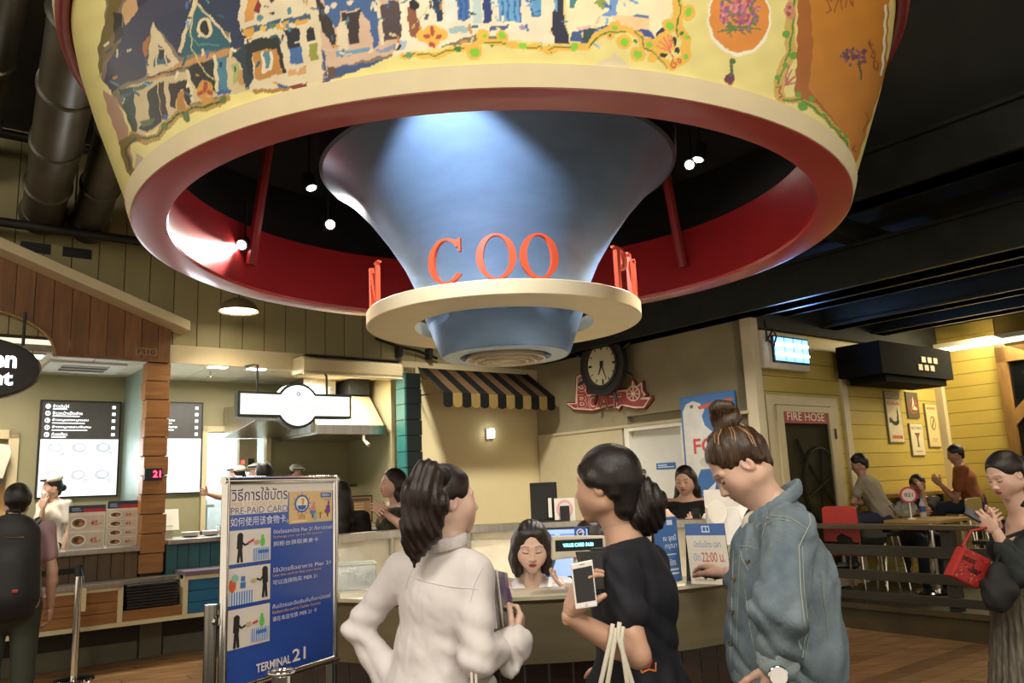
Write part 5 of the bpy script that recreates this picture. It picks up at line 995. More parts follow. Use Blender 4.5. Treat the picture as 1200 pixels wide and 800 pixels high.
# customer display on a pole
vd = thing('customer_display', 'cream price display with glowing cyan text on a pole', 'price display', aty(678, 700, 3.35)); c = aty(678, 641, 3.20); f = frame(c, 3); zb = 1.114-c[2]
mb = MB(f); mb.prism([(-.105, -.045), (.105, -.03), (.11, .038), (-.10, .045)], 'y', 0, .05); mb.build('case', M('display_cream', srgb('#d6ccb4'), .4), vd, bevel=.006)
pr = Print(lambda u, v, l=0: f(-.09+.185*u, -.001-l, -.012+.042*v)); pr.rect(0, 0, 1, 1, '#0c1416'); pr.text('VALUE CARD 34.00', .16, .35, .80, .68, M('cyan_glow', (.2, .9, 1), emit=3), .02); pr.build('screen', vd)
MB(f).tube([(0, .03, -.04), (0, .03, zb)], .02, 10).build('pole', M('display_cream', srgb('#d6ccb4')), vd); mb = MB(f); mb.lathe([(0, zb), (.06, zb), (.05, zb+.015), (0, zb+.015)], 20, (0, .03, 0)); mb.build('base', M('display_cream', srgb('#d6ccb4')), vd)
cr_ = thing('card_reader', 'black card reader standing on the counter behind the phone', 'card reader', aty(704, 692, 3.2)); c = aty(708, 668, 3.2); zr = 1.114-c[2]; f = frame(c, 0); mb = MB(f); mb.prism([(-.06, zr), (.07, zr), (.07, .085), (-.05, .09)], 'y', 0, .06); mb.build('body', M('reader_black', (.02, .024, .022), .4), cr_, bevel=.008)
mb = MB(f); mb.box(-.035, .05, -.004, 0, -.02, .06); mb.build('screen', M('reader_screen', (.03, .045, .04), .2), cr_); 
for k in range(3):
    mb = MB(f); mb.box(-.03+.03*(k % 3), -.008+.03*(k % 3), -.005, 0, -.045, -.03); mb.build('key', M('key_grey', srgb('#4a4a44')), cr_)
# stand-up signs on the counter
def board(px0, px1, Y0, Y1, yb, yt, label, draw, bg, lean=.04):
    a, b = aty(px0[0], px0[1], Y0), aty(px1[0], px1[1], Y1); a[2] = b[2] = (ZT); top = np.array([0, lean, 0])
    h = yt; t = thing('counter_sign', label, 'sign', (a+b)/2, group='signs standing on the counter'); up = np.array([0, lean, h])
    n = np.cross(b-a, up); n /= np.linalg.norm(n)
    P = [a, b, b+up, a+up]; MB().raw(P+[q-n*.006 for q in P], [(0, 1, 2, 3), (7, 6, 5, 4), (0, 4, 5, 1), (1, 5, 6, 2), (2, 6, 7, 3), (3, 7, 4, 0)]).build('panel', M('acrylic_dark', (.02, .022, .025), .2), t)
    Q = [a-n*.006+np.array([0, .10, 0]), b-n*.006+np.array([0, .10, 0])]; MB().raw([a+up-n*.006, b+up-n*.006, Q[1], Q[0], a+up-n*.01, b+up-n*.01, Q[1]+[0, .004, 0], Q[0]+[0, .004, 0]], [(3, 2, 1, 0), (4, 5, 6, 7), (0, 1, 5, 4), (1, 2, 6, 5), (2, 3, 7, 6), (3, 0, 4, 7)]).build('back_leaf', M('acrylic_dark', (.02, .02, .02)), t)
    pr = Print(quadmap(*P, .0008)); pr.rect(0, 0, 1, 1, bg); draw(pr); pr.build('print', t)
def s1(p):
    p.rect(.05, .9, .95, .96, '#2b5a96'); p.rect(.55, .87, .8, .95, '#c9d6e6'); p.text('ณ จุดนี้', .35, .60, .9, .72, '#e2e8f0', .01); p.text('กรุณา', .4, .48, .9, .57, '#e2e8f0'); p.rect(.4, .40, .85, .42, '#c9d6e6'); p.text('คืนบัตร', .35, .24, .8, .34, '#e2e8f0', .01); p.rect(.2, .16, .9, .19, '#c9d6e6'); p.rect(.3, .10, .9, .13, '#c9d6e6')
def s2(p):
    p.rect(0, .80, 1, 1, '#3a5f9c'); p.rect(.42, .85, .62, .96, '#c9d6e6'); p.rect(.45, .87, .52, .94, '#3a5f9c'); p.rect(.54, .87, .6, .94, '#3a5f9c'); p.text('ปิดรับบัตร เวลา', .18, .60, .85, .71, '#6f86b0', .01); p.text('ปิด', .14, .38, .32, .5, '#6f86b0'); p.text('22:00 น.', .34, .36, .92, .52, '#b0483c', .01); p.rect(.1, .12, .8, .16, '#b0a890'); p.rect(.1, .05, .6, .09, '#b0a890')
board((772, 689), (800, 687), 3.22, 3.30, 0, .245, 'narrow blue sign standing on the counter behind the navy dress', s1, '#3a6aa8', .03)
board((811, 688), (858, 682), 3.16, 3.08, 0, .22, 'cream closing time sign with blue header on the counter', s2, '#cfc8b8', .05)
# things at the back of the counter
bp = thing('display_stand', 'tall black display panel on the far counter', 'display', aty(638, 620, 5.6)); c = aty(639, 620, 6.06); c[2] = 1.272; f = frame(c, 0)
mb = MB(f); mb.box(-.10, .10, 0, .05, -.02, .255); mb.build('panel', M('matt_black', (.012, .012, .012), .6), bp, bevel=.004); mb = MB(f); mb.box(.03, .055, -.02, 0, 0, .14); mb.build('white_strip', WHITE, bp); mb = MB(f); mb.box(-.12, .12, -.04, .09, -.03, -.02); mb.build('base', BLACK, bp)
pc2 = thing('pink_poster', 'small white card with a pink ring and black phone stand', 'card', aty(662, 618, 5.5)); c = aty(663, 621, 6.03); c[2] = 1.242; f = frame(c, 0)
mb = MB(f); mb.box(-.075, .075, 0, .01, 0, .165); mb.build('card', WHITE, pc2); pr = Print(lambda u, v, l=0: f(u, -.0005-l, v)); pr.ell(0, .085, .062, .068, '#e3a9b2'); pr.ell(0, .085, .045, .05, '#e6ddd2'); pr.build('print', pc2); mb = MB(f); mb.box(-.035, .035, -.015, -.004, .0, .11); mb.build('phone', BLACK, pc2, bevel=.004)
wb = thing('white_box', 'white open carton with round tabs on the right of the counter', 'box', aty(862, 640, 4.2)); c = aty(866, 634, 4.87); c[2] = 1.335; f = frame(c, -10)
for b in ((-.17, .17, 0, .01, -.22, .0), (-.17, -.16, .01, .2, -.22, .0), (.16, .17, .01, .2, -.22, .0), (-.17, .17, .2, .21, -.22, .1)): mb = MB(f); mb.box(*b); mb.build('side', M('white_carton', srgb('#d9d2ca'), .6), wb)
for x in (-.11, .07): mb = MB(f); mb.disc((x, -.006, -.03), .055, 'y', 24, th=.008, ry=.07); mb.build('round_tab', WHITE, wb)

# ================================================================== CARD POSTER ON A STAND
pA, pB = aty(266, 700, 2.60), aty(389.5, 700, 3.04); zT, zB = 1.545, aty(268, 806, 2.60)[2]
ps = thing('poster_stand', 'chrome framed stand with a blue pre-paid card poster', 'poster stand', ((pA[0]+pB[0])/2, (pA[1]+pB[1])/2, 0))
du = pB-pA; du[2] = 0; pw = np.linalg.norm(du); du /= pw; dn = np.array([du[1], -du[0], 0])       # dn points to the viewer
def Q(u, z, o=0.0): return np.array([pA[0], pA[1], 0])+du*u+np.array([0, 0, z])+dn*o
fb = .026
for a, b in ((Q(-fb/2, zB), Q(-fb/2, zT)), (Q(pw+fb/2, zB), Q(pw+fb/2, zT))): MB().tube([a-[0, 0, fb], b+[0, 0, fb]], .014, 12).build('frame_bar', CHROME, ps, 40)
for z in (zB-fb/2, zT+fb/2): MB().tube([Q(-fb, z), Q(pw+fb, z)], .014, 12).build('frame_bar', CHROME, ps, 40)
V = [Q(-fb/2, zB-fb/2, .002), Q(pw+fb/2, zB-fb/2, .002), Q(pw+fb/2, zT+fb/2, .002), Q(-fb/2, zT+fb/2, .002)]
MB().raw(V+[v-dn*.014 for v in V], [(0, 1, 2, 3), (7, 6, 5, 4), (0, 4, 5, 1), (1, 5, 6, 2), (2, 6, 7, 3), (3, 7, 4, 0)]).build('back_panel', M('poster_back', srgb('#8a8678'), .4, .4), ps)
for u in (-.035, pw+.03):
    MB().tube([Q(u, .03, -.03), Q(u, zB+.25, -.03)], .02, 14).build('upright', CHROME if u > 0 else M('dark_chrome', (.25, .24, .22), .2, 1), ps, 40)
    MB().tube([Q(u, zB+.2, -.03), Q(u, zB+.2, .0)], .012, 8).build('clamp', CHROME, ps)
MB().lathe([(0, 0), (.30, 0), (.29, .015), (.05, .03), (0, .03)], 40, Q(pw/2, 0, -.03)).build('base', STEEL, ps, 40); MB().tube([Q(-.035, .035, -.03), Q(pw+.03, .035, -.03)], .02, 10).build('cross_bar', CHROME, ps, 40)
pr = Print(quadmap(Q(0, zB, .003), Q(pw, zB, .003), Q(pw, zT, .003), Q(0, zT, .003)))
BL = M('poster_blue', srgb('#2b50a8'), .22, var=.03, coat=.5); WP = M('poster_white', srgb('#e6ddd2'), .25, var=.02, coat=.5); TAN = M('poster_tan', srgb('#dcb878'), .25, var=.04, coat=.5)
pr.rect(0, 0, 1, 1, BL); pr.poly([(0, .845), (.52, .845), (.53, .99), (.0, .99)], WP); pr.rect(.52, .955, 1, .99, WP); pr.rect(0, .985, 1, 1, WP)
NB = '#2b2a5c'; pr.text('วิธีการใช้บัตร', .01, .915, .52, .985, NB, .004); pr.text('PIER 21 FOOD COURT', .02, .885, .51, .908, '#dcae6c', .01); pr.text('PRE-PAID CARD', .01, .848, .52, .882, '#4a4a72', 0); pr.text('如何使用该食物卡。', .01, .785, .53, .832, '#e8ecf6', 0)
pr.rect(.535, .775, .99, .955, TAN); pr.ell(.665, .885, .075, .05, '#2f5aa0', 28); pr.ell(.665, .885, .06, .04, '#f0e2c4', 28); pr.poly([(.617, .875), (.713, .875), (.70, .855), (.665, .848), (.63, .855)], '#2f66b4'); pr.line([(.66, .905), (.68, .91), (.672, .878)], .02, '#d88a2c', .8)
for k in range(12): t = R(30*k); pr.line([(.665+.08*math.cos(t), .885+.053*math.sin(t)), (.665+.092*math.cos(t), .885+.061*math.sin(t))], .008, '#2f5aa0', .7)
for k in range(3): pr.rect(.63+.026*k, .80, .642+.026*k, .825, '#c8883c'); pr.rect(.635, .825, .637, .84, '#c8883c')
pr.rect(.56, .782, .72, .792, '#e8d4a8'); pr.rect(.86, .915, .975, .942, '#3a66b0'); pr.text('PIER21', .875, .922, .96, .936, '#d8e2f0', .02); pr.text('Terminal21', .88, .898, .975, .908, '#a8885c')
for x, c in ((.775, '#e08a96'), (.935, '#7a4a8c')):
    pr.line([(x, .80), (x, .83)], .012, '#5a4a3a', .7); pr.ell(x, .835, .032, .014, '#5a86c0' if x < .8 else c); pr.ell(x+.006, .855, .024, .016, c); pr.line([(x+.01, .86), (x+.012, .882)], .016, c, .7); pr.ell(x+.014, .886, .012, .007, c)
pr.ell(.855, .832, .04, .010, '#d8c23a'); pr.line([(.855, .832), (.855, .795)], .010, '#5a4a3a', .7); pr.rect(.79, .785, .815, .83, '#8fc0d0')
def man(u, v, h, flip=1):
    D = '#26221f'; a = .72; pr.ell(u, v+h*.92, .026, .026*a, D); pr.line([(u, v+h*.86), (u-.004*flip, v+h*.48)], .050, D, a); pr.line([(u-.006, v+h*.5), (u-.016, v)], .022, D, a); pr.line([(u+.006, v+h*.5), (u+.016, v)], .022, D, a); pr.line([(u, v+h*.78), (u+.04*flip, v+h*.60), (u+.075*flip, v+h*.66)], .016, D, a)
def desk(u0, u1, v0, v1, t=True):
    pr.rect(u0, v0, u1, v1, '#5f86c0'); n = 9
    for k in range(n): pr.rect(u0+(u1-u0)*(k+.1)/n, v0, u0+(u1-u0)*(k+.5)/n, v1, '#dfe6f0')
    if t: pr.rect(u0+.05, v0+(v1-v0)*.55, u0+.14, v0+(v1-v0)*.82, '#3f74bc')
for v0, v1 in ((.595, .765), (.39, .575), (.175, .37)): pr.rect(.0, v0, .36, v1, WP)
man(.09, .60, .145); desk(.20, .345, .60, .665); pr.ell(.285, .695, .022, .024, '#63c85a'); pr.ell(.285, .722, .013, .012, '#63c85a'); pr.poly([(.155, .690), (.21, .705), (.208, .718), (.155, .702)], '#c83a4a'); pr.ell(.235, .695, .026, .013, '#c8a878')
man(.31, .405, .155, -1); desk(.01, .20, .39, .455, False); pr.rect(.095, .47, .14, .50, '#4a78b8'); pr.rect(.10, .505, .135, .53, '#4a78b8'); pr.ell(.03, .49, .03, .035, '#d8603c'); pr.ell(.05, .525, .03, .02, '#8cc0b0'); pr.ell(.21, .50, .028, .012, '#c8b88c')
man(.07, .18, .155); desk(.19, .345, .19, .255); pr.ell(.285, .285, .022, .026, '#63c85a'); pr.ell(.285, .315, .013, .012, '#63c85a'); pr.ell(.17, .285, .026, .012, '#b8b07c'); pr.poly([(.205, .278), (.25, .285), (.248, .298), (.205, .29)], '#c83a4a')
for v, w_, t1, t2, t3 in ((.735, .60, 'ติดต่อแลกบัตร Pier 21 ที่เคาน์เตอร์', 'Exchange your card at the counter', '到柜台换取美食卡'), (.53, .58, 'ใช้บัตรซื้ออาหาร Pier 21', 'Use the card to buy your food', '可以选择购买 PIER 21'), (.34, .58, 'คืนบัตรและรับเงินคืนที่เคาน์เตอร์', 'Redeem the card at Cashier Counter', '请在本店兑换 PIER 21 卡')):
    pr.text(t1, .38, v-.005, .38+w_, v+.020, '#e6eaf4', 0); pr.text(t2, .38, v-.032, .38+w_*.82, v-.015, '#d8a87c', .006); pr.text(t3, .38, v-.072, .38+w_*.75, v-.046, '#e6eaf4', 0)
pr.text('TERMINAL', .24, .032, .555, .075, '#f0ece6', .02); pr.text('21', .57, .032, .70, .098, '#f0ece6', .02); pr.build('poster', ps)
# chrome post with a ring top in front of the poster
qp = aty(330, 800, 2.3); q2 = thing('short_post', 'top ring of a chrome post in front of the poster', 'queue post', (qp[0], qp[1], 0)); zt2 = aty(330, 787, 2.3)[2]
MB().tube([(qp[0]+.033*math.cos(R(a)), qp[1]+.033*math.sin(R(a)), zt2) for a in range(0, 360, 15)], .006, 8, closed=True).build('ring', CHROME, q2, 60); MB().tube([(qp[0], qp[1], .03), (qp[0], qp[1], zt2-.01)], .026, 20).build('post', CHROME, q2, 40); MB().lathe([(0, 0), (.15, 0), (.14, .02), (.03, .03), (0, .03)], 32, (qp[0], qp[1], 0)).build('base', CHROME, q2, 40)

# ================================================================== FIGURES: implicit surfaces turned into one mesh
def _unit(v): v = np.array(v, float); return v/(np.linalg.norm(v)+1e-9)
def rotz(a): c, s_ = math.cos(R(a)), math.sin(R(a)); return np.array([[c, -s_, 0], [s_, c, 0], [0, 0, 1.]])
def rotx(a): c, s_ = math.cos(R(a)), math.sin(R(a)); return np.array([[1., 0, 0], [0, c, -s_], [0, s_, c]])
def roty(a): c, s_ = math.cos(R(a)), math.sin(R(a)); return np.array([[c, 0, s_], [0, 1., 0], [-s_, 0, c]])
class Field:
    def __init__(s, h): s.h = h; s.P = []; s.cut = []; s.disp = []
    def cone(s, a, b, ra, rb, k=.02, sq=(1, 1, 1), Rm=None, sub=False):
        s.P.append(('c', np.array(a, float), np.array(b, float), ra, rb, k, np.array(sq, float), np.eye(3) if Rm is None else Rm, sub)); return s
    def ell(s, c, r, k=.015, Rm=None, sub=False):
        r = np.array(r, float); m = r.min(); return s.cone(c, c, m, m, k, r/m, Rm, sub)
    def chain(s, pts, rr, k=.02, sq=(1, 1, 1), Rm=None):
        for i in range(len(pts)-1): s.cone(pts[i], pts[i+1], rr[i], rr[i+1], k, sq, Rm)
        return s
    def plane(s, p, n): s.cut.append((np.array(p, float), _unit(n))); return s      # keep the side against n
    def mesh(s):
        lo = np.full(3, 1e9); hi = -lo
        for t, a, b, ra, rb, k, sq, Rm, sub in s.P:
            if sub: continue
            e = max(ra, rb)*sq.max()+.004; lo = np.minimum(lo, np.minimum(a, b)-e); hi = np.maximum(hi, np.maximum(a, b)+e)
        lo -= 3*s.h; n = np.ceil((hi-lo)/s.h).astype(int)+4
        D = np.full(n, 1.0, np.float32); ax = [lo[i]+s.h*np.arange(n[i]) for i in range(3)]
        for t, a, b, ra, rb, k, sq, Rm, sub in s.P:
            e = max(ra, rb)*sq.max()+k+2*s.h; l = np.maximum(((np.minimum(a, b)-e-lo)/s.h).astype(int), 0); u = np.minimum(((np.maximum(a, b)+e-lo)/s.h).astype(int)+2, n)
            if np.any(u <= l): continue
            X, Y, Z = (ax[0][l[0]:u[0], None, None]-a[0]).astype(np.float32), (ax[1][None, l[1]:u[1], None]-a[1]).astype(np.float32), (ax[2][None, None, l[2]:u[2]]-a[2]).astype(np.float32)
            Mi = (Rm.T/sq[:, None]).astype(np.float32); q = [Mi[i, 0]*X+Mi[i, 1]*Y+Mi[i, 2]*Z for i in range(3)]; ba = Mi@(b-a).astype(np.float32); L2 = float(ba@ba)
            if L2 > 1e-9:
                t_ = np.clip((q[0]*ba[0]+q[1]*ba[1]+q[2]*ba[2])/L2, 0, 1); d = np.sqrt((q[0]-ba[0]*t_)**2+(q[1]-ba[1]*t_)**2+(q[2]-ba[2]*t_)**2)-(ra+(rb-ra)*t_)
            else: d = np.sqrt(q[0]**2+q[1]**2+q[2]**2)-ra
            d = d*float(sq.min()) if sq.max() > 3 else d*float(np.sqrt(sq.min()*np.median(sq)))
            V = D[l[0]:u[0], l[1]:u[1], l[2]:u[2]]
            if sub: g = np.clip(.5-.5*(V+d)/k, 0, 1); V[...] = V*(1-g)-d*g+k*g*(1-g)
            else: g = np.clip(.5+.5*(V-d)/k, 0, 1); V[...] = V*(1-g)+d*g-k*g*(1-g)
        if s.disp or s.cut:
            X, Y, Z = ax[0][:, None, None], ax[1][None, :, None], ax[2][None, None, :]
            near = np.abs(D) < .05; ix = np.nonzero(near); P = (ax[0][ix[0]], ax[1][ix[1]], ax[2][ix[2]])
            for f in s.disp: D[ix] += f(*P).astype(np.float32)
            for p, nn in s.cut: D = np.maximum(D, ((X-p[0])*nn[0]+(Y-p[1])*nn[1]+(Z-p[2])*nn[2]).astype(np.float32))
        return surfnet(D, lo, s.h)
_E = [(0, 1), (2, 3), (4, 5), (6, 7), (0, 2), (1, 3), (4, 6), (5, 7), (0, 4), (1, 5), (2, 6), (3, 7)]
_CO = np.array([(i >> 2 & 1, i >> 1 & 1, i & 1) for i in range(8)])
def surfnet(D, lo, h):
    I = D < 0; n = np.array(D.shape)-1; c = np.zeros(n, np.int8)
    for o in _CO: c += I[o[0]:o[0]+n[0], o[1]:o[1]+n[1], o[2]:o[2]+n[2]]
    act = np.nonzero((c > 0) & (c < 8)); N = len(act[0]); A = np.stack(act, 1)
    if N == 0: return np.zeros((0, 3)), np.zeros((0, 4), int)
    v = np.stack([D[act[0]+o[0], act[1]+o[1], act[2]+o[2]] for o in _CO], 1); P = np.zeros((N, 3)); W = np.zeros(N)
    for a, b in _E:
        m = (v[:, a] < 0) != (v[:, b] < 0); t = v[m, a]/(v[m, a]-v[m, b]); P[m] += _CO[a]+(_CO[b]-_CO[a])*t[:, None]; W[m] += 1
    P = P/W[:, None]; V = lo+h*(A+P); id_ = np.full(n, -1, np.int32); id_[act] = np.arange(N); F = []
    for x in range(3):
        y, z = (x+1) % 3, (x+2) % 3; sl = [slice(None)]*3; s2 = [slice(None)]*3; sl[x] = slice(0, -1); s2[x] = slice(1, None)
        e = np.nonzero(I[tuple(sl)] != I[tuple(s2)]); ok = (e[y] > 0) & (e[z] > 0) & (e[y] < n[y]) & (e[z] < n[z]); e = [q[ok] for q in e]
        def g(dy, dz): k = list(e); k[y] = k[y]-dy; k[z] = k[z]-dz; return id_[tuple(k)]
        q = np.stack([g(1, 1), g(0, 1), g(0, 0), g(1, 0)], 1); fl = ~I[tuple(e)]; q[fl] = q[fl][:, ::-1]; F.append(q)
    F = np.concatenate(F); return V, F[(F >= 0).all(1)]
def relax(V, F, n=1, w=.5):
    for _ in range(n):
        S_ = np.zeros_like(V); C_ = np.zeros(len(V))
        for a, b in ((0, 1), (1, 2), (2, 3), (3, 0)):
            np.add.at(S_, F[:, a], V[F[:, b]]); np.add.at(C_, F[:, a], 1)
        V = V*(1-w)+w*S_/np.maximum(C_, 1)[:, None]
    return V
SKIN = M('skin', (.8, .55, .42), .42, attr='tint', var=.03, scale=40, sss=.12, spec=.4)
def HAIRM(name, c, c2): return M(name, srgb(c), .40, var=.3, scale=9, stretch=(22, 22, 1.2), bump=.22, bscale=16, col2=srgb(c2), spec=.45)
HB = HAIRM('black_hair', '#0d0a08', '#241a14'); HBR = HAIRM('dark_brown_hair', '#130b07', '#2b1a10')
HMX = HAIRM('streaked_hair', '#0f0a07', '#523820')
def cloth(name, c, rough=.85, bump=.15, **k): return M('cloth_'+name, srgb(c), rough, var=k.pop('var', .06), scale=k.pop('scale', 10), bump=bump, bscale=k.pop('bscale', 60), **k)
def folds(amp, fr, dirv, seed=0):
    d = _unit(dirv)*fr; e = np.array([1.7, -1.1, .6])*fr*.45
    def g(x, y, z):
        m = .5+.5*np.sin(7*x+5*y+9*z+seed*3)
        return amp*m*(1.2-2.2*np.abs(np.sin(.8*(x*d[0]+y*d[1]+z*d[2])+seed+1.4*np.sin(x*e[0]+y*e[1]+z*e[2]+seed)))**.8)+.35*amp*np.sin(1.9*(x*d[2]+y*d[0]-z*d[1])+seed*2)
    return g
# ---- hand
def hand(F_, wrist, fdir, ndir, right=True, curl=(25, 25, 25, 25), thumb=20, sc=1.0, spread=4, thumb_out=None):
    """palm and five separate fingers; ndir = where the palm faces"""
    f = _unit(fdir); n = _unit(np.array(ndir)-f*np.dot(ndir, f)); t = np.cross(f, n)*(1 if right else -1); w = np.array(wrist, float); k = .006*sc
    F_.cone(w-f*.012*sc, w+f*.03*sc, .0175*sc, .018*sc, .012, (1, 1, 1))
    base = [(.030, .088), (.010, .094), (-.010, .088), (-.028, .078)]; ln = [(.040, .024, .020), (.044, .027, .021), (.040, .025, .020), (.031, .019, .017)]
    for i, (o, L) in enumerate(base):
        b = w+f*L*sc+t*o*sc; F_.cone(w+f*.015*sc+t*o*.5*sc, b, .015*sc, .0115*sc, .012*sc); F_.cone(w+f*.03*sc+t*o*.8*sc-n*.002, b+n*.004*sc, .013*sc, .010*sc, .010*sc)
        d = _unit(f+t*math.tan(R(spread*(1.5-i)))); p = b; cu = curl[i]
        for j, l in enumerate(ln[i]):
            a = R(cu*(.8, 1.1, .8)[j]); d = _unit(d*math.cos(a)+n*math.sin(a)); n2 = None
            q = p+d*l*sc; F_.cone(p, q, (.0092-.0006*j)*sc, (.0086-.0009*j)*sc, k*.5); p = q
            n = _unit(n-d*np.dot(n, d)) if np.linalg.norm(n-d*np.dot(n, d)) > .2 else n
        n = _unit(np.array(ndir)-f*np.dot(ndir, f))
    tb = w+f*.022*sc+t*.020*sc+n*.006*sc; d = _unit(f*.62+t*.72+n*.25) if thumb_out is None else _unit(f*thumb_out[0]+t*thumb_out[1]+n*thumb_out[2]); p = tb
    F_.cone(w+f*.01*sc, tb+d*.02*sc, .017*sc, .014*sc, .010*sc)
    for j, l in enumerate((.040, .032, .026)):
        q = p+d*l*sc; F_.cone(p, q, (.0125-.0014*j)*sc, (.0115-.0016*j)*sc, k); p = q; a = R(thumb); d = _unit(d*math.cos(a)+(f*.5+n*.5-t*.6)*math.sin(a))
# ---- head with a face; local: x right, y forward, z up, origin at the middle of the head
def head_prims(F_, c, Rm, sc=1.0, man=False, eyes=.5):
    def L(x, y, z): return c+Rm@(np.array([x, y, z])*sc)
    def r(*v): return tuple(np.array(v)*sc)
    F_.ell(L(0, -.014, .030), r(.073, .090, .080), .02*sc, Rm); F_.ell(L(0, .022, -.024), r(.065, .064, .080), .03*sc, Rm)
    F_.cone(L(0, .040, -.075), L(0, .064, -.096), .036*sc, .020*sc, .025*sc, (1.15, 1, 1), Rm); F_.cone(L(-.045, -.004, -.058), L(.045, -.004, -.058), .026*sc, .026*sc, .03*sc, (1, 1.2, 1), Rm)
    for s_ in (-1, 1):
        F_.ell(L(s_*.036, .056, -.030), r(.025, .020, .026), .035*sc, Rm); F_.cone(L(s_*.014, .080, .020), L(s_*.046, .069, .020), .0075*sc, .007*sc, .014*sc)
        F_.ell(L(s_*.031, .094, -.001), r(.017, .014, .010), .010*sc, Rm, sub=True); F_.ell(L(s_*.031, .0715, -.002), r(.0155, .0135, .0125), .004*sc, Rm)
        F_.ell(L(s_*.074, -.008, -.012), r(.008, .017, .027), .006*sc, Rm@rotx(-12)); F_.ell(L(s_*.080, -.004, -.006), r(.006, .010, .017), .004*sc, Rm, sub=True)
        F_.ell(L(s_*.0095, .0935, -.036), r(.0075, .0085, .006), .005*sc, Rm)
    F_.cone(L(0, .080, .012), L(0, .100, -.030), .0075*sc, .0095*sc, .010*sc); F_.ell(L(0, .103, -.032), r(.0095, .008, .008), .005*sc, Rm)
    F_.ell(L(0, .074, -.062), r(.032, .017, .024), .028*sc, Rm); F_.cone(L(-.016, .0875, -.0575), L(.016, .0875, -.0575), .0042*sc, .0042*sc, .004*sc); F_.ell(L(0, .0925, -.0560), r(.010, .006, .0042), .004*sc, Rm)
    F_.cone(L(-.012, .0885, -.0680), L(.012, .0885, -.0680), .0055*sc, .0055*sc, .004*sc); F_.ell(L(0, .080, -.0625), r(.026, .02, .0012), .002*sc, Rm, sub=True)
def head_tint(V, c, Rm, sc, tone, lips='#a8544c', brow='#2a1a12', lid=.5):
    q = (V-c)@Rm/sc; x, y, z = q[:, 0], q[:, 1], q[:, 2]; T = np.tile(np.array(tone), (len(V), 1))
    def mix(col, m): nonlocal T; m = np.clip(m, 0, 1)[:, None]; T = T*(1-m)+np.array(col)*m
    fr = np.clip((y-.03)/.02, 0, 1); ax = np.abs(x)
    mix(np.array(tone)*np.array([1.04, .80, .78]), fr*.5*np.exp(-(((ax-.040)/.018)**2+((z+.035)/.018)**2)))
    mix(srgb(lips), fr*np.clip(1.6-((x/.0215)**2+((z+.0628)/.0105)**2)*1.4, 0, 1)*(y > .075)); mix(np.array(srgb(lips))*.35, fr*(np.abs(z+.0627) < .0014)*(ax < .019)*(y > .07))
    bz = .0245+.0015*np.clip((ax-.015)/.02, 0, 1)-.006*np.clip((ax-.036)/.015, 0, 1); mix(srgb(brow), fr*.7*np.clip(1.4-np.abs(z-bz)/.0026, 0, 1)*(ax > .014)*(ax < .050))
    ez = -.0065+.10*np.clip(ax-.031, -.02, .02)-8*(ax-.031)**2*(-1); mix((.012, .009, .008), fr*np.clip(1.7-np.abs(z-ez)/.0021, 0, 1)*(ax > .0165)*(ax < .047)*(y > .05))
    if lid > .6:
        e2 = ((ax-.031)/.013)**2+((z+.001)/.0055)**2; mix((.75, .72, .68), fr*(e2 < 1)*(y > .05)); mix((.015, .010, .008), fr*((((ax-.031)/.006)**2+((z+.001)/.006)**2) < 1)*(y > .05))
    mix(np.array(tone)*.45, fr*.8*np.exp(-(((ax-.010)/.004)**2+((z+.0405)/.003)**2)))
    return T
def skin_mesh(fields, parent, tone, head=None, name='body'):
    Vs, Fs, Ts = [], [], []; o = 0
    for f, is_head in fields:
        V, F = f.mesh()
        if len(V) == 0: continue
        V = relax(V, F, 1, .4); T = head_tint(V, *head, tone) if False else (head_tint(V, head['c'], head['R'], head['sc'], tone, **head.get('kw', {})) if is_head else np.tile(np.array(tone), (len(V), 1)))
        Vs.append(V); Fs.append(F+o); Ts.append(T); o += len(V)
    return fast_mesh(name, np.concatenate(Vs), np.concatenate(Fs), SKIN, parent, attr=('tint', np.concatenate(Ts)))
def soft(name, field, mat, parent, n=2, w=.5, label=None):
    V, F = field.mesh(); V = relax(V, F, n, w); o = fast_mesh(name, V, F, mat, parent)
    if label: o['label'] = label
    return o
# ---- a figure; every joint is a world point
def skeleton(loc, yaw, H=1.62, seat=None):
    k = H/1.62; Rm = rotz(yaw); b = np.array(loc, float)
    J = dict(pelvis=(0, 0, .90), waist=(0, 0, 1.03), chest=(0, .0, 1.20), neck=(0, -.015, 1.365), ntop=(0, .012, 1.435), head=(0, .022, 1.505), shR=(.165, -.015, 1.325), shL=(-.165, -.015, 1.325), elR=(.215, -.03, 1.07), elL=(-.215, -.03, 1.07),
             wrR=(.215, .05, .84), wrL=(-.215, .05, .84), hpR=(.085, 0, .86), hpL=(-.085, 0, .86), knR=(.09, .02, .47), knL=(-.09, .02, .47), anR=(.09, -.02, .08), anL=(-.09, -.02, .08))
    if seat is not None:
        dz = seat+.08-.90
        for q in J: J[q] = (J[q][0], J[q][1], J[q][2]+dz/k)
        for sgn, q in ((1, 'R'), (-1, 'L')): J['kn'+q] = (sgn*.10, .40, (seat+.06)/k); J['an'+q] = (sgn*.10, .38, max((seat-.38)/k, .06))
    return {q: b+Rm@(np.array(v)*k) for q, v in J.items()}, Rm, k
def limb(F_, J, s_, k, e=0, arm=True, leg=True, up=1.0, fore=1.0, torso=True, Rm=None, fem=True):
    pass
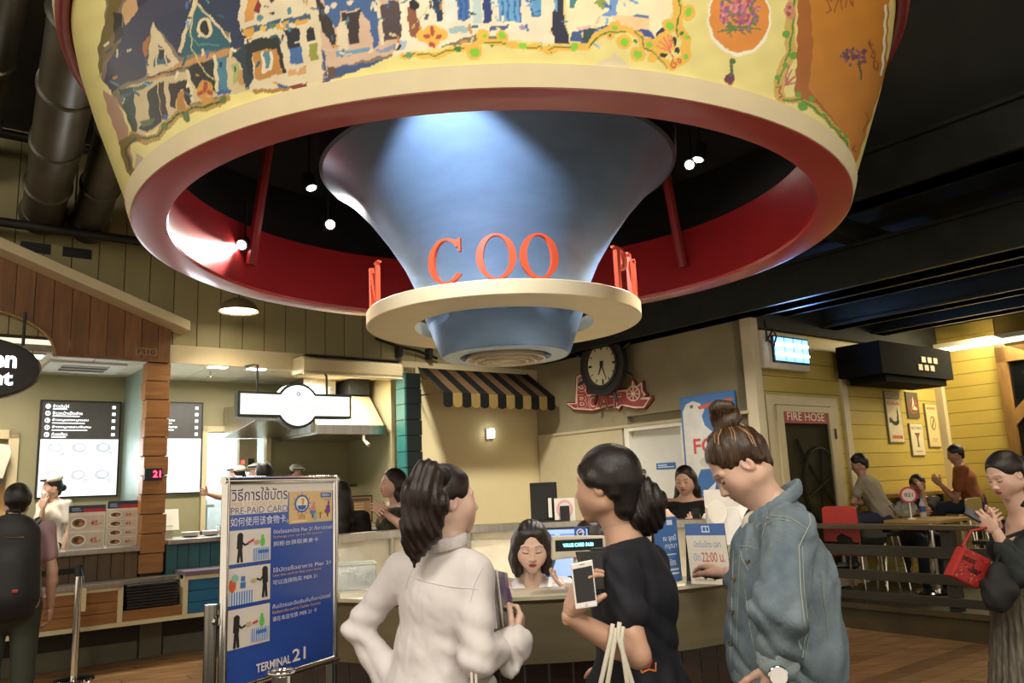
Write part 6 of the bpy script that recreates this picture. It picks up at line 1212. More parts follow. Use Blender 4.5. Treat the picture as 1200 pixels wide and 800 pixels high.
def body_field(J, Rm, k, h=.011, fem=True, e=0.0, parts=('torso', 'arms', 'legs', 'neck'), tr=0.0, armr=(.038, .032, .031, .022), legr=(.075, .052, .05, .036)):
    f = Field(h); tw = (.110+tr, .088+tr, .112+tr) if fem else (.118, .108, .128); g = lambda *v: [x*k+e for x in v]
    if 'torso' in parts:
        hp = g((.120 if fem else .118)+tr)[0]; f.cone(J['pelvis']-Rm@np.array([0, 0, .03])*k, J['pelvis']+Rm@np.array([0, 0, .02])*k, hp, hp, .03, (1.28, .92, 1), Rm)
        f.cone(J['pelvis'], J['waist'], g(tw[0])[0], g(tw[1])[0], .04, (1.2, .86, 1), Rm); f.cone(J['waist'], J['chest'], g(tw[1])[0], g(tw[2])[0], .04, (1.18, .82, 1), Rm)
        f.cone(J['chest'], J['neck']-Rm@np.array([0, 0, .07])*k, g(tw[2])[0], g(.078+tr*.6)[0], .04, (1.2, .8, 1), Rm); f.cone(J['shL'], J['shR'], g(.044+tr*.4)[0], g(.044+tr*.4)[0], .035, (1, 1, 1))
        f.cone(J['neck']-Rm@np.array([0, .0, .06])*k, J['neck']+Rm@np.array([0, 0, .0])*k, g(.066)[0], g(.047)[0], .03, (1.2, .9, 1), Rm)
        if fem:
            for s_ in (-1, 1): f.ell(J['chest']+Rm@np.array([s_*.065, .085, .01])*k, np.array([.05, .04, .05])*k+e+tr*.6, .03, Rm)
    if 'neck' in parts: f.cone(J['neck']-Rm@np.array([0, 0, .03])*k, J['ntop'], g(.050 if fem else .058)[0], g(.046 if fem else .056)[0], .02)
    for s_ in 'LR':
        if 'arms' in parts or 'arm'+s_ in parts or 'up'+s_ in parts:
            f.cone(J['sh'+s_], J['el'+s_], g(armr[0])[0], g(armr[1])[0], .025)
            if 'up'+s_ not in parts: m = J['el'+s_]*.72+J['wr'+s_]*.28; f.cone(J['el'+s_], m, g(armr[1])[0], g(armr[2]+.004)[0], .015); f.cone(m, J['wr'+s_], g(armr[2]+.004)[0], g(armr[3])[0], .015)
        if 'legs' in parts or 'leg'+s_ in parts:
            f.cone(J['hp'+s_], J['kn'+s_], g(legr[0])[0], g(legr[1])[0], .03); m = J['kn'+s_]*.7+J['an'+s_]*.3; f.cone(J['kn'+s_], m, g(legr[1])[0], g(legr[2])[0], .02); f.cone(m, J['an'+s_], g(legr[2])[0], g(legr[3])[0], .02)
    return f
def shoes(J, Rm, k, root, m):
    for s_ in 'LR':
        a = J['an'+s_]; f = Field(.012); fl = a-np.array([0, 0, .05*k]); f.cone(fl-Rm@np.array([0, .04, 0])*k, fl+Rm@np.array([0, .15, -.005])*k, .036*k, .030*k, .02, (1, 1, .8), Rm); f.cone(a, fl, .04*k, .036*k, .02); soft('shoe', f, m, root)
def headR(yaw, pitch=0, roll=0): return rotz(yaw)@rotx(-pitch)@roty(roll)
def cap_hair(c, Rm, sc, h=.005, grow=.009, bottom=-.035, nape=True, fringe=False):
    """hair shell over the skull, open at the face"""
    f = Field(h); g = lambda x, y, z: c+Rm@(np.array([x, y, z])*sc)
    f.ell(g(0, -.015, .031), tuple((np.array([.074, .091, .081])+grow)*sc), .01, Rm)
    if nape: f.cone(g(0, -.060, -.005), g(0, -.056, bottom-.03), .054*sc, .042*sc, .02, (1.25, .85, 1), Rm)
    for s_ in (-1, 1): f.cone(g(s_*.055, -.04, .02), g(s_*.060, -.045, bottom*.7), .028*sc, .018*sc, .015)
    if fringe: f.ell(g(0, .12, -.045), (.085*sc, .085*sc, .088*sc), .008, Rm, sub=True)
    else: f.ell(g(0, .12, -.026), (.092*sc, .100*sc, .112*sc), .008, Rm, sub=True)
    for s_ in (-1, 1): f.ell(g(s_*.082, .012, -.03), (.022*sc, .026*sc, .036*sc), .008, Rm, sub=True)
    return f

def align_legs(J, p0):
    d = J['pelvis']-p0; d[2] = 0
    for q in ('hp', 'kn', 'an'):
        for s_ in 'LR': J[q+s_] = J[q+s_]+d

# ================================================================== PEOPLE
from mathutils.bvhtree import BVHTree
T1, T2, T3, T4 = srgb('#d6ae98'), srgb('#c99f86'), srgb('#a97f66'), srgb('#dcb8a4')
def lerp(a, b, t): return a*(1-t)+b*t
def bvh_of(o):
    me = o.data; n = len(me.vertices); co = np.empty(n*3, np.float32); me.vertices.foreach_get('co', co); co = co.reshape(-1, 3); m = np.array(INV[root_of(o).name].inverted()); co = co@m[:3, :3].T+m[:3, 3]
    f = np.empty(len(me.polygons)*4, np.int32); me.loops.foreach_get('vertex_index', f); return BVHTree.FromPolygons(co.tolist(), f.reshape(-1, 4).tolist())
def stitch(bv, pts, r_, lift=.001, step=5):
    """points of a seam lying on a garment; given as picture positions, found on the cloth itself"""
    out = []
    for (x0, y0), (x1, y1) in zip(pts[:-1], pts[1:]):
        n = max(int(math.hypot(x1-x0, y1-y0)/step), 1)
        for i in range(n+1):
            h = bv.ray_cast(Vector(CAM), Vector(ray(x0+(x1-x0)*i/n, y0+(y1-y0)*i/n)).normalized())
            if h[0] is not None: out.append(np.array(h[0])+np.array(h[1])*lift)
    return out
def figure(label, loc, yaw, H, top, bottom, hair, tone=T2, head=(0, 0, 0), sleeves='short', over=None, seat=None, style='short', fem=True, shift=None, h=.014, hh=.0055, cat='person', skirt=False, hatc=None, mask=False,
           neck=.0, hands=None, lips='#a8544c', shoe=BLACK, lid=.5, group=None, e_top=.010, hem=-.06, armr=(.038, .032, .031, .022)):
    J, Rm, k = skeleton(loc, yaw, H, seat)
    if shift is not None:
        for q in ('waist', 'chest', 'neck', 'ntop', 'head', 'shR', 'shL', 'elR', 'elL', 'wrR', 'wrL'):
            t = {'waist': .3, 'chest': .65}.get(q, 1.0); J[q] = J[q]+np.array(shift)*t
    for q, v in (over or {}).items(): J[q] = np.array(v, float)
    root = thing('person', label, cat, (loc[0], loc[1], loc[2]), group=group)
    HR = headR(yaw+head[0], head[1], head[2]); hc = J['head']; sc = k*.92
    fh = Field(hh); head_prims(fh, hc, HR, sc); fh.cone(hc+HR@np.array([0, -.02, -.05])*sc, J['ntop'], .05*sc, .044*sc, .02); fh.cone(J['ntop'], J['neck'], .044*k, .047*k, .02)
    F_ = [(body_field(J, Rm, k, h, fem, armr=armr), False), (fh, True)]; hands = hands or {}
    for s_ in 'LR':
        hp = hands.get(s_, {}); fd = hp.get('f', J['wr'+s_]-J['el'+s_]); nd = hp.get('n', Rm@np.array([-1 if s_ == 'R' else 1, .1, 0])); fx = Field(hp.get('h', .0055))
        hand(fx, J['wr'+s_], fd, nd, s_ == 'R', hp.get('curl', (28, 30, 32, 34)), hp.get('thumb', 18), k*.90, thumb_out=hp.get('to')); F_.append((fx, False))
    skin_mesh(F_, root, tone, dict(c=hc, R=HR, sc=sc, kw=dict(lips=lips, lid=lid)))
    # garments
    f = body_field(J, Rm, k, h, fem, e_top, ('torso',)); f.disp.append(folds(.006, 40, (1, .3, .8), H*9)); f.plane(J['pelvis']+np.array([0, 0, hem]), (0, 0, -1)); f.plane(J['neck']+Rm@np.array([0, .02, -.0+neck])*k, Rm@np.array([0, .35, 1]))
    for s_ in 'LR':
        if sleeves == 'none': continue
        a, b, c = J['sh'+s_], J['el'+s_], J['wr'+s_]
        if sleeves == 'short': f.cone(a, lerp(a, b, .62), .054*k, .052*k, .02); f.plane(lerp(a, b, .62), b-a) if False else None
        else: f.cone(a, b, .054*k, .046*k, .02); f.cone(b, lerp(b, c, .93), .050*k, .036*k, .015)
    soft('top', f, top, root, 2)
    if skirt:
        f = Field(h); w = J['waist']; fl = np.array([J['pelvis'][0], J['pelvis'][1], loc[2]+.25]); f.cone(w, J['pelvis']-np.array([0, 0, .05]), .11*k, .15*k, .03, (1.1, .9, 1), Rm); f.cone(J['pelvis']-np.array([0, 0, .05]), fl, .15*k, .26*k, .03, (1.1, .9, 1), Rm); f.disp.append(folds(.006, 50, (1, .8, 0), 2)); f.plane(fl, (0, 0, -1)); soft('skirt', f, bottom, root)
    else:
        f = body_field(J, Rm, k, h, fem, .013, ('legs',)); hp = .13*k; f.cone(J['pelvis']-np.array([0, 0, .04]), J['pelvis']+np.array([0, 0, .03]), hp, hp, .03, (1.25, .95, 1), Rm); f.plane(J['waist'], (0, 0, 1)); soft('trousers', f, bottom, root)
    shoes(J, Rm, k, root, shoe)
    g = lambda x, y, z: hc+HR@(np.array([x, y, z])*sc)
    if style:
        f = cap_hair(hc, HR, sc, hh, bottom=-.035 if style != 'short' else -.02, grow=.007)
        if style == 'long':
            for s_ in (-1, 1): f.chain([g(s_*.055, -.02, .0), g(s_*.068, -.03, -.09), J['neck']+Rm@np.array([s_*.085, -.02, -.06])*k, J['chest']+Rm@np.array([s_*.085, .03, .0])*k if fem == 2 else J['neck']+Rm@np.array([s_*.08, -.05, -.2])*k], [.03*sc, .036*sc, .038*sc, .022*sc], .03)
            f.chain([g(0, -.07, .0), g(0, -.075, -.1), J['neck']+Rm@np.array([0, -.075, -.1])*k, J['neck']+Rm@np.array([0, -.10, -.26])*k], [.06*sc, .06*sc, .055*sc, .04*sc], .03, (1.3, .8, 1), Rm)
        if style == 'pony': f.chain([g(0, -.09, .02), g(0, -.13, -.02), g(0, -.135, -.12), g(0, -.12, -.19)], [.022*sc, .032*sc, .03*sc, .012*sc], .02)
        if style == 'bun': f.ell(g(0, -.11, -.02), (.04*sc, .04*sc, .04*sc), .015)
        soft('hair', f, hair, root, 1)
    if hatc is not None:
        f = Field(hh); f.ell(g(0, -.015, .085), (.088*sc, .105*sc, .05*sc), .01, HR@rotx(-8)); f.cone(g(-.06, .05, .075), g(.06, .05, .075), .03*sc, .03*sc, .02); f.plane(g(0, 0, .055), HR@np.array([0, .1, -1])); ht = soft('cap', f, hatc, root)
        f = Field(.004); f.chain([g(.085*math.sin(R(a)), .02+.085*math.cos(R(a)), .082) for a in (-60, -30, 0, 30, 60)], [.010*sc]*5, .004, (1, 1, 1)); soft('cap_band', f, M('navy_cloth', srgb('#2a2f44')), ht)
    if mask:
        f = Field(.0045); f.ell(g(0, .062, -.058), (.058*sc, .050*sc, .045*sc), .01, HR); soft('face_mask', f, M('mask_cloth', srgb('#d8ddd6'), .8), root)
    return root, J, Rm, k, hc, HR, sc
NAVYC = cloth('navy_trouser', '#23283a'); GREYTR = cloth('green_grey_trouser', '#3d4236'); BLKC = cloth('black_cotton', '#0e0e0d'); WHTC = cloth('white_uniform', '#ded6c6')

# ------------------------------------------------------------------ woman in white shirt, back to us
def woman_white():
    Y = 2.45; loc = aty(522, 700, Y); loc[2] = 0; yaw = -42; J, Rm, k = skeleton(loc, yaw, 1.585); P = lambda x, y, Y_: aty(x, y, Y_)
    p0 = J['pelvis'].copy(); J.update(head=P(524, 585, 2.47), ntop=P(527, 615, 2.46), neck=P(525, 641, 2.44), shL=P(472, 668, 2.53), shR=P(557, 671, 2.38), chest=P(520, 702, 2.45), waist=P(508, 768, 2.46), pelvis=P(508, 820, 2.46), elL=P(419, 736, 2.52), wrL=P(462, 800, 2.50), elR=P(560, 772, 2.30), wrR=P(598, 752, 2.43)); align_legs(J, p0)
    root = thing('person', 'woman in a white shirt seen from behind with brown ponytail', 'person', loc); HR = headR(-64, 0, 0); hc = J['head']; sc = .92*k; g = lambda x, y, z: hc+HR@(np.array([x, y, z])*sc)
    fh = Field(.003); head_prims(fh, hc, HR, sc); fh.cone(g(0, -.02, -.05), J['ntop'], .05*sc, .044*sc, .02); fh.cone(J['ntop'], J['neck'], .042*k, .05*k, .02)
    hr = Field(.0035); hand(hr, P(600, 752, 2.42), P(611, 728, 2.47)-P(600, 752, 2.42), (-1, .3, .2), True, (48, 48, 48, 48), 22, k*.86)
    hl = Field(.004); hand(hl, J['wrL'], P(480, 812, 2.44)-J['wrL'], (.6, .6, 0), False, (15, 18, 20, 20), 10, k)
    skin_mesh([(body_field(J, Rm, k, .009, tr=-.022, armr=(.034, .029, .027, .019)), False), (fh, True), (hr, False), (hl, False)], root, T4, dict(c=hc, R=HR, sc=sc))
    WS = cloth('white_shirt', '#d9d2cf', .75, .10, var=.03, scale=5, bscale=35)
    f = Field(.0065)
    f.cone(J['neck']-[0, 0, .06], J['chest'], .078, .117, .04, (1.22, .8, 1), Rm); f.cone(J['chest'], J['waist'], .119, .104, .04, (1.18, .86, 1), Rm); f.cone(J['waist'], J['pelvis']-[0, 0, .02], .104, .138, .04, (1.2, .95, 1), Rm); f.cone(J['pelvis']-[0, 0, .02], J['pelvis']-[0, 0, .14], .138, .145, .04, (1.2, .98, 1), Rm); f.cone(J['shL'], J['shR'], .046, .046, .05)
    f.cone(J['shL'], J['elL'], .052, .042, .03); f.cone(J['elL'], lerp(J['elL'], J['wrL'], .5), .042, .038, .02); f.cone(lerp(J['elL'], J['wrL'], .5), lerp(J['elL'], J['wrL'], .95), .038, .052, .02)
    f.cone(J['shR'], lerp(J['shR'], J['elR'], .55), .052, .047, .03); f.cone(lerp(J['shR'], J['elR'], .55), J['elR'], .047, .048, .03); f.cone(J['elR'], lerp(J['elR'], J['wrR'], .75), .048, .043, .02)
    f.disp += [folds(.0036, 30, (.8, .2, 1.0), 1.0), folds(.0012, 90, (1, .2, -.7), 2.4)]
    for s_ in 'LR': f.disp.append((lambda e: lambda x, y, z: .006*np.exp(-((x-e[0])**2+(y-e[1])**2+(z-e[2])**2)/.008)*np.sin(95*(z-e[2])+40*(x-e[0])))(J['el'+s_]))
    f.plane(J['pelvis']-[0, 0, .075], (0, 0, -1)); f.plane(J['neck']+[0, 0, .005], Rm@np.array([0, .25, 1]))
    shirt = soft('shirt', f, WS, root, 1)
    # flared cuff hanging from the right forearm
    f = Field(.0055); a = lerp(J['elR'], J['wrR'], .72); f.cone(a, P(606, 752, 2.40), .042, .046, .02); f.cone(P(596, 758, 2.40), P(597, 786, 2.38), .032, .024, .02, (1.2, .6, 1), rotz(-30)); f.cone(P(604, 750, 2.40), P(612, 772, 2.38), .026, .010, .02, (1, .6, 1)); f.disp.append(folds(.003, 60, (1, 0, .4), 4)); f.ell(P(608, 742, 2.43), (.034, .034, .034), .01, sub=True)
    soft('cuff', f, WS, shirt, 2)
    # collar
    f = Field(.005); c0 = J['neck']+np.array([0, 0, .008])
    ring = [c0+Rm@np.array([.062*math.cos(R(a)), -.008+.058*math.sin(R(a)), .012*math.cos(R(a+90))*-1+.012]) for a in range(150, 391, 15)]; f.chain(ring, [.0075]*len(ring), .006, (1, 1, 2.4)); soft('collar', f, WS, shirt, 2)
    bv = bvh_of(shirt); sm = M('shirt_seam', srgb('#d9d3d0'), .8)
    for pts in (((478, 674), (500, 682), (530, 688), (560, 690)), ((487, 660), (478, 680), (474, 705)), ((566, 664), (556, 684), (551, 706))):
        q = stitch(bv, pts, .001)
        if len(q) > 2: MB().tube(q, .0009, 5).build('seam', sm, shirt, 60)
    # trousers, shoes
    f = body_field(J, Rm, k, .012, True, .012, ('legs',)); f.cone(J['pelvis']-[0, 0, .05], J['pelvis']+[0, 0, .02], .13, .125, .03, (1.22, .95, 1), Rm); soft('trousers', f, NAVYC, root); shoes(J, Rm, k, root, BLACK)
    # hair: skull cap drawn to a high ponytail
    f = cap_hair(hc, HR, sc, .0035, grow=.009, bottom=-.03); soft('hair', f, HBR, root, 1)
    f = Field(.0035)
    b0 = P(517, 556, 2.38); ch = [b0, P(500, 556, 2.33), P(490, 580, 2.31), P(488, 615, 2.31), P(489, 640, 2.32), P(484, 655, 2.33)]; f.chain(ch, [.026, .040, .046, .040, .026, .005], .02, (1, .75, 1)); f.chain([P(505, 560, 2.35), P(512, 590, 2.33), P(506, 625, 2.33), P(494, 648, 2.33)], [.028, .034, .026, .005], .02); f.chain([P(484, 600, 2.32), P(478, 630, 2.32), P(477, 646, 2.33)], [.03, .014, .004], .02); f.chain([P(500, 620, 2.32), P(492, 645, 2.32), P(486, 664, 2.33)], [.025, .012, .003], .012)
    f.disp.append(lambda x, y, z: .0025*np.sin(260*x+30*z+8*np.sin(14*z))); soft('ponytail', f, HBR, root, 1)
    f = Field(.004); f.ell(P(518, 556, 2.385), (.028, .028, .028), .004); soft('hair_tie', f, BLACK, root)
    # holographic folder and shoulder strap
    fo = thing('shiny_folder', 'iridescent silver folder held under the arm of the woman in white', 'folder', P(583, 700, 2.5)); A_, B_, C_, D_ = P(566, 662, 2.42), P(594, 671, 2.50), P(606, 732, 2.50), P(572, 738, 2.42)
    mb = MB(); n = _unit(np.cross(B_-A_, D_-A_))
    rows = 9; V = []; 
    for i in range(rows):
        for j in range(4): u, v = j/3, i/(rows-1); V.append((1-u)*(1-v)*A_+u*(1-v)*B_+u*v*C_+(1-u)*v*D_+n*(.012*math.sin(u*3.1)+.003*math.sin(v*15+u*4)))
    F = [(i*4+j, i*4+j+1, (i+1)*4+j+1, (i+1)*4+j) for i in range(rows-1) for j in range(3)]; m = len(V); V += [p+n*.012 for p in V]; F += [tuple(q+m for q in f_[::-1]) for f_ in F]
    ed = [i for i in range(4)]+[4*i+3 for i in range(1, rows)]+[4*(rows-1)+i for i in (2, 1, 0)]+[4*i for i in range(rows-2, 0, -1)]; F += [(ed[i], ed[i]+m, ed[(i+1) % len(ed)]+m, ed[(i+1) % len(ed)]) for i in range(len(ed))]
    HOLO = M('holographic_film', srgb('#b9bda8'), .2, .35, scale=7, stretch=(6, 6, 1.5), col2=srgb('#77588a')); mb.raw(V, F).build('cover', HOLO, fo, 30)
    for t in (.25, .5): MB().tube([lerp(A_, B_, t)-n*.006, lerp(D_, C_, t)-n*.002], .003, 5).build('page_edge', WHITE, fo)
    bg = thing('shoulder_bag', 'grey shoulder bag with white straps at the side of the woman in white', 'bag', P(562, 850, 2.3)); f = Field(.008); f.cone(P(566, 840, 2.32), P(568, 900, 2.32), .07, .09, .02, (1.3, .6, 1), Rm); f.cone(P(570, 800, 2.33), P(570, 840, 2.33), .03, .05, .03); soft('body', f, cloth('grey_bag', '#9a978c'), bg)
    for dx in (0, 5): MB().tube([P(552+dx, 766, 2.27), P(553+dx, 800, 2.25), P(556+dx, 850, 2.26)], .004, 6).build('strap', WHTC, bg, 60)
woman_white()
# ------------------------------------------------------------------ woman in navy dress
def woman_navy():
    Y = 2.35; loc = aty(742, 700, Y); loc[2] = 0; yaw = 52; J, Rm, k = skeleton(loc, yaw, 1.64); P = lambda x, y, Y_: aty(x, y, Y_)
    p0 = J['pelvis'].copy(); J.update(head=P(711, 566, 2.350), ntop=P(722, 606, 2.350), neck=P(735, 637, 2.350), shL=P(722, 668, 2.230), shR=P(762, 660, 2.480), chest=P(744, 700, 2.360), waist=P(747, 758, 2.360), pelvis=P(748, 820, 2.360), elL=P(748, 768, 2.160), wrL=P(667, 722, 2.100), elR=P(765, 760, 2.580), wrR=P(740, 800, 2.650)); align_legs(J, p0)
    root = thing('person', 'woman in a navy dress with a low ponytail holding a phone', 'person', loc); HR = headR(58, 2, 0); hc = J['head']; sc = .93*k; g = lambda x, y, z: hc+HR@(np.array([x, y, z])*sc)
    fh = Field(.003); head_prims(fh, hc, HR, sc); fh.cone(g(0, -.02, -.05), J['ntop'], .05*sc, .044*sc, .02); fh.cone(J['ntop'], J['neck']-[0, 0, .02], .043*k, .052*k, .02)
    hl = Field(.003); hand(hl, J['wrL'], P(675, 690, 2.100)-J['wrL'], (1, .25, .1), False, (30, 32, 34, 36), 6, k*.84, thumb_out=(.75, .22, .85))
    hr = Field(.005); hand(hr, J['wrR'], (-.6, .6, .3), (0, 0, -1), True)
    skin_mesh([(body_field(J, Rm, k, .008, tr=-.026, armr=(.036, .031, .030, .021)), False), (fh, True), (hl, False), (hr, False)], root, T2, dict(c=hc, R=HR, sc=sc))
    ND = cloth('navy_dress', '#15161f', .8, .12, var=.1, scale=14, bscale=90)
    f = Field(.007); f.cone(J['neck']-[0, 0, .055], J['chest'], .084, .122, .04, (1.2, .8, 1), Rm); f.cone(J['chest'], J['waist'], .124, .106, .04, (1.16, .84, 1), Rm); f.cone(J['shL'], J['shR'], .048, .046, .05)
    for s_ in 'LR': a, b = J['sh'+s_], J['el'+s_]; f.cone(a, lerp(a, b, .50), .054, .054, .03); f.cone(lerp(a, b, .50), lerp(a, b, .505), .056, .054, .004)
    f.cone(J['waist'], J['pelvis']-[0, 0, .02], .108, .145, .03, (1.16, .95, 1), Rm); f.cone(J['pelvis']-[0, 0, .02], J['pelvis']-[0, 0, .38], .145, .26, .03, (1.14, .98, 1), Rm)
    f.disp += [folds(.004, 50, (.6, .2, 1), 3), lambda x, y, z: np.clip((J['waist'][2]-.02-z)/.1, 0, 1)*.010*np.sin(9*np.arctan2(y-J['pelvis'][1], x-J['pelvis'][0]))]
    f.plane(J['pelvis']-[0, 0, .38], (0, 0, -1)); f.cone(J['neck']-[0, 0, .07], J['neck']-[0, 0, .005], .075, .058, .03, (1.15, .95, 1), Rm); f.plane(J['neck']+[0, 0, .006], Rm@np.array([0, .30, 1])); dr_ = soft('dress', f, ND, root, 2)
    shoes(J, Rm, k, root, BLACK)
    f = cap_hair(hc, HR, sc, .0035, grow=.009, bottom=-.045); f.chain([g(-.055, .05, .045), g(-.070, .018, .015), g(-.066, -.02, .0)], [.016*sc, .016*sc, .02*sc], .02); soft('hair', f, HB, root, 1)
    f = Field(.0035); f.chain([P(738, 576, 2.360), P(750, 574, 2.350), P(760, 588, 2.350), P(761, 608, 2.360), P(752, 628, 2.360)], [.028, .040, .048, .040, .010], .02, (1, .85, 1)); f.chain([P(745, 580, 2.340), P(746, 605, 2.330), P(738, 624, 2.330)], [.03, .03, .006], .02); f.chain([P(762, 590, 2.350), P(767, 608, 2.360), P(767, 618, 2.360)], [.03, .018, .005], .015); f.disp.append(lambda x, y, z: .0022*np.sin(260*x+30*z+8*np.sin(14*z))); soft('ponytail', f, HB, root, 1)
    f = Field(.004); f.ell(P(738, 577, 2.360), (.026, .026, .026), .004); soft('hair_tie', f, BLACK, root)
    # red flower embroidery
    bv = bvh_of(dr_); 
    for c_, pts, r_ in (('#c4322a', ((752, 774), (757, 768), (763, 773), (760, 781), (753, 780)), .004), ('#e08a3a', ((748, 778), (752, 788), (760, 784), (768, 786), (768, 776)), .0025)):
        q = stitch(bv, pts, r_, .001, 3)
        if len(q) > 2: MB().tube(q, r_, 5).build('embroidery', M('thread_'+c_[1:], srgb(c_), .7), dr_, 60)
    # phone and wallet
    ph = thing('smartphone', 'white smartphone with dark screen in the hand of the woman in navy', 'phone', P(684, 714, 2.090)); A_, B_, C_, D_ = P(675, 714, 2.050), P(700.5, 710, 2.060), P(694.5, 655, 2.080), P(668.5, 660.5, 2.070); n = _unit(np.cross(B_-A_, D_-A_))
    pw = MB(); Q = [A_, B_, C_, D_]; pw.raw([p-n*.007 for p in Q]+Q, [(3, 2, 1, 0), (4, 5, 6, 7), (0, 1, 5, 4), (1, 2, 6, 5), (2, 3, 7, 6), (3, 0, 4, 7)]).build('case', M('phone_white', srgb('#e4ded8'), .3), ph, bevel=.004)
    pr = Print(quadmap(A_, B_, C_, D_, .0004)); pr.rect(.07, .13, .93, .87, M('phone_screen', (.008, .008, .010), .12)); pr.ell(.5, .065, .07, .035, '#c9c4be'); pr.rect(.38, .93, .62, .942, '#6a6660'); pr.build('screen', ph)
    wl_ = thing('black_wallet', 'black wallet held behind the white smartphone', 'wallet', P(700, 692, 2.150)); A_, B_, C_, D_ = P(690, 694, 2.140), P(709, 690, 2.160), P(706, 645, 2.170), P(676, 646, 2.140); n = _unit(np.cross(B_-A_, D_-A_)); Q = [A_, B_, C_, D_]; MB().raw([p-n*.012 for p in Q]+Q, [(3, 2, 1, 0), (4, 5, 6, 7), (0, 1, 5, 4), (1, 2, 6, 5), (2, 3, 7, 6), (3, 0, 4, 7)]).build('cover', M('black_leather', (.018, .018, .017), .45, bump=.1, scale=60), wl_, bevel=.003); MB().tube([lerp(A_, D_, .05)+n*.001, lerp(A_, D_, .95)+n*.001], .0015, 5).build('stitching', M('grey_thread', srgb('#4a4a46')), wl_)
    # tote bag with white straps over the forearm
    tb_ = thing('tote_bag', 'bag with two white straps hanging on the forearm of the woman in navy', 'tote bag', P(722, 960, 2.200)); ST = cloth('strap_canvas', '#d9d3bf', .8)
    for a, b, c in (((716, 735), (704, 800), (700, 880)), ((724, 733), (741, 800), (748, 880)), ((720, 740), (712, 800), (708, 880)), ((728, 738), (735, 800), (742, 880))):
        ch = [P(a[0]+2, a[1]-4, 2.100), P(a[0], a[1]+12, 2.090), P(b[0], b[1], 2.110), P(c[0], c[1], 2.140)]; MB().tube(ch, .006, 10).build('strap', ST, tb_, 60)
    f = Field(.012); f.cone(P(722, 890, 2.160), P(722, 990, 2.180), .09, .12, .02, (1.4, .5, 1), rotz(20)); soft('body', f, ST, tb_)
woman_navy()
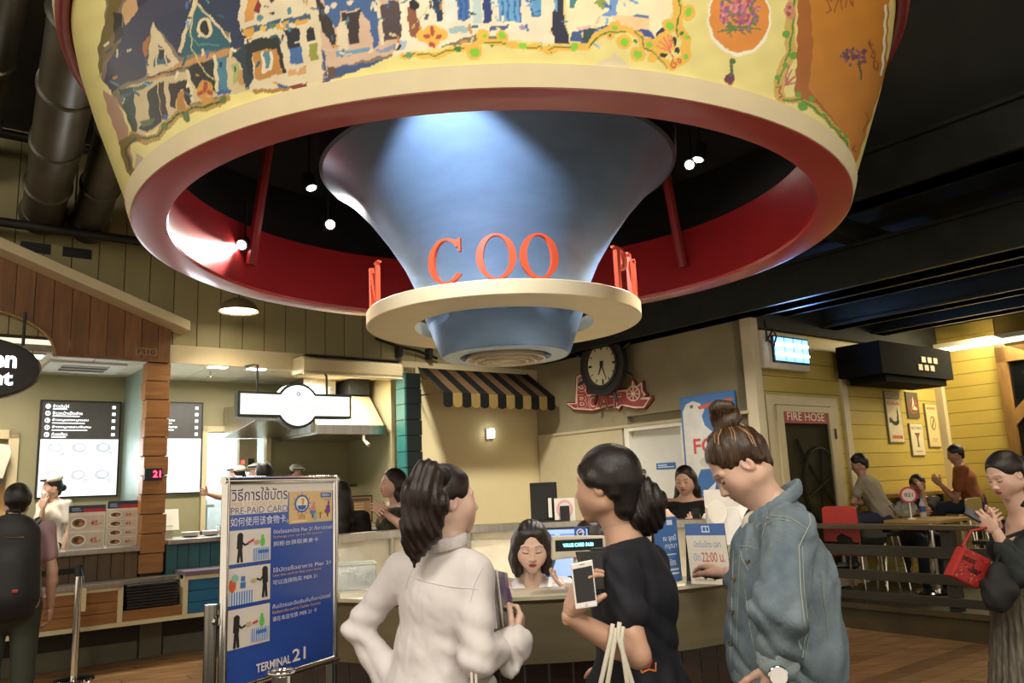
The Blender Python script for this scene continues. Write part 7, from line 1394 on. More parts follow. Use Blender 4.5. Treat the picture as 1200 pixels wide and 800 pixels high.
# ------------------------------------------------------------------ woman in denim jacket
def woman_denim():
    Y = 2.3; loc = aty(922, 700, Y); loc[2] = 0; yaw = 86; J, Rm, k = skeleton(loc, yaw, 1.66); P = lambda x, y, Y_: aty(x, y, Y_)
    p0 = J['pelvis'].copy(); J.update(head=P(866, 543, 2.3), ntop=P(886, 570, 2.3), neck=P(909, 592, 2.3), shL=P(926, 624, 2.15), shR=P(916, 614, 2.45), chest=P(920, 680, 2.3), waist=P(922, 752, 2.3), pelvis=P(924, 808, 2.3), elL=P(913, 715, 2.06), wrL=P(912, 775, 2.10), elR=P(892, 702, 2.56), wrR=P(853, 672, 2.62)); align_legs(J, p0)
    root = thing('person', 'woman in a blue denim jacket with a streaked top bun looking down', 'person', loc); HR = headR(84, 42, 0); hc = J['head']; sc = .88*k; g = lambda x, y, z: hc+HR@(np.array([x, y, z])*sc)
    fh = Field(.0026); head_prims(fh, hc, HR, sc); fh.cone(g(0, -.025, -.05), J['ntop'], .05*sc, .046*sc, .025); fh.cone(J['ntop'], J['neck']-[0, 0, .02], .046*k, .056*k, .02)
    hr = Field(.0035); hand(hr, J['wrR'], P(836, 664, 2.70)-J['wrR'], (-.3, .2, -1), True, (22, 24, 26, 30), 20, k*.88); hl = Field(.0035); hand(hl, J['wrL'], P(905, 812, 2.12)-J['wrL'], (-.3, 1, 0), False, (35, 35, 35, 35), 15, k*.88)
    skin_mesh([(body_field(J, Rm, k, .010, tr=-.02), False), (fh, True), (hr, False), (hl, False)], root, T1, dict(c=hc, R=HR, sc=sc, kw=dict(lips='#a85a50')))
    DN = M('denim', srgb('#53636e'), .8, var=.0, scale=9, stretch=(1, 1, .7), bump=.25, bscale=160, col2=srgb('#7d8b92')); DNL = M('denim_pale', srgb('#9fb0b6'), .8, var=.08, bump=.25, bscale=160); ST = M('denim_thread', srgb('#a3a898'), .7)
    f = Field(.0065)
    f.cone(J['neck']-[0, 0, .07], J['chest'], .092, .138, .04, (1.12, .86, 1), Rm); f.cone(J['chest'], J['waist'], .140, .148, .04, (1.08, .95, 1), Rm); f.cone(J['waist'], J['pelvis']-[0, 0, .03], .148, .142, .04, (1.08, .98, 1), Rm); f.cone(J['shL'], J['shR'], .054, .054, .05)
    f.cone(J['shL'], J['elL'], .066, .064, .03); f.cone(J['elL'], lerp(J['elL'], J['wrL'], .86), .064, .050, .03); f.cone(J['shR'], J['elR'], .066, .060, .03); f.cone(J['elR'], lerp(J['elR'], J['wrR'], .7), .058, .046, .02); f.cone(J['chest']+Rm@np.array([0, .03, .06]), J['waist']+Rm@np.array([0, .03, 0]), .118, .135, .03, (1.1, .95, 1), Rm)
    f.disp += [folds(.006, 44, (.4, .3, 1), 5), folds(.0028, 95, (1, 0, -.6), 1.5), (lambda e: lambda x, y, z: .006*np.exp(-((x-e[0])**2+(y-e[1])**2+(z-e[2]+.06)**2)/.009)*np.sin(80*z+30*x))(J['elL'])]
    f.plane(P(920, 795, 2.3), (0, 0, -1)); f.plane(J['neck']+[0, 0, .01], Rm@np.array([0, .5, 1])); jk = soft('jacket', f, DN, root, 1)
    f = Field(.005); c0 = J['neck']+Rm@np.array([0, -.005, .015])     # turned-down collar
    ring = [c0+Rm@np.array([.064*math.cos(R(a)), .016+.078*math.sin(R(a)), .034-.095*(1+math.sin(R(a)))/2]) for a in range(120, 421, 15)]; f.chain(ring, [.0085]*len(ring), .008, (1, 1, 2.4)); soft('collar', f, DN, jk, 2)
    f = Field(.005); a, b = lerp(J['elL'], J['wrL'], .74), lerp(J['elL'], J['wrL'], .95); f.cone(a, b, .055, .054, .01); f.cone(a, J['wrL']-(a-J['wrL'])*1, .045, .045, .006, sub=True) if False else None; f.disp.append(folds(.004, 70, (1, .2, 1), 2)); soft('rolled_cuff', f, DNL, jk, 2)
    f = Field(.0055); wb = P(922, 786, 2.3); f.cone(wb, wb-[0, 0, .012], .152, .152, .008, (1.08, .98, 1), Rm); f.plane(wb+[0, 0, .022], (0, 0, 1)); f.plane(wb-[0, 0, .026], (0, 0, -1)); soft('waistband', f, DN, jk, 1)
    bv = bvh_of(jk)
    for pts, r_ in ((((886, 618), (905, 604), (925, 606), (946, 620)), .0022), (((889, 622), (908, 608), (926, 610), (944, 624)), .0012), (((946, 592), (950, 612), (936, 640), (938, 690), (944, 740), (940, 770)), .0020), (((940, 640), (942, 690), (948, 740), (944, 772)), .0012), (((962, 670), (966, 710), (973, 755)), .0016), (((866, 640), (878, 640), (888, 644)), .0018), (((870, 655), (877, 668), (887, 655)), .0016), (((868, 645), (870, 656)), .0014), (((860, 645), (858, 700), (856, 780)), .0016), (((867, 650), (865, 700), (863, 780)), .0012), (((873, 690), (880, 740), (888, 778)), .0014), (((900, 600), (897, 615), (890, 640)), .0014)):
        q = stitch(bv, pts, r_)
        if len(q) > 2: MB().tube(q, r_*.6, 5).build('stitching', ST, jk, 60)
    for x, y in ((861, 678), (859, 716), (857, 753), (877, 657)):
        q = stitch(bv, ((x, y), (x+1, y)), 0, .002)
        if q: MB().lathe([(0, .003), (.006, .002), (.007, -.002), (0, -.003)], 12, q[0]).build('button', M('brass', srgb('#8a6a3a'), .3, .9), jk, 40)
    f = Field(.010); f.cone(J['pelvis']+[0, 0, .02], J['pelvis']-[0, 0, .12], .142, .172, .03, (1.12, .98, 1), Rm); f.cone(J['pelvis']-[0, 0, .12], J['pelvis']-[0, 0, .40], .172, .23, .03, (1.12, .98, 1), Rm); f.disp.append(lambda x, y, z: .008*np.sin(26*np.arctan2(y-J['pelvis'][1], x-J['pelvis'][0]))); f.plane(J['pelvis']-[0, 0, .40], (0, 0, -1)); soft('skirt', f, cloth('dark_pleated', '#14141c'), root, 1); shoes(J, Rm, k, root, WHITE)
    f = Field(.007); f.cone(J['neck']-[0, 0, .06]+Rm@np.array([0, .045, 0]), J['chest']+Rm@np.array([0, .02, -.05]), .055, .10, .03); soft('shirt', f, WHTC, root)
    f = cap_hair(hc, HR, sc, .003, grow=.007, bottom=-.03, nape=False); f.cone(g(0, -.066, .0), g(0, -.060, -.045), .048*sc, .034*sc, .02, (1.3, .8, 1), HR); f.disp.append(lambda x, y, z: .0012*np.sin(300*(x-hc[0])+60*z)); hobj = soft('hair', f, HMX, root, 1); hbv = bvh_of(hobj)
    f = Field(.003); b = P(848, 487, 2.3); rg = random.Random(4)
    for i in range(9):
        a = rg.uniform(0, 6.28); q = b+np.array([.026*math.cos(a), .02*rg.uniform(-1, 1), .026*math.sin(a)]); f.chain([q, b+np.array([.03*math.cos(a+1), .02*rg.uniform(-1, 1), .03*math.sin(a+1)]), b+np.array([.022*math.cos(a+2.2), .01, .024*math.sin(a+2.2)])], [.016, .017, .014], .008)
    f.chain([g(0, .0, .10), P(853, 500, 2.3), b], [.024, .020, .022], .02); soft('bun', f, HMX, root, 1)
    STR = M('blond_strand', srgb('#9a7440'), .4)
    for pts in (((838, 519), (837, 510), (842, 501)), ((842, 521), (842, 511), (846, 502)), ((858, 515), (857, 506), (854, 500)), ((862, 516), (861, 507), (857, 500)), ((882, 520), (876, 508), (866, 500)), ((886, 523), (881, 511), (871, 502))):
        q = stitch(hbv, pts, .001, .0005, 3)
        if len(q) > 2: MB().tube(q, .0016, 5).build('strand', STR, hobj, 60)
    wt = thing('wrist_watch', 'white round watch on the wrist of the woman in denim', 'watch', P(913, 792, 2.05)); c = P(912, 792, 2.03); f_ = frame(c, 0); mb = MB(f_); mb.disc((0, 0, 0), .021, 'y', 28, th=.010); mb.build('dial', M('watch_white', srgb('#e4e0da'), .3), wt); mb = MB(f_); mb.tube([(.022*math.cos(R(a)), 0, .022*math.sin(R(a))) for a in range(0, 360, 20)], .003, 6, closed=True); mb.build('bezel', CHROME, wt, 60)
    ds = thing('dark_phone', 'dark phone under the fingers of the woman in denim on the counter', 'phone', P(838, 676, 2.72)); f_ = frame(P(838, 674, 2.72), 20); mb = MB(f_); mb.box(-.035, .035, -.06, .06, -.005, .005); mb.build('case', BLACK, ds, bevel=.004); mb = MB(f_); mb.box(-.03, .03, -.05, .05, .0052, .006); mb.build('screen', M('phone_screen', (.008, .008, .01)), ds)
woman_denim()
# ------------------------------------------------------------------ cashier behind the counter
def cashier():
    P = lambda x, y, Y_: aty(x, y, Y_); loc = aty(622, 660, 3.62); loc[2] = 0; yaw = 180; J, Rm, k = skeleton(loc, yaw, 1.58, .60)
    hc = P(623, 639, 3.480); J.update(head=hc, ntop=P(623, 662, 3.530), neck=P(623, 679, 3.560), shR=P(587, 690, 3.590), shL=P(659, 690, 3.590), chest=P(623, 722, 3.580), elR=P(566, 765, 3.540), elL=P(684, 750, 3.500), wrR=P(590, 780, 3.460), wrL=P(672, 694, 3.340))
    root = thing('person', 'young cashier with shoulder-length hair and pale blue shirt behind the counter', 'person', loc); HR = headR(180, 17, 0); sc = .89*k; g = lambda x, y, z: hc+HR@(np.array([x, y, z])*sc)
    fh = Field(.0026); head_prims(fh, hc, HR, sc); fh.cone(g(0, -.02, -.05), J['ntop'], .05*sc, .042*sc, .02); fh.cone(J['ntop'], J['neck']-[0, 0, .03], .042*k, .05*k, .02)
    hl = Field(.0035); hand(hl, J['wrL'], P(650, 679, 3.300)-J['wrL'], (0, -.3, .9), False, (10, 12, 14, 18), 8, k*.85); hr = Field(.0045); hand(hr, J['wrR'], (.2, -1, 0), (0, 0, -1), True)
    skin_mesh([(body_field(J, Rm, k, .010, tr=-.015), False), (fh, True), (hl, False), (hr, False)], root, T4, dict(c=hc, R=HR, sc=sc, kw=dict(lips='#b04a48')))
    SH = cloth('pale_blue_shirt', '#cfd6de', .75, .1, var=.04); f = body_field(J, Rm, k, .008, True, .010, ('torso',)); f.plane(J['pelvis']-[0, 0, .06], (0, 0, -1)); f.plane(J['neck']-[0, 0, .02], Rm@np.array([0, .45, 1]))
    for s_ in 'LR': a, b, c = J['sh'+s_], J['el'+s_], J['wr'+s_]; f.cone(a, b, .056, .050, .03); f.cone(b, lerp(b, c, .55 if s_ == 'L' else .9), .05, .045, .02)
    f.disp.append(folds(.003, 40, (.4, .3, 1), 2)); sh = soft('shirt', f, SH, root, 2)
    for s_ in (-1, 1):
        A_ = J['neck']+Rm@np.array([s_*.055, .015, .022]); Bq = J['neck']+Rm@np.array([s_*.012, .095, -.055]); Cq = J['neck']+Rm@np.array([s_*.075, .100, -.075]); Dq = J['neck']+Rm@np.array([s_*.088, .02, -.005]); n = _unit(np.cross(Bq-A_, Dq-A_))*s_; V = [A_, Bq, Cq, Dq]; mb = MB(); mb.raw(V+[p+n*.008 for p in V], [(0, 1, 2, 3), (7, 6, 5, 4), (0, 4, 5, 1), (1, 5, 6, 2), (2, 6, 7, 3), (3, 7, 4, 0)]).build('collar', M('collar_white', srgb('#efe9ea'), .7), sh, 40, bevel=.002)
        MB().tube([J['neck']+Rm@np.array([s_*.05, .08, -.03]), J['chest']+Rm@np.array([s_*.03, .135, .04]), J['chest']+Rm@np.array([s_*.01, .14, -.06])], .006, 6).build('lanyard', BLKC, sh, 60)
    f = body_field(J, Rm, k, .013, True, .013, ('legs',)); f.cone(J['pelvis']-[0, 0, .03], J['pelvis']+[0, 0, .02], .13, .125, .03, (1.2, .95, 1), Rm); soft('trousers', f, BLKC, root); shoes(J, Rm, k, root, BLACK)
    f = Field(.003); f.ell(g(0, -.014, .034), tuple(np.array([.083, .100, .090])*sc), .01, HR)
    for s_ in (-1, 1):
        f.chain([g(s_*.045, .03, .075), g(s_*.074, .018, .0), g(s_*.078, .022, -.07), g(s_*.074, .030, -.125)], [.030*sc, .026*sc, .026*sc, .022*sc], .02, (.8, 1.2, 1), HR); f.chain([g(s_*.05, -.05, .0), g(s_*.065, -.045, -.08), g(s_*.066, -.03, -.135)], [.05*sc, .045*sc, .034*sc], .03)
    f.cone(g(0, -.06, 0), g(0, -.06, -.12), .06*sc, .05*sc, .03, (1.2, .8, 1), HR); f.ell(g(0, .110, -.022), (.054*sc, .082*sc, .104*sc), .01, HR, sub=True); f.plane(g(0, 0, -.145), HR@np.array([0, .1, -1])); f.disp.append(lambda x, y, z: .0006*np.sin(330*x)); f.cone(g(0, .09, .115), g(0, -.02, .128), .004, .004, .004, sub=True); soft('hair', f, HBR, root, 1)
    st = thing('bar_stool', 'black stool under the cashier', 'stool', (loc[0], loc[1], 0)); MB().lathe([(0, .55), (.17, .55), (.18, .57), (.17, .60), (0, .60)], 28, (loc[0], loc[1], 0)).build('seat', BLACK, st, 40); MB().tube([(loc[0], loc[1], .02), (loc[0], loc[1], .55)], .03, 10).build('post', CHROME, st, 40); MB().lathe([(0, 0), (.2, 0), (.19, .02), (0, .03)], 28, (loc[0], loc[1], 0)).build('base', CHROME, st, 40)
cashier()
# ------------------------------------------------------------------ woman with phone at the right edge
def woman_right():
    P = lambda x, y, Y_: aty(x, y, Y_); loc = aty(1200, 700, 3.75); loc[2] = 0; yaw = 112; hc = P(1178, 555, 3.750)
    J, Rm, k = skeleton(loc, yaw, 1.59); p0 = J['pelvis'].copy(); J.update(head=hc, ntop=P(1187, 582, 3.770), neck=P(1199, 601, 3.790), shL=P(1214, 625, 3.670), shR=P(1190, 618, 3.930), chest=P(1202, 646, 3.790), waist=P(1206, 681, 3.790), pelvis=P(1208, 712, 3.790), elL=P(1194, 672, 3.560), wrL=P(1167, 622, 3.570), elR=P(1178, 655, 3.950), wrR=P(1167, 611, 3.810)); align_legs(J, p0)
    root = thing('person', 'woman in black top and grey cardigan at the right edge looking at her phone', 'person', loc); HR = headR(104, 24, 0); sc = .90*k; g = lambda x, y, z: hc+HR@(np.array([x, y, z])*sc)
    fh = Field(.003); head_prims(fh, hc, HR, sc); fh.cone(g(0, -.02, -.05), J['ntop'], .05*sc, .042*sc, .02); fh.cone(J['ntop'], J['neck']-[0, 0, .02], .042*k, .052*k, .02)
    hl = Field(.0035); hand(hl, J['wrL'], P(1150, 608, 3.570)-J['wrL'], (.2, .9, .35), False, (52, 55, 58, 60), 20, k*.80); hr = Field(.0035); hand(hr, J['wrR'], P(1152, 604, 3.650)-J['wrR'], (0, -.6, .5), True, (55, 55, 55, 55), 20, k*.80)
    skin_mesh([(body_field(J, Rm, k, .009, tr=-.01), False), (fh, True), (hl, False), (hr, False)], root, T1, dict(c=hc, R=HR, sc=sc, kw=dict(lips='#9c4a48')))
    f = body_field(J, Rm, k, .009, True, .010, ('torso',)); f.plane(J['pelvis'], (0, 0, -1)); f.plane(J['neck']-[0, 0, .085], Rm@np.array([0, .35, 1])); soft('top', f, BLKC, root)
    for s_ in (-1, 1): MB().tube([J['neck']+Rm@np.array([s_*.085, .055, -.10]), J['neck']+Rm@np.array([s_*.09, .03, -.035]), J['neck']+Rm@np.array([s_*.095, -.04, -.05]), J['neck']+Rm@np.array([s_*.08, -.09, -.12])], .011, 6).build('shoulder_strap', BLKC, root, 60)
    CG = cloth('charcoal_cardigan', '#2d3230', .95, .3); f = Field(.008)
    for s_, q in (('L', .62), ('R', .75)): a, b, c = J['sh'+s_], J['el'+s_], J['wr'+s_]; f.cone(lerp(a, b, .28), b, .058, .054, .03); f.cone(b, lerp(b, c, q), .052, .04, .02)
    f.cone(lerp(J['shL'], J['elL'], .35), lerp(J['shR'], J['elR'], .35)+Rm@np.array([0, -.12, 0]), .05, .045, .04); f.cone(J['chest']+Rm@np.array([0, -.06, -.02]), J['pelvis']+Rm@np.array([0, -.03, .02]), .10, .12, .05, (1.2, .8, 1), Rm); f.disp.append(folds(.005, 55, (.4, .5, 1), 3)); soft('cardigan', f, CG, root)
    SK = M('striped_skirt', srgb('#8a8272'), .8, var=.25, scale=3, stretch=(30, 30, .2), col2=srgb('#4f4a42')); f = Field(.010); f.cone(J['waist'], J['pelvis'], .115, .145, .03, (1.15, .92, 1), Rm); f.cone(J['pelvis'], (J['pelvis'][0], J['pelvis'][1], .22), .145, .25, .03, (1.1, .95, 1), Rm); f.disp.append(lambda x, y, z: .007*np.sin(30*np.arctan2(y-J['pelvis'][1], x-J['pelvis'][0]))); f.plane((0, 0, .22), (0, 0, -1)); soft('skirt', f, SK, root, 1); shoes(J, Rm, k, root, BLACK)
    f = cap_hair(hc, HR, sc, .0035, grow=.007, bottom=-.035, nape=False); f.ell(g(0, -.12, -.01), (.045*sc, .045*sc, .05*sc), .02); soft('hair', f, HB, root, 1)
    nk = lerp(J['ntop'], J['neck'], .45); f = Field(.003); nd = _unit(J['ntop']-J['neck']); f.cone(nk-nd*.007, nk+nd*.007, .049, .049, .003); soft('choker', f, BLKC, root, 1)
    ph = thing('smartphone', 'dark smartphone held by the woman at the right edge', 'phone', P(1148, 604, 3.590)); A_, B_, C_, D_ = P(1130, 601, 3.570), P(1150, 612, 3.550), P(1154, 605, 3.610), P(1134, 594, 3.630); n = _unit(np.cross(B_-A_, D_-A_)); Q = [A_, B_, C_, D_]; MB().raw([p-n*.008 for p in Q]+Q, [(3, 2, 1, 0), (4, 5, 6, 7), (0, 1, 5, 4), (1, 2, 6, 5), (2, 3, 7, 6), (3, 0, 4, 7)]).build('case', M('phone_dark', srgb('#2e2e30'), .3), ph, bevel=.003); pr = Print(quadmap(*Q, .0004)); pr.rect(.06, .05, .94, .95, M('phone_screen_lit', srgb('#5a646a'), .15)); pr.build('screen', ph)
    # red printed pouch on the arm and black handbag
    po = thing('red_pouch', 'red printed pouch hanging from the hand of the woman at the right edge', 'pouch', P(1137, 690, 3.550)); c_ = [(1128, 640), (1158, 655), (1160, 668), (1152, 680), (1143, 689), (1112, 674)]; Q = [P(x, y, 3.55+.002*(x-1135)) for x, y in c_]; n = _unit(np.cross(Q[5]-Q[0], Q[1]-Q[0])); N_ = len(Q)
    n = -n if n[1] > 0 else n; MB().raw([p+n*.012 for p in Q]+[p-n*.03 for p in Q], [list(range(N_))[::-1], list(range(N_, 2*N_))]+[(i, (i+1) % N_, (i+1) % N_+N_, i+N_) for i in range(N_)]).build('body', M('red_nylon', srgb('#a82a26'), .6, bump=.3, scale=20), po, bevel=.006)
    qm = quadmap(Q[5], Q[4], Q[1], Q[0]); pr = Print(lambda u, v, l=0: qm(u, v)+n*(.0135+l)); pr.text('banana', .08, .62, .55, .82, '#3a1512', .02); pr.text('bar', .52, .36, .86, .58, '#2a1010', .04); rg = random.Random(9)
    for i in range(40): u, v = rg.uniform(.06, .94), rg.uniform(.06, .94); pr.line([(u, v), (u+rg.uniform(-.06, .06), v+rg.uniform(-.06, .06)), (u+rg.uniform(-.06, .06), v+rg.uniform(-.06, .06))], .018, rg.choice(['#7a1c18', '#e8604a', '#4a1412', '#d9a26a']))
    pr.build('print', po); MB().tube([Q[0], P(1138, 622, 3.550), P(1156, 618, 3.560)], .006, 6).build('strap', M('red_nylon', srgb('#c43428')), po, 60)
    hb = thing('black_handbag', 'soft black handbag at the hip of the woman at the right edge', 'handbag', P(1172, 715, 3.530)); f = Field(.009); f.cone(P(1172, 672, 3.550), P(1170, 700, 3.530), .05, .062, .03, (1.1, .7, 1), rotz(20)); f.cone(P(1158, 688, 3.550), P(1182, 690, 3.510), .035, .042, .03); f.disp.append(folds(.004, 45, (1, .3, .6), 6)); soft('body', f, M('black_leather_soft', (.010, .010, .010), .75), hb); MB().tube([P(1164, 668, 3.550), P(1178, 630, 3.570), P(1200, 622, 3.600), P(1210, 640, 3.650)], .008, 6).build('strap', BLKC, hb, 60)
woman_right()
# ---- people further away
ft = srgb
def far(px, py, Y, lab, yaw, top_z_floor=0.0, **kw):
    p = aty(px, py, Y); H = p[2]-top_z_floor; return figure(lab, (p[0], p[1], top_z_floor), yaw, kw.pop('H', H/1.0), **kw)
# man with backpack
r_, J, Rm, k, hc, HR, sc = far(21, 564, 5.2, 'man in a pinkish shirt with a black backpack at the left edge', 28, top=cloth('pink_grey_shirt', '#a8888a'), bottom=GREYTR, hair=HB, tone=T2, fem=False, sleeves='short', head=(12, 0, 0))
bp = thing('backpack', 'black backpack on the back of the man in the pinkish shirt', 'backpack', J['waist']+Rm@np.array([0, -.22, -.1])); BPM = M('backpack_nylon', (.012, .012, .013), .6, bump=.2, scale=20)
f = Field(.010); c = J['chest']+Rm@np.array([0, -.21, -.02]); f.cone(c+[0, 0, .12], c-[0, 0, .24], .135, .15, .03, (1.15, .62, 1), Rm); f.cone(c+Rm@np.array([0, -.07, -.05]), c+Rm@np.array([0, -.075, -.22]), .08, .09, .03, (1.2, .5, 1), Rm); soft('body', f, BPM, bp)
for s_ in (-1, 1): MB().tube([c+Rm@np.array([s_*.09, .08, .16]), J['sh'+'LR'[s_ > 0]]+Rm@np.array([-s_*.04, -.02, .055]), J['sh'+'LR'[s_ > 0]]+Rm@np.array([-s_*.05, .10, -.03]), J['chest']+Rm@np.array([s_*.13, .11, -.1]), c+Rm@np.array([s_*.12, .06, -.2])], .022, 8).build('strap', BPM, bp, 60)
MB().tube([c+Rm@np.array([s, -.01, z]) for s, z in ((-.04, .22), (-.03, .27), (.03, .27), (.04, .22))], .010, 6).build('top_handle', BPM, bp, 60); MB().tube([c+Rm@np.array([.03, -.125, -.2]), c+Rm@np.array([.06, -.125, -.2])], .012, 6).build('badge', M('badge_red', srgb('#a83a30')), bp); MB().tube([c+Rm@np.array([-.03, -.09, .12]), c+Rm@np.array([.07, -.09, .11])], .006, 6).build('zip', CHROME, bp)
# stanchion with belt
sp_ = atz(86, 797, 0); stn = thing('queue_post', 'chrome queue post with a black retractable belt', 'queue post', sp_); zt = .98
MB().tube([sp_+[0, 0, .02], sp_+[0, 0, zt]], .032, 20).build('post', CHROME, stn, 40); MB().lathe([(0, 0), (.17, 0), (.16, .02), (.04, .035), (0, .035)], 32, sp_).build('base', CHROME, stn, 40); MB().tube([sp_+[0, 0, zt-.10], sp_+[0, 0, zt]], .038, 20).build('head', BLACK, stn, 40)
e = sp_+np.array([-1.6, -.5, zt-.05]); a = sp_+np.array([0, 0, zt-.05]); m_ = (a+e)/2-[0, 0, .03]; mb = MB(); V = []
for p in (a, m_, e): V += [p+[0, 0, .025], p-[0, 0, .025], p+[0, .004, -.025], p+[0, .004, .025]]
mb.raw(V, [(0, 1, 5, 4), (1, 2, 6, 5), (2, 3, 7, 6), (3, 0, 4, 7), (4, 5, 9, 8), (5, 6, 10, 9), (6, 7, 11, 10), (7, 4, 8, 11), (0, 3, 2, 1), (8, 9, 10, 11)]).build('belt', BLKC, stn)
MB().tube([sp_+[.035, -.03, zt-.03], sp_+[.07, -.04, zt-.14], sp_+[.075, -.04, zt-.20]], .003, 5).build('string', M('blue_string', srgb('#5a9ac0')), stn); mb = MB(frame(sp_+[.075, -.04, zt-.40], 0)); mb.box(-.02, .02, -.002, .002, 0, .2); mb.build('paper_tag', M('paper_tag', srgb('#d6c49a'), .8), stn)
# masked stall worker
p = S(pa(64, 557, .86)[0], .86, .13); zt_ = pa(62, 557, .86)[1]
figure('stall worker with white cap and face mask holding a hand to her mouth', p, 160, zt_-.13, WHTC, BLKC, HB, T2, head=(-20, 5, 0), style='bun', hatc=cloth('white_cap', '#e6ddc8'), mask=True, over=dict(elR=pa and S(*[pa(46, 628, .72)[0], .72, pa(46, 628, .72)[1]]), wrR=S(pa(50, 596, .66)[0], .66, pa(50, 596, .66)[1])), hands=dict(R=dict(f=(0, .1, 1), n=(0, .8, .2), curl=(20, 20, 20, 20))))
# heads in the right stall
def stallman(px, py, d, lab, yaw, **kw):
    s_, z = pa(px, py, d); return figure(lab, S(s_, d, .13), yaw, z-.13, kw.pop('top', WHTC), BLKC, HB, T2, **kw)
CAPM = cloth('white_cap', '#e6ddc8')
stallman(279, 546, 1.12, 'stall worker in profile with white cap beside the pass-through', 140, hatc=CAPM, style='bun', over=dict(elR=S(pa(258, 582, .6)[0], .6, pa(258, 582, .6)[1]), wrR=S(pa(243, 578, .5)[0], .5, pa(243, 578, .5)[1])))
stallman(301, 543, 1.35, 'stall worker with white cap half hidden behind the dark-haired man', 170, hatc=CAPM, style='bun'); s_, z = pa(311, 541, .35)
figure('dark-haired man in front of the pass-through', S(*(pa(309, 540, -.75)[0], -.75, 0)), 10, pa(309, 540, -.75)[1], cloth('dark_tee', '#2a2a2a'), NAVYC, HB, T2, fem=False, head=(20, 0, 0))
stallman(347, 545, 1.12, 'stall worker with striped white cap above the blue card poster', 210, hatc=CAPM, style='bun', head=(0, 10, 0))
# women behind the poster stand
far(399, 561, 6.3, 'woman in black with long black hair seen from behind', 10, top=BLKC, bottom=BLKC, hair=HB, tone=T2, style='long', sleeves='short')
FLO = M('floral_cloth', srgb('#20221e'), .85, scale=22, col2=srgb('#5f6a4c'))
r_, J, Rm, k, hc, HR, sc = far(463, 547, 6.3, 'woman in a dark floral dress with long hair beside the teal post', 118, top=FLO, bottom=FLO, hair=HBR, tone=T1, style='long', sleeves='none', neck=-.025, skirt=True, fem=2, over=dict(elR=aty(452, 615, 6.35), wrR=aty(447, 603, 6.15), elL=aty(478, 620, 6.1), wrL=aty(452, 602, 6.1)))
# woman in black vest with long straight hair
figure('woman in a black vest with long straight hair leaning at the far counter', tuple(aty(806, 600, 6.25)[:2])+(0,), 165, aty(803, 544, 6.25)[2], BLKC, BLKC, HBR, T1, head=(-14, 14, 0), style='long', sleeves='none', neck=-.012, fem=2, over=dict(elR=aty(770, 622, 6.3), wrR=aty(782, 600, 5.95), elL=aty(834, 640, 6.2), wrL=aty(815, 620, 5.95)), hands=dict(R=dict(f=(.05, -.3, -1), n=(.2, 1, 0), h=.005), L=dict(f=(-.4, 0, 1), n=(.3, 1, .2), curl=(45, 45, 45, 45), h=.005)), lips='#b0504c')
vp = thing('dark_phone', 'small dark phone in the hand of the woman in the black vest', 'phone', aty(815, 612, 5.9)); f_ = frame(aty(816, 606, 5.88), 20); mb = MB(f_); mb.box(-.03, .03, -.004, .004, -.05, .06); mb.build('case', BLACK, vp, bevel=.003); mb = MB(f_); mb.box(-.026, .026, .004, .005, -.04, .05); mb.build('screen', M('phone_screen', (.008, .008, .01)), vp)
figure('person half hidden behind the bowed head of the woman in denim', tuple(aty(858, 600, 5.75)[:2])+(0,), 175, aty(858, 560, 5.75)[2], cloth('grey_white_tee', '#c9c6bc'), BLKC, HBR, T1, head=(20, 25, 0), style='pony', lips='#b0504c')
figure('dark-haired cashier sitting with back to the price display', tuple(aty(692, 640, 4.75)[:2])+(0,), 20, 1.58, cloth('pale_blue_shirt', '#cfd6de'), BLKC, HBR, T2, seat=aty(692, 599, 4.75)[2]-.80, style='pony', head=(35, 15, 0))
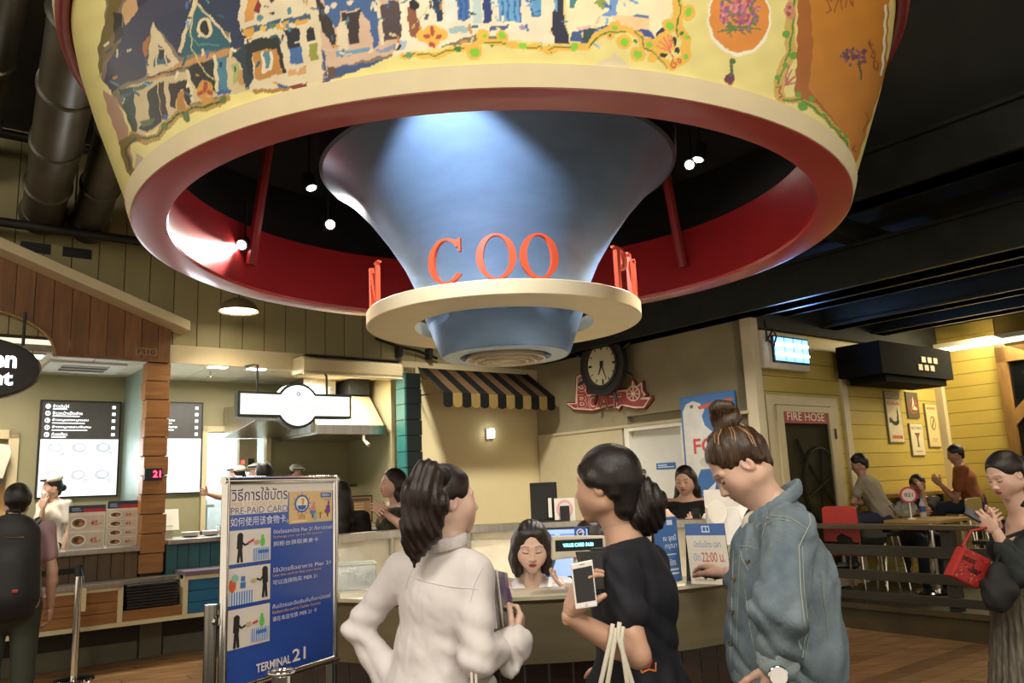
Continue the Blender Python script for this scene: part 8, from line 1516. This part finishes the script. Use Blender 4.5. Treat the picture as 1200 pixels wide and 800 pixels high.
c_ = aty(692, 640, 4.75); st = thing('bar_stool', 'stool of the cashier behind the price display', 'stool', (c_[0], c_[1], 0)); zz = aty(692, 599, 4.75)[2]-.80-.075; MB().lathe([(0, zz-.05), (.17, zz-.05), (.18, zz-.02), (.17, zz), (0, zz)], 28, (c_[0], c_[1], 0)).build('seat', BLACK, st, 40); MB().tube([(c_[0], c_[1], .02), (c_[0], c_[1], zz-.05)], .03, 10).build('post', CHROME, st, 40); MB().lathe([(0, 0), (.2, 0), (.19, .02), (0, .03)], 28, (c_[0], c_[1], 0)).build('base', CHROME, st, 40)
# diners
def diner(px, py, Y, lab, yaw, top, **kw):
    p = aty(px, py, Y); st_ = p[2]-.24-.80; r = figure(lab, (p[0], p[1], .24), yaw, 1.66, top, kw.pop('bottom', NAVYC), HB, kw.pop('tone', T3), seat=st_, fem=False, **kw)
    t = thing('bar_stool', kw.get('sl') or 'stool under the '+lab.split(' at ')[0].split(' with ')[0], 'stool', (p[0], p[1], .24)); zz = .24+st_-.075
    MB().lathe([(0, zz-.04), (.16, zz-.04), (.17, zz-.02), (.16, zz), (0, zz)], 24, (p[0], p[1], 0)).build('seat', BLACK, t, 40)
    for a in (45, 135, 225, 315): MB().tube([(p[0]+.1*math.cos(R(a)), p[1]+.1*math.sin(R(a)), zz-.04), (p[0]+.17*math.cos(R(a)), p[1]+.17*math.sin(R(a)), .245)], .012, 8).build('leg', CHROME, t)
    return r
P = aty
diner(1028, 528, 9.0, 'man in a grey tee with a dark strap at the wall bar', 62, cloth('grey_tee', '#8c8470'), head=(0, 22, 0), shift=(-.16, .08, -.05), over=dict(elL=P(1000, 588, 9.0), wrL=P(1030, 590, 9.25), elR=P(1000, 585, 9.3), wrR=P(1030, 588, 9.4)))
diner(1068, 553, 9.5, 'man in black at the nearest table resting his forehead on his hand', 170, cloth('black_tee', '#14130f'), head=(20, 28, 0), shift=(0, -.10, -.06), over=dict(elL=P(1084, 600, 9.15), wrL=P(1081, 575, 9.18), elR=P(1045, 603, 9.2), wrR=P(1075, 601, 9.05)), hands=dict(L=dict(f=(-.3, .1, .9), n=(-.5, .8, 0), curl=(20, 20, 20, 20))))
diner(1133, 520, 9.75, 'man in a brown shirt at the right reaching over his food', 70, cloth('brown_shirt', '#8a4f28'), head=(0, 18, 0), shift=(-.12, .02, -.03), over=dict(elL=P(1120, 586, 9.7), wrL=P(1102, 568, 9.8), elR=P(1120, 582, 10.15), wrR=P(1102, 566, 10.2)))
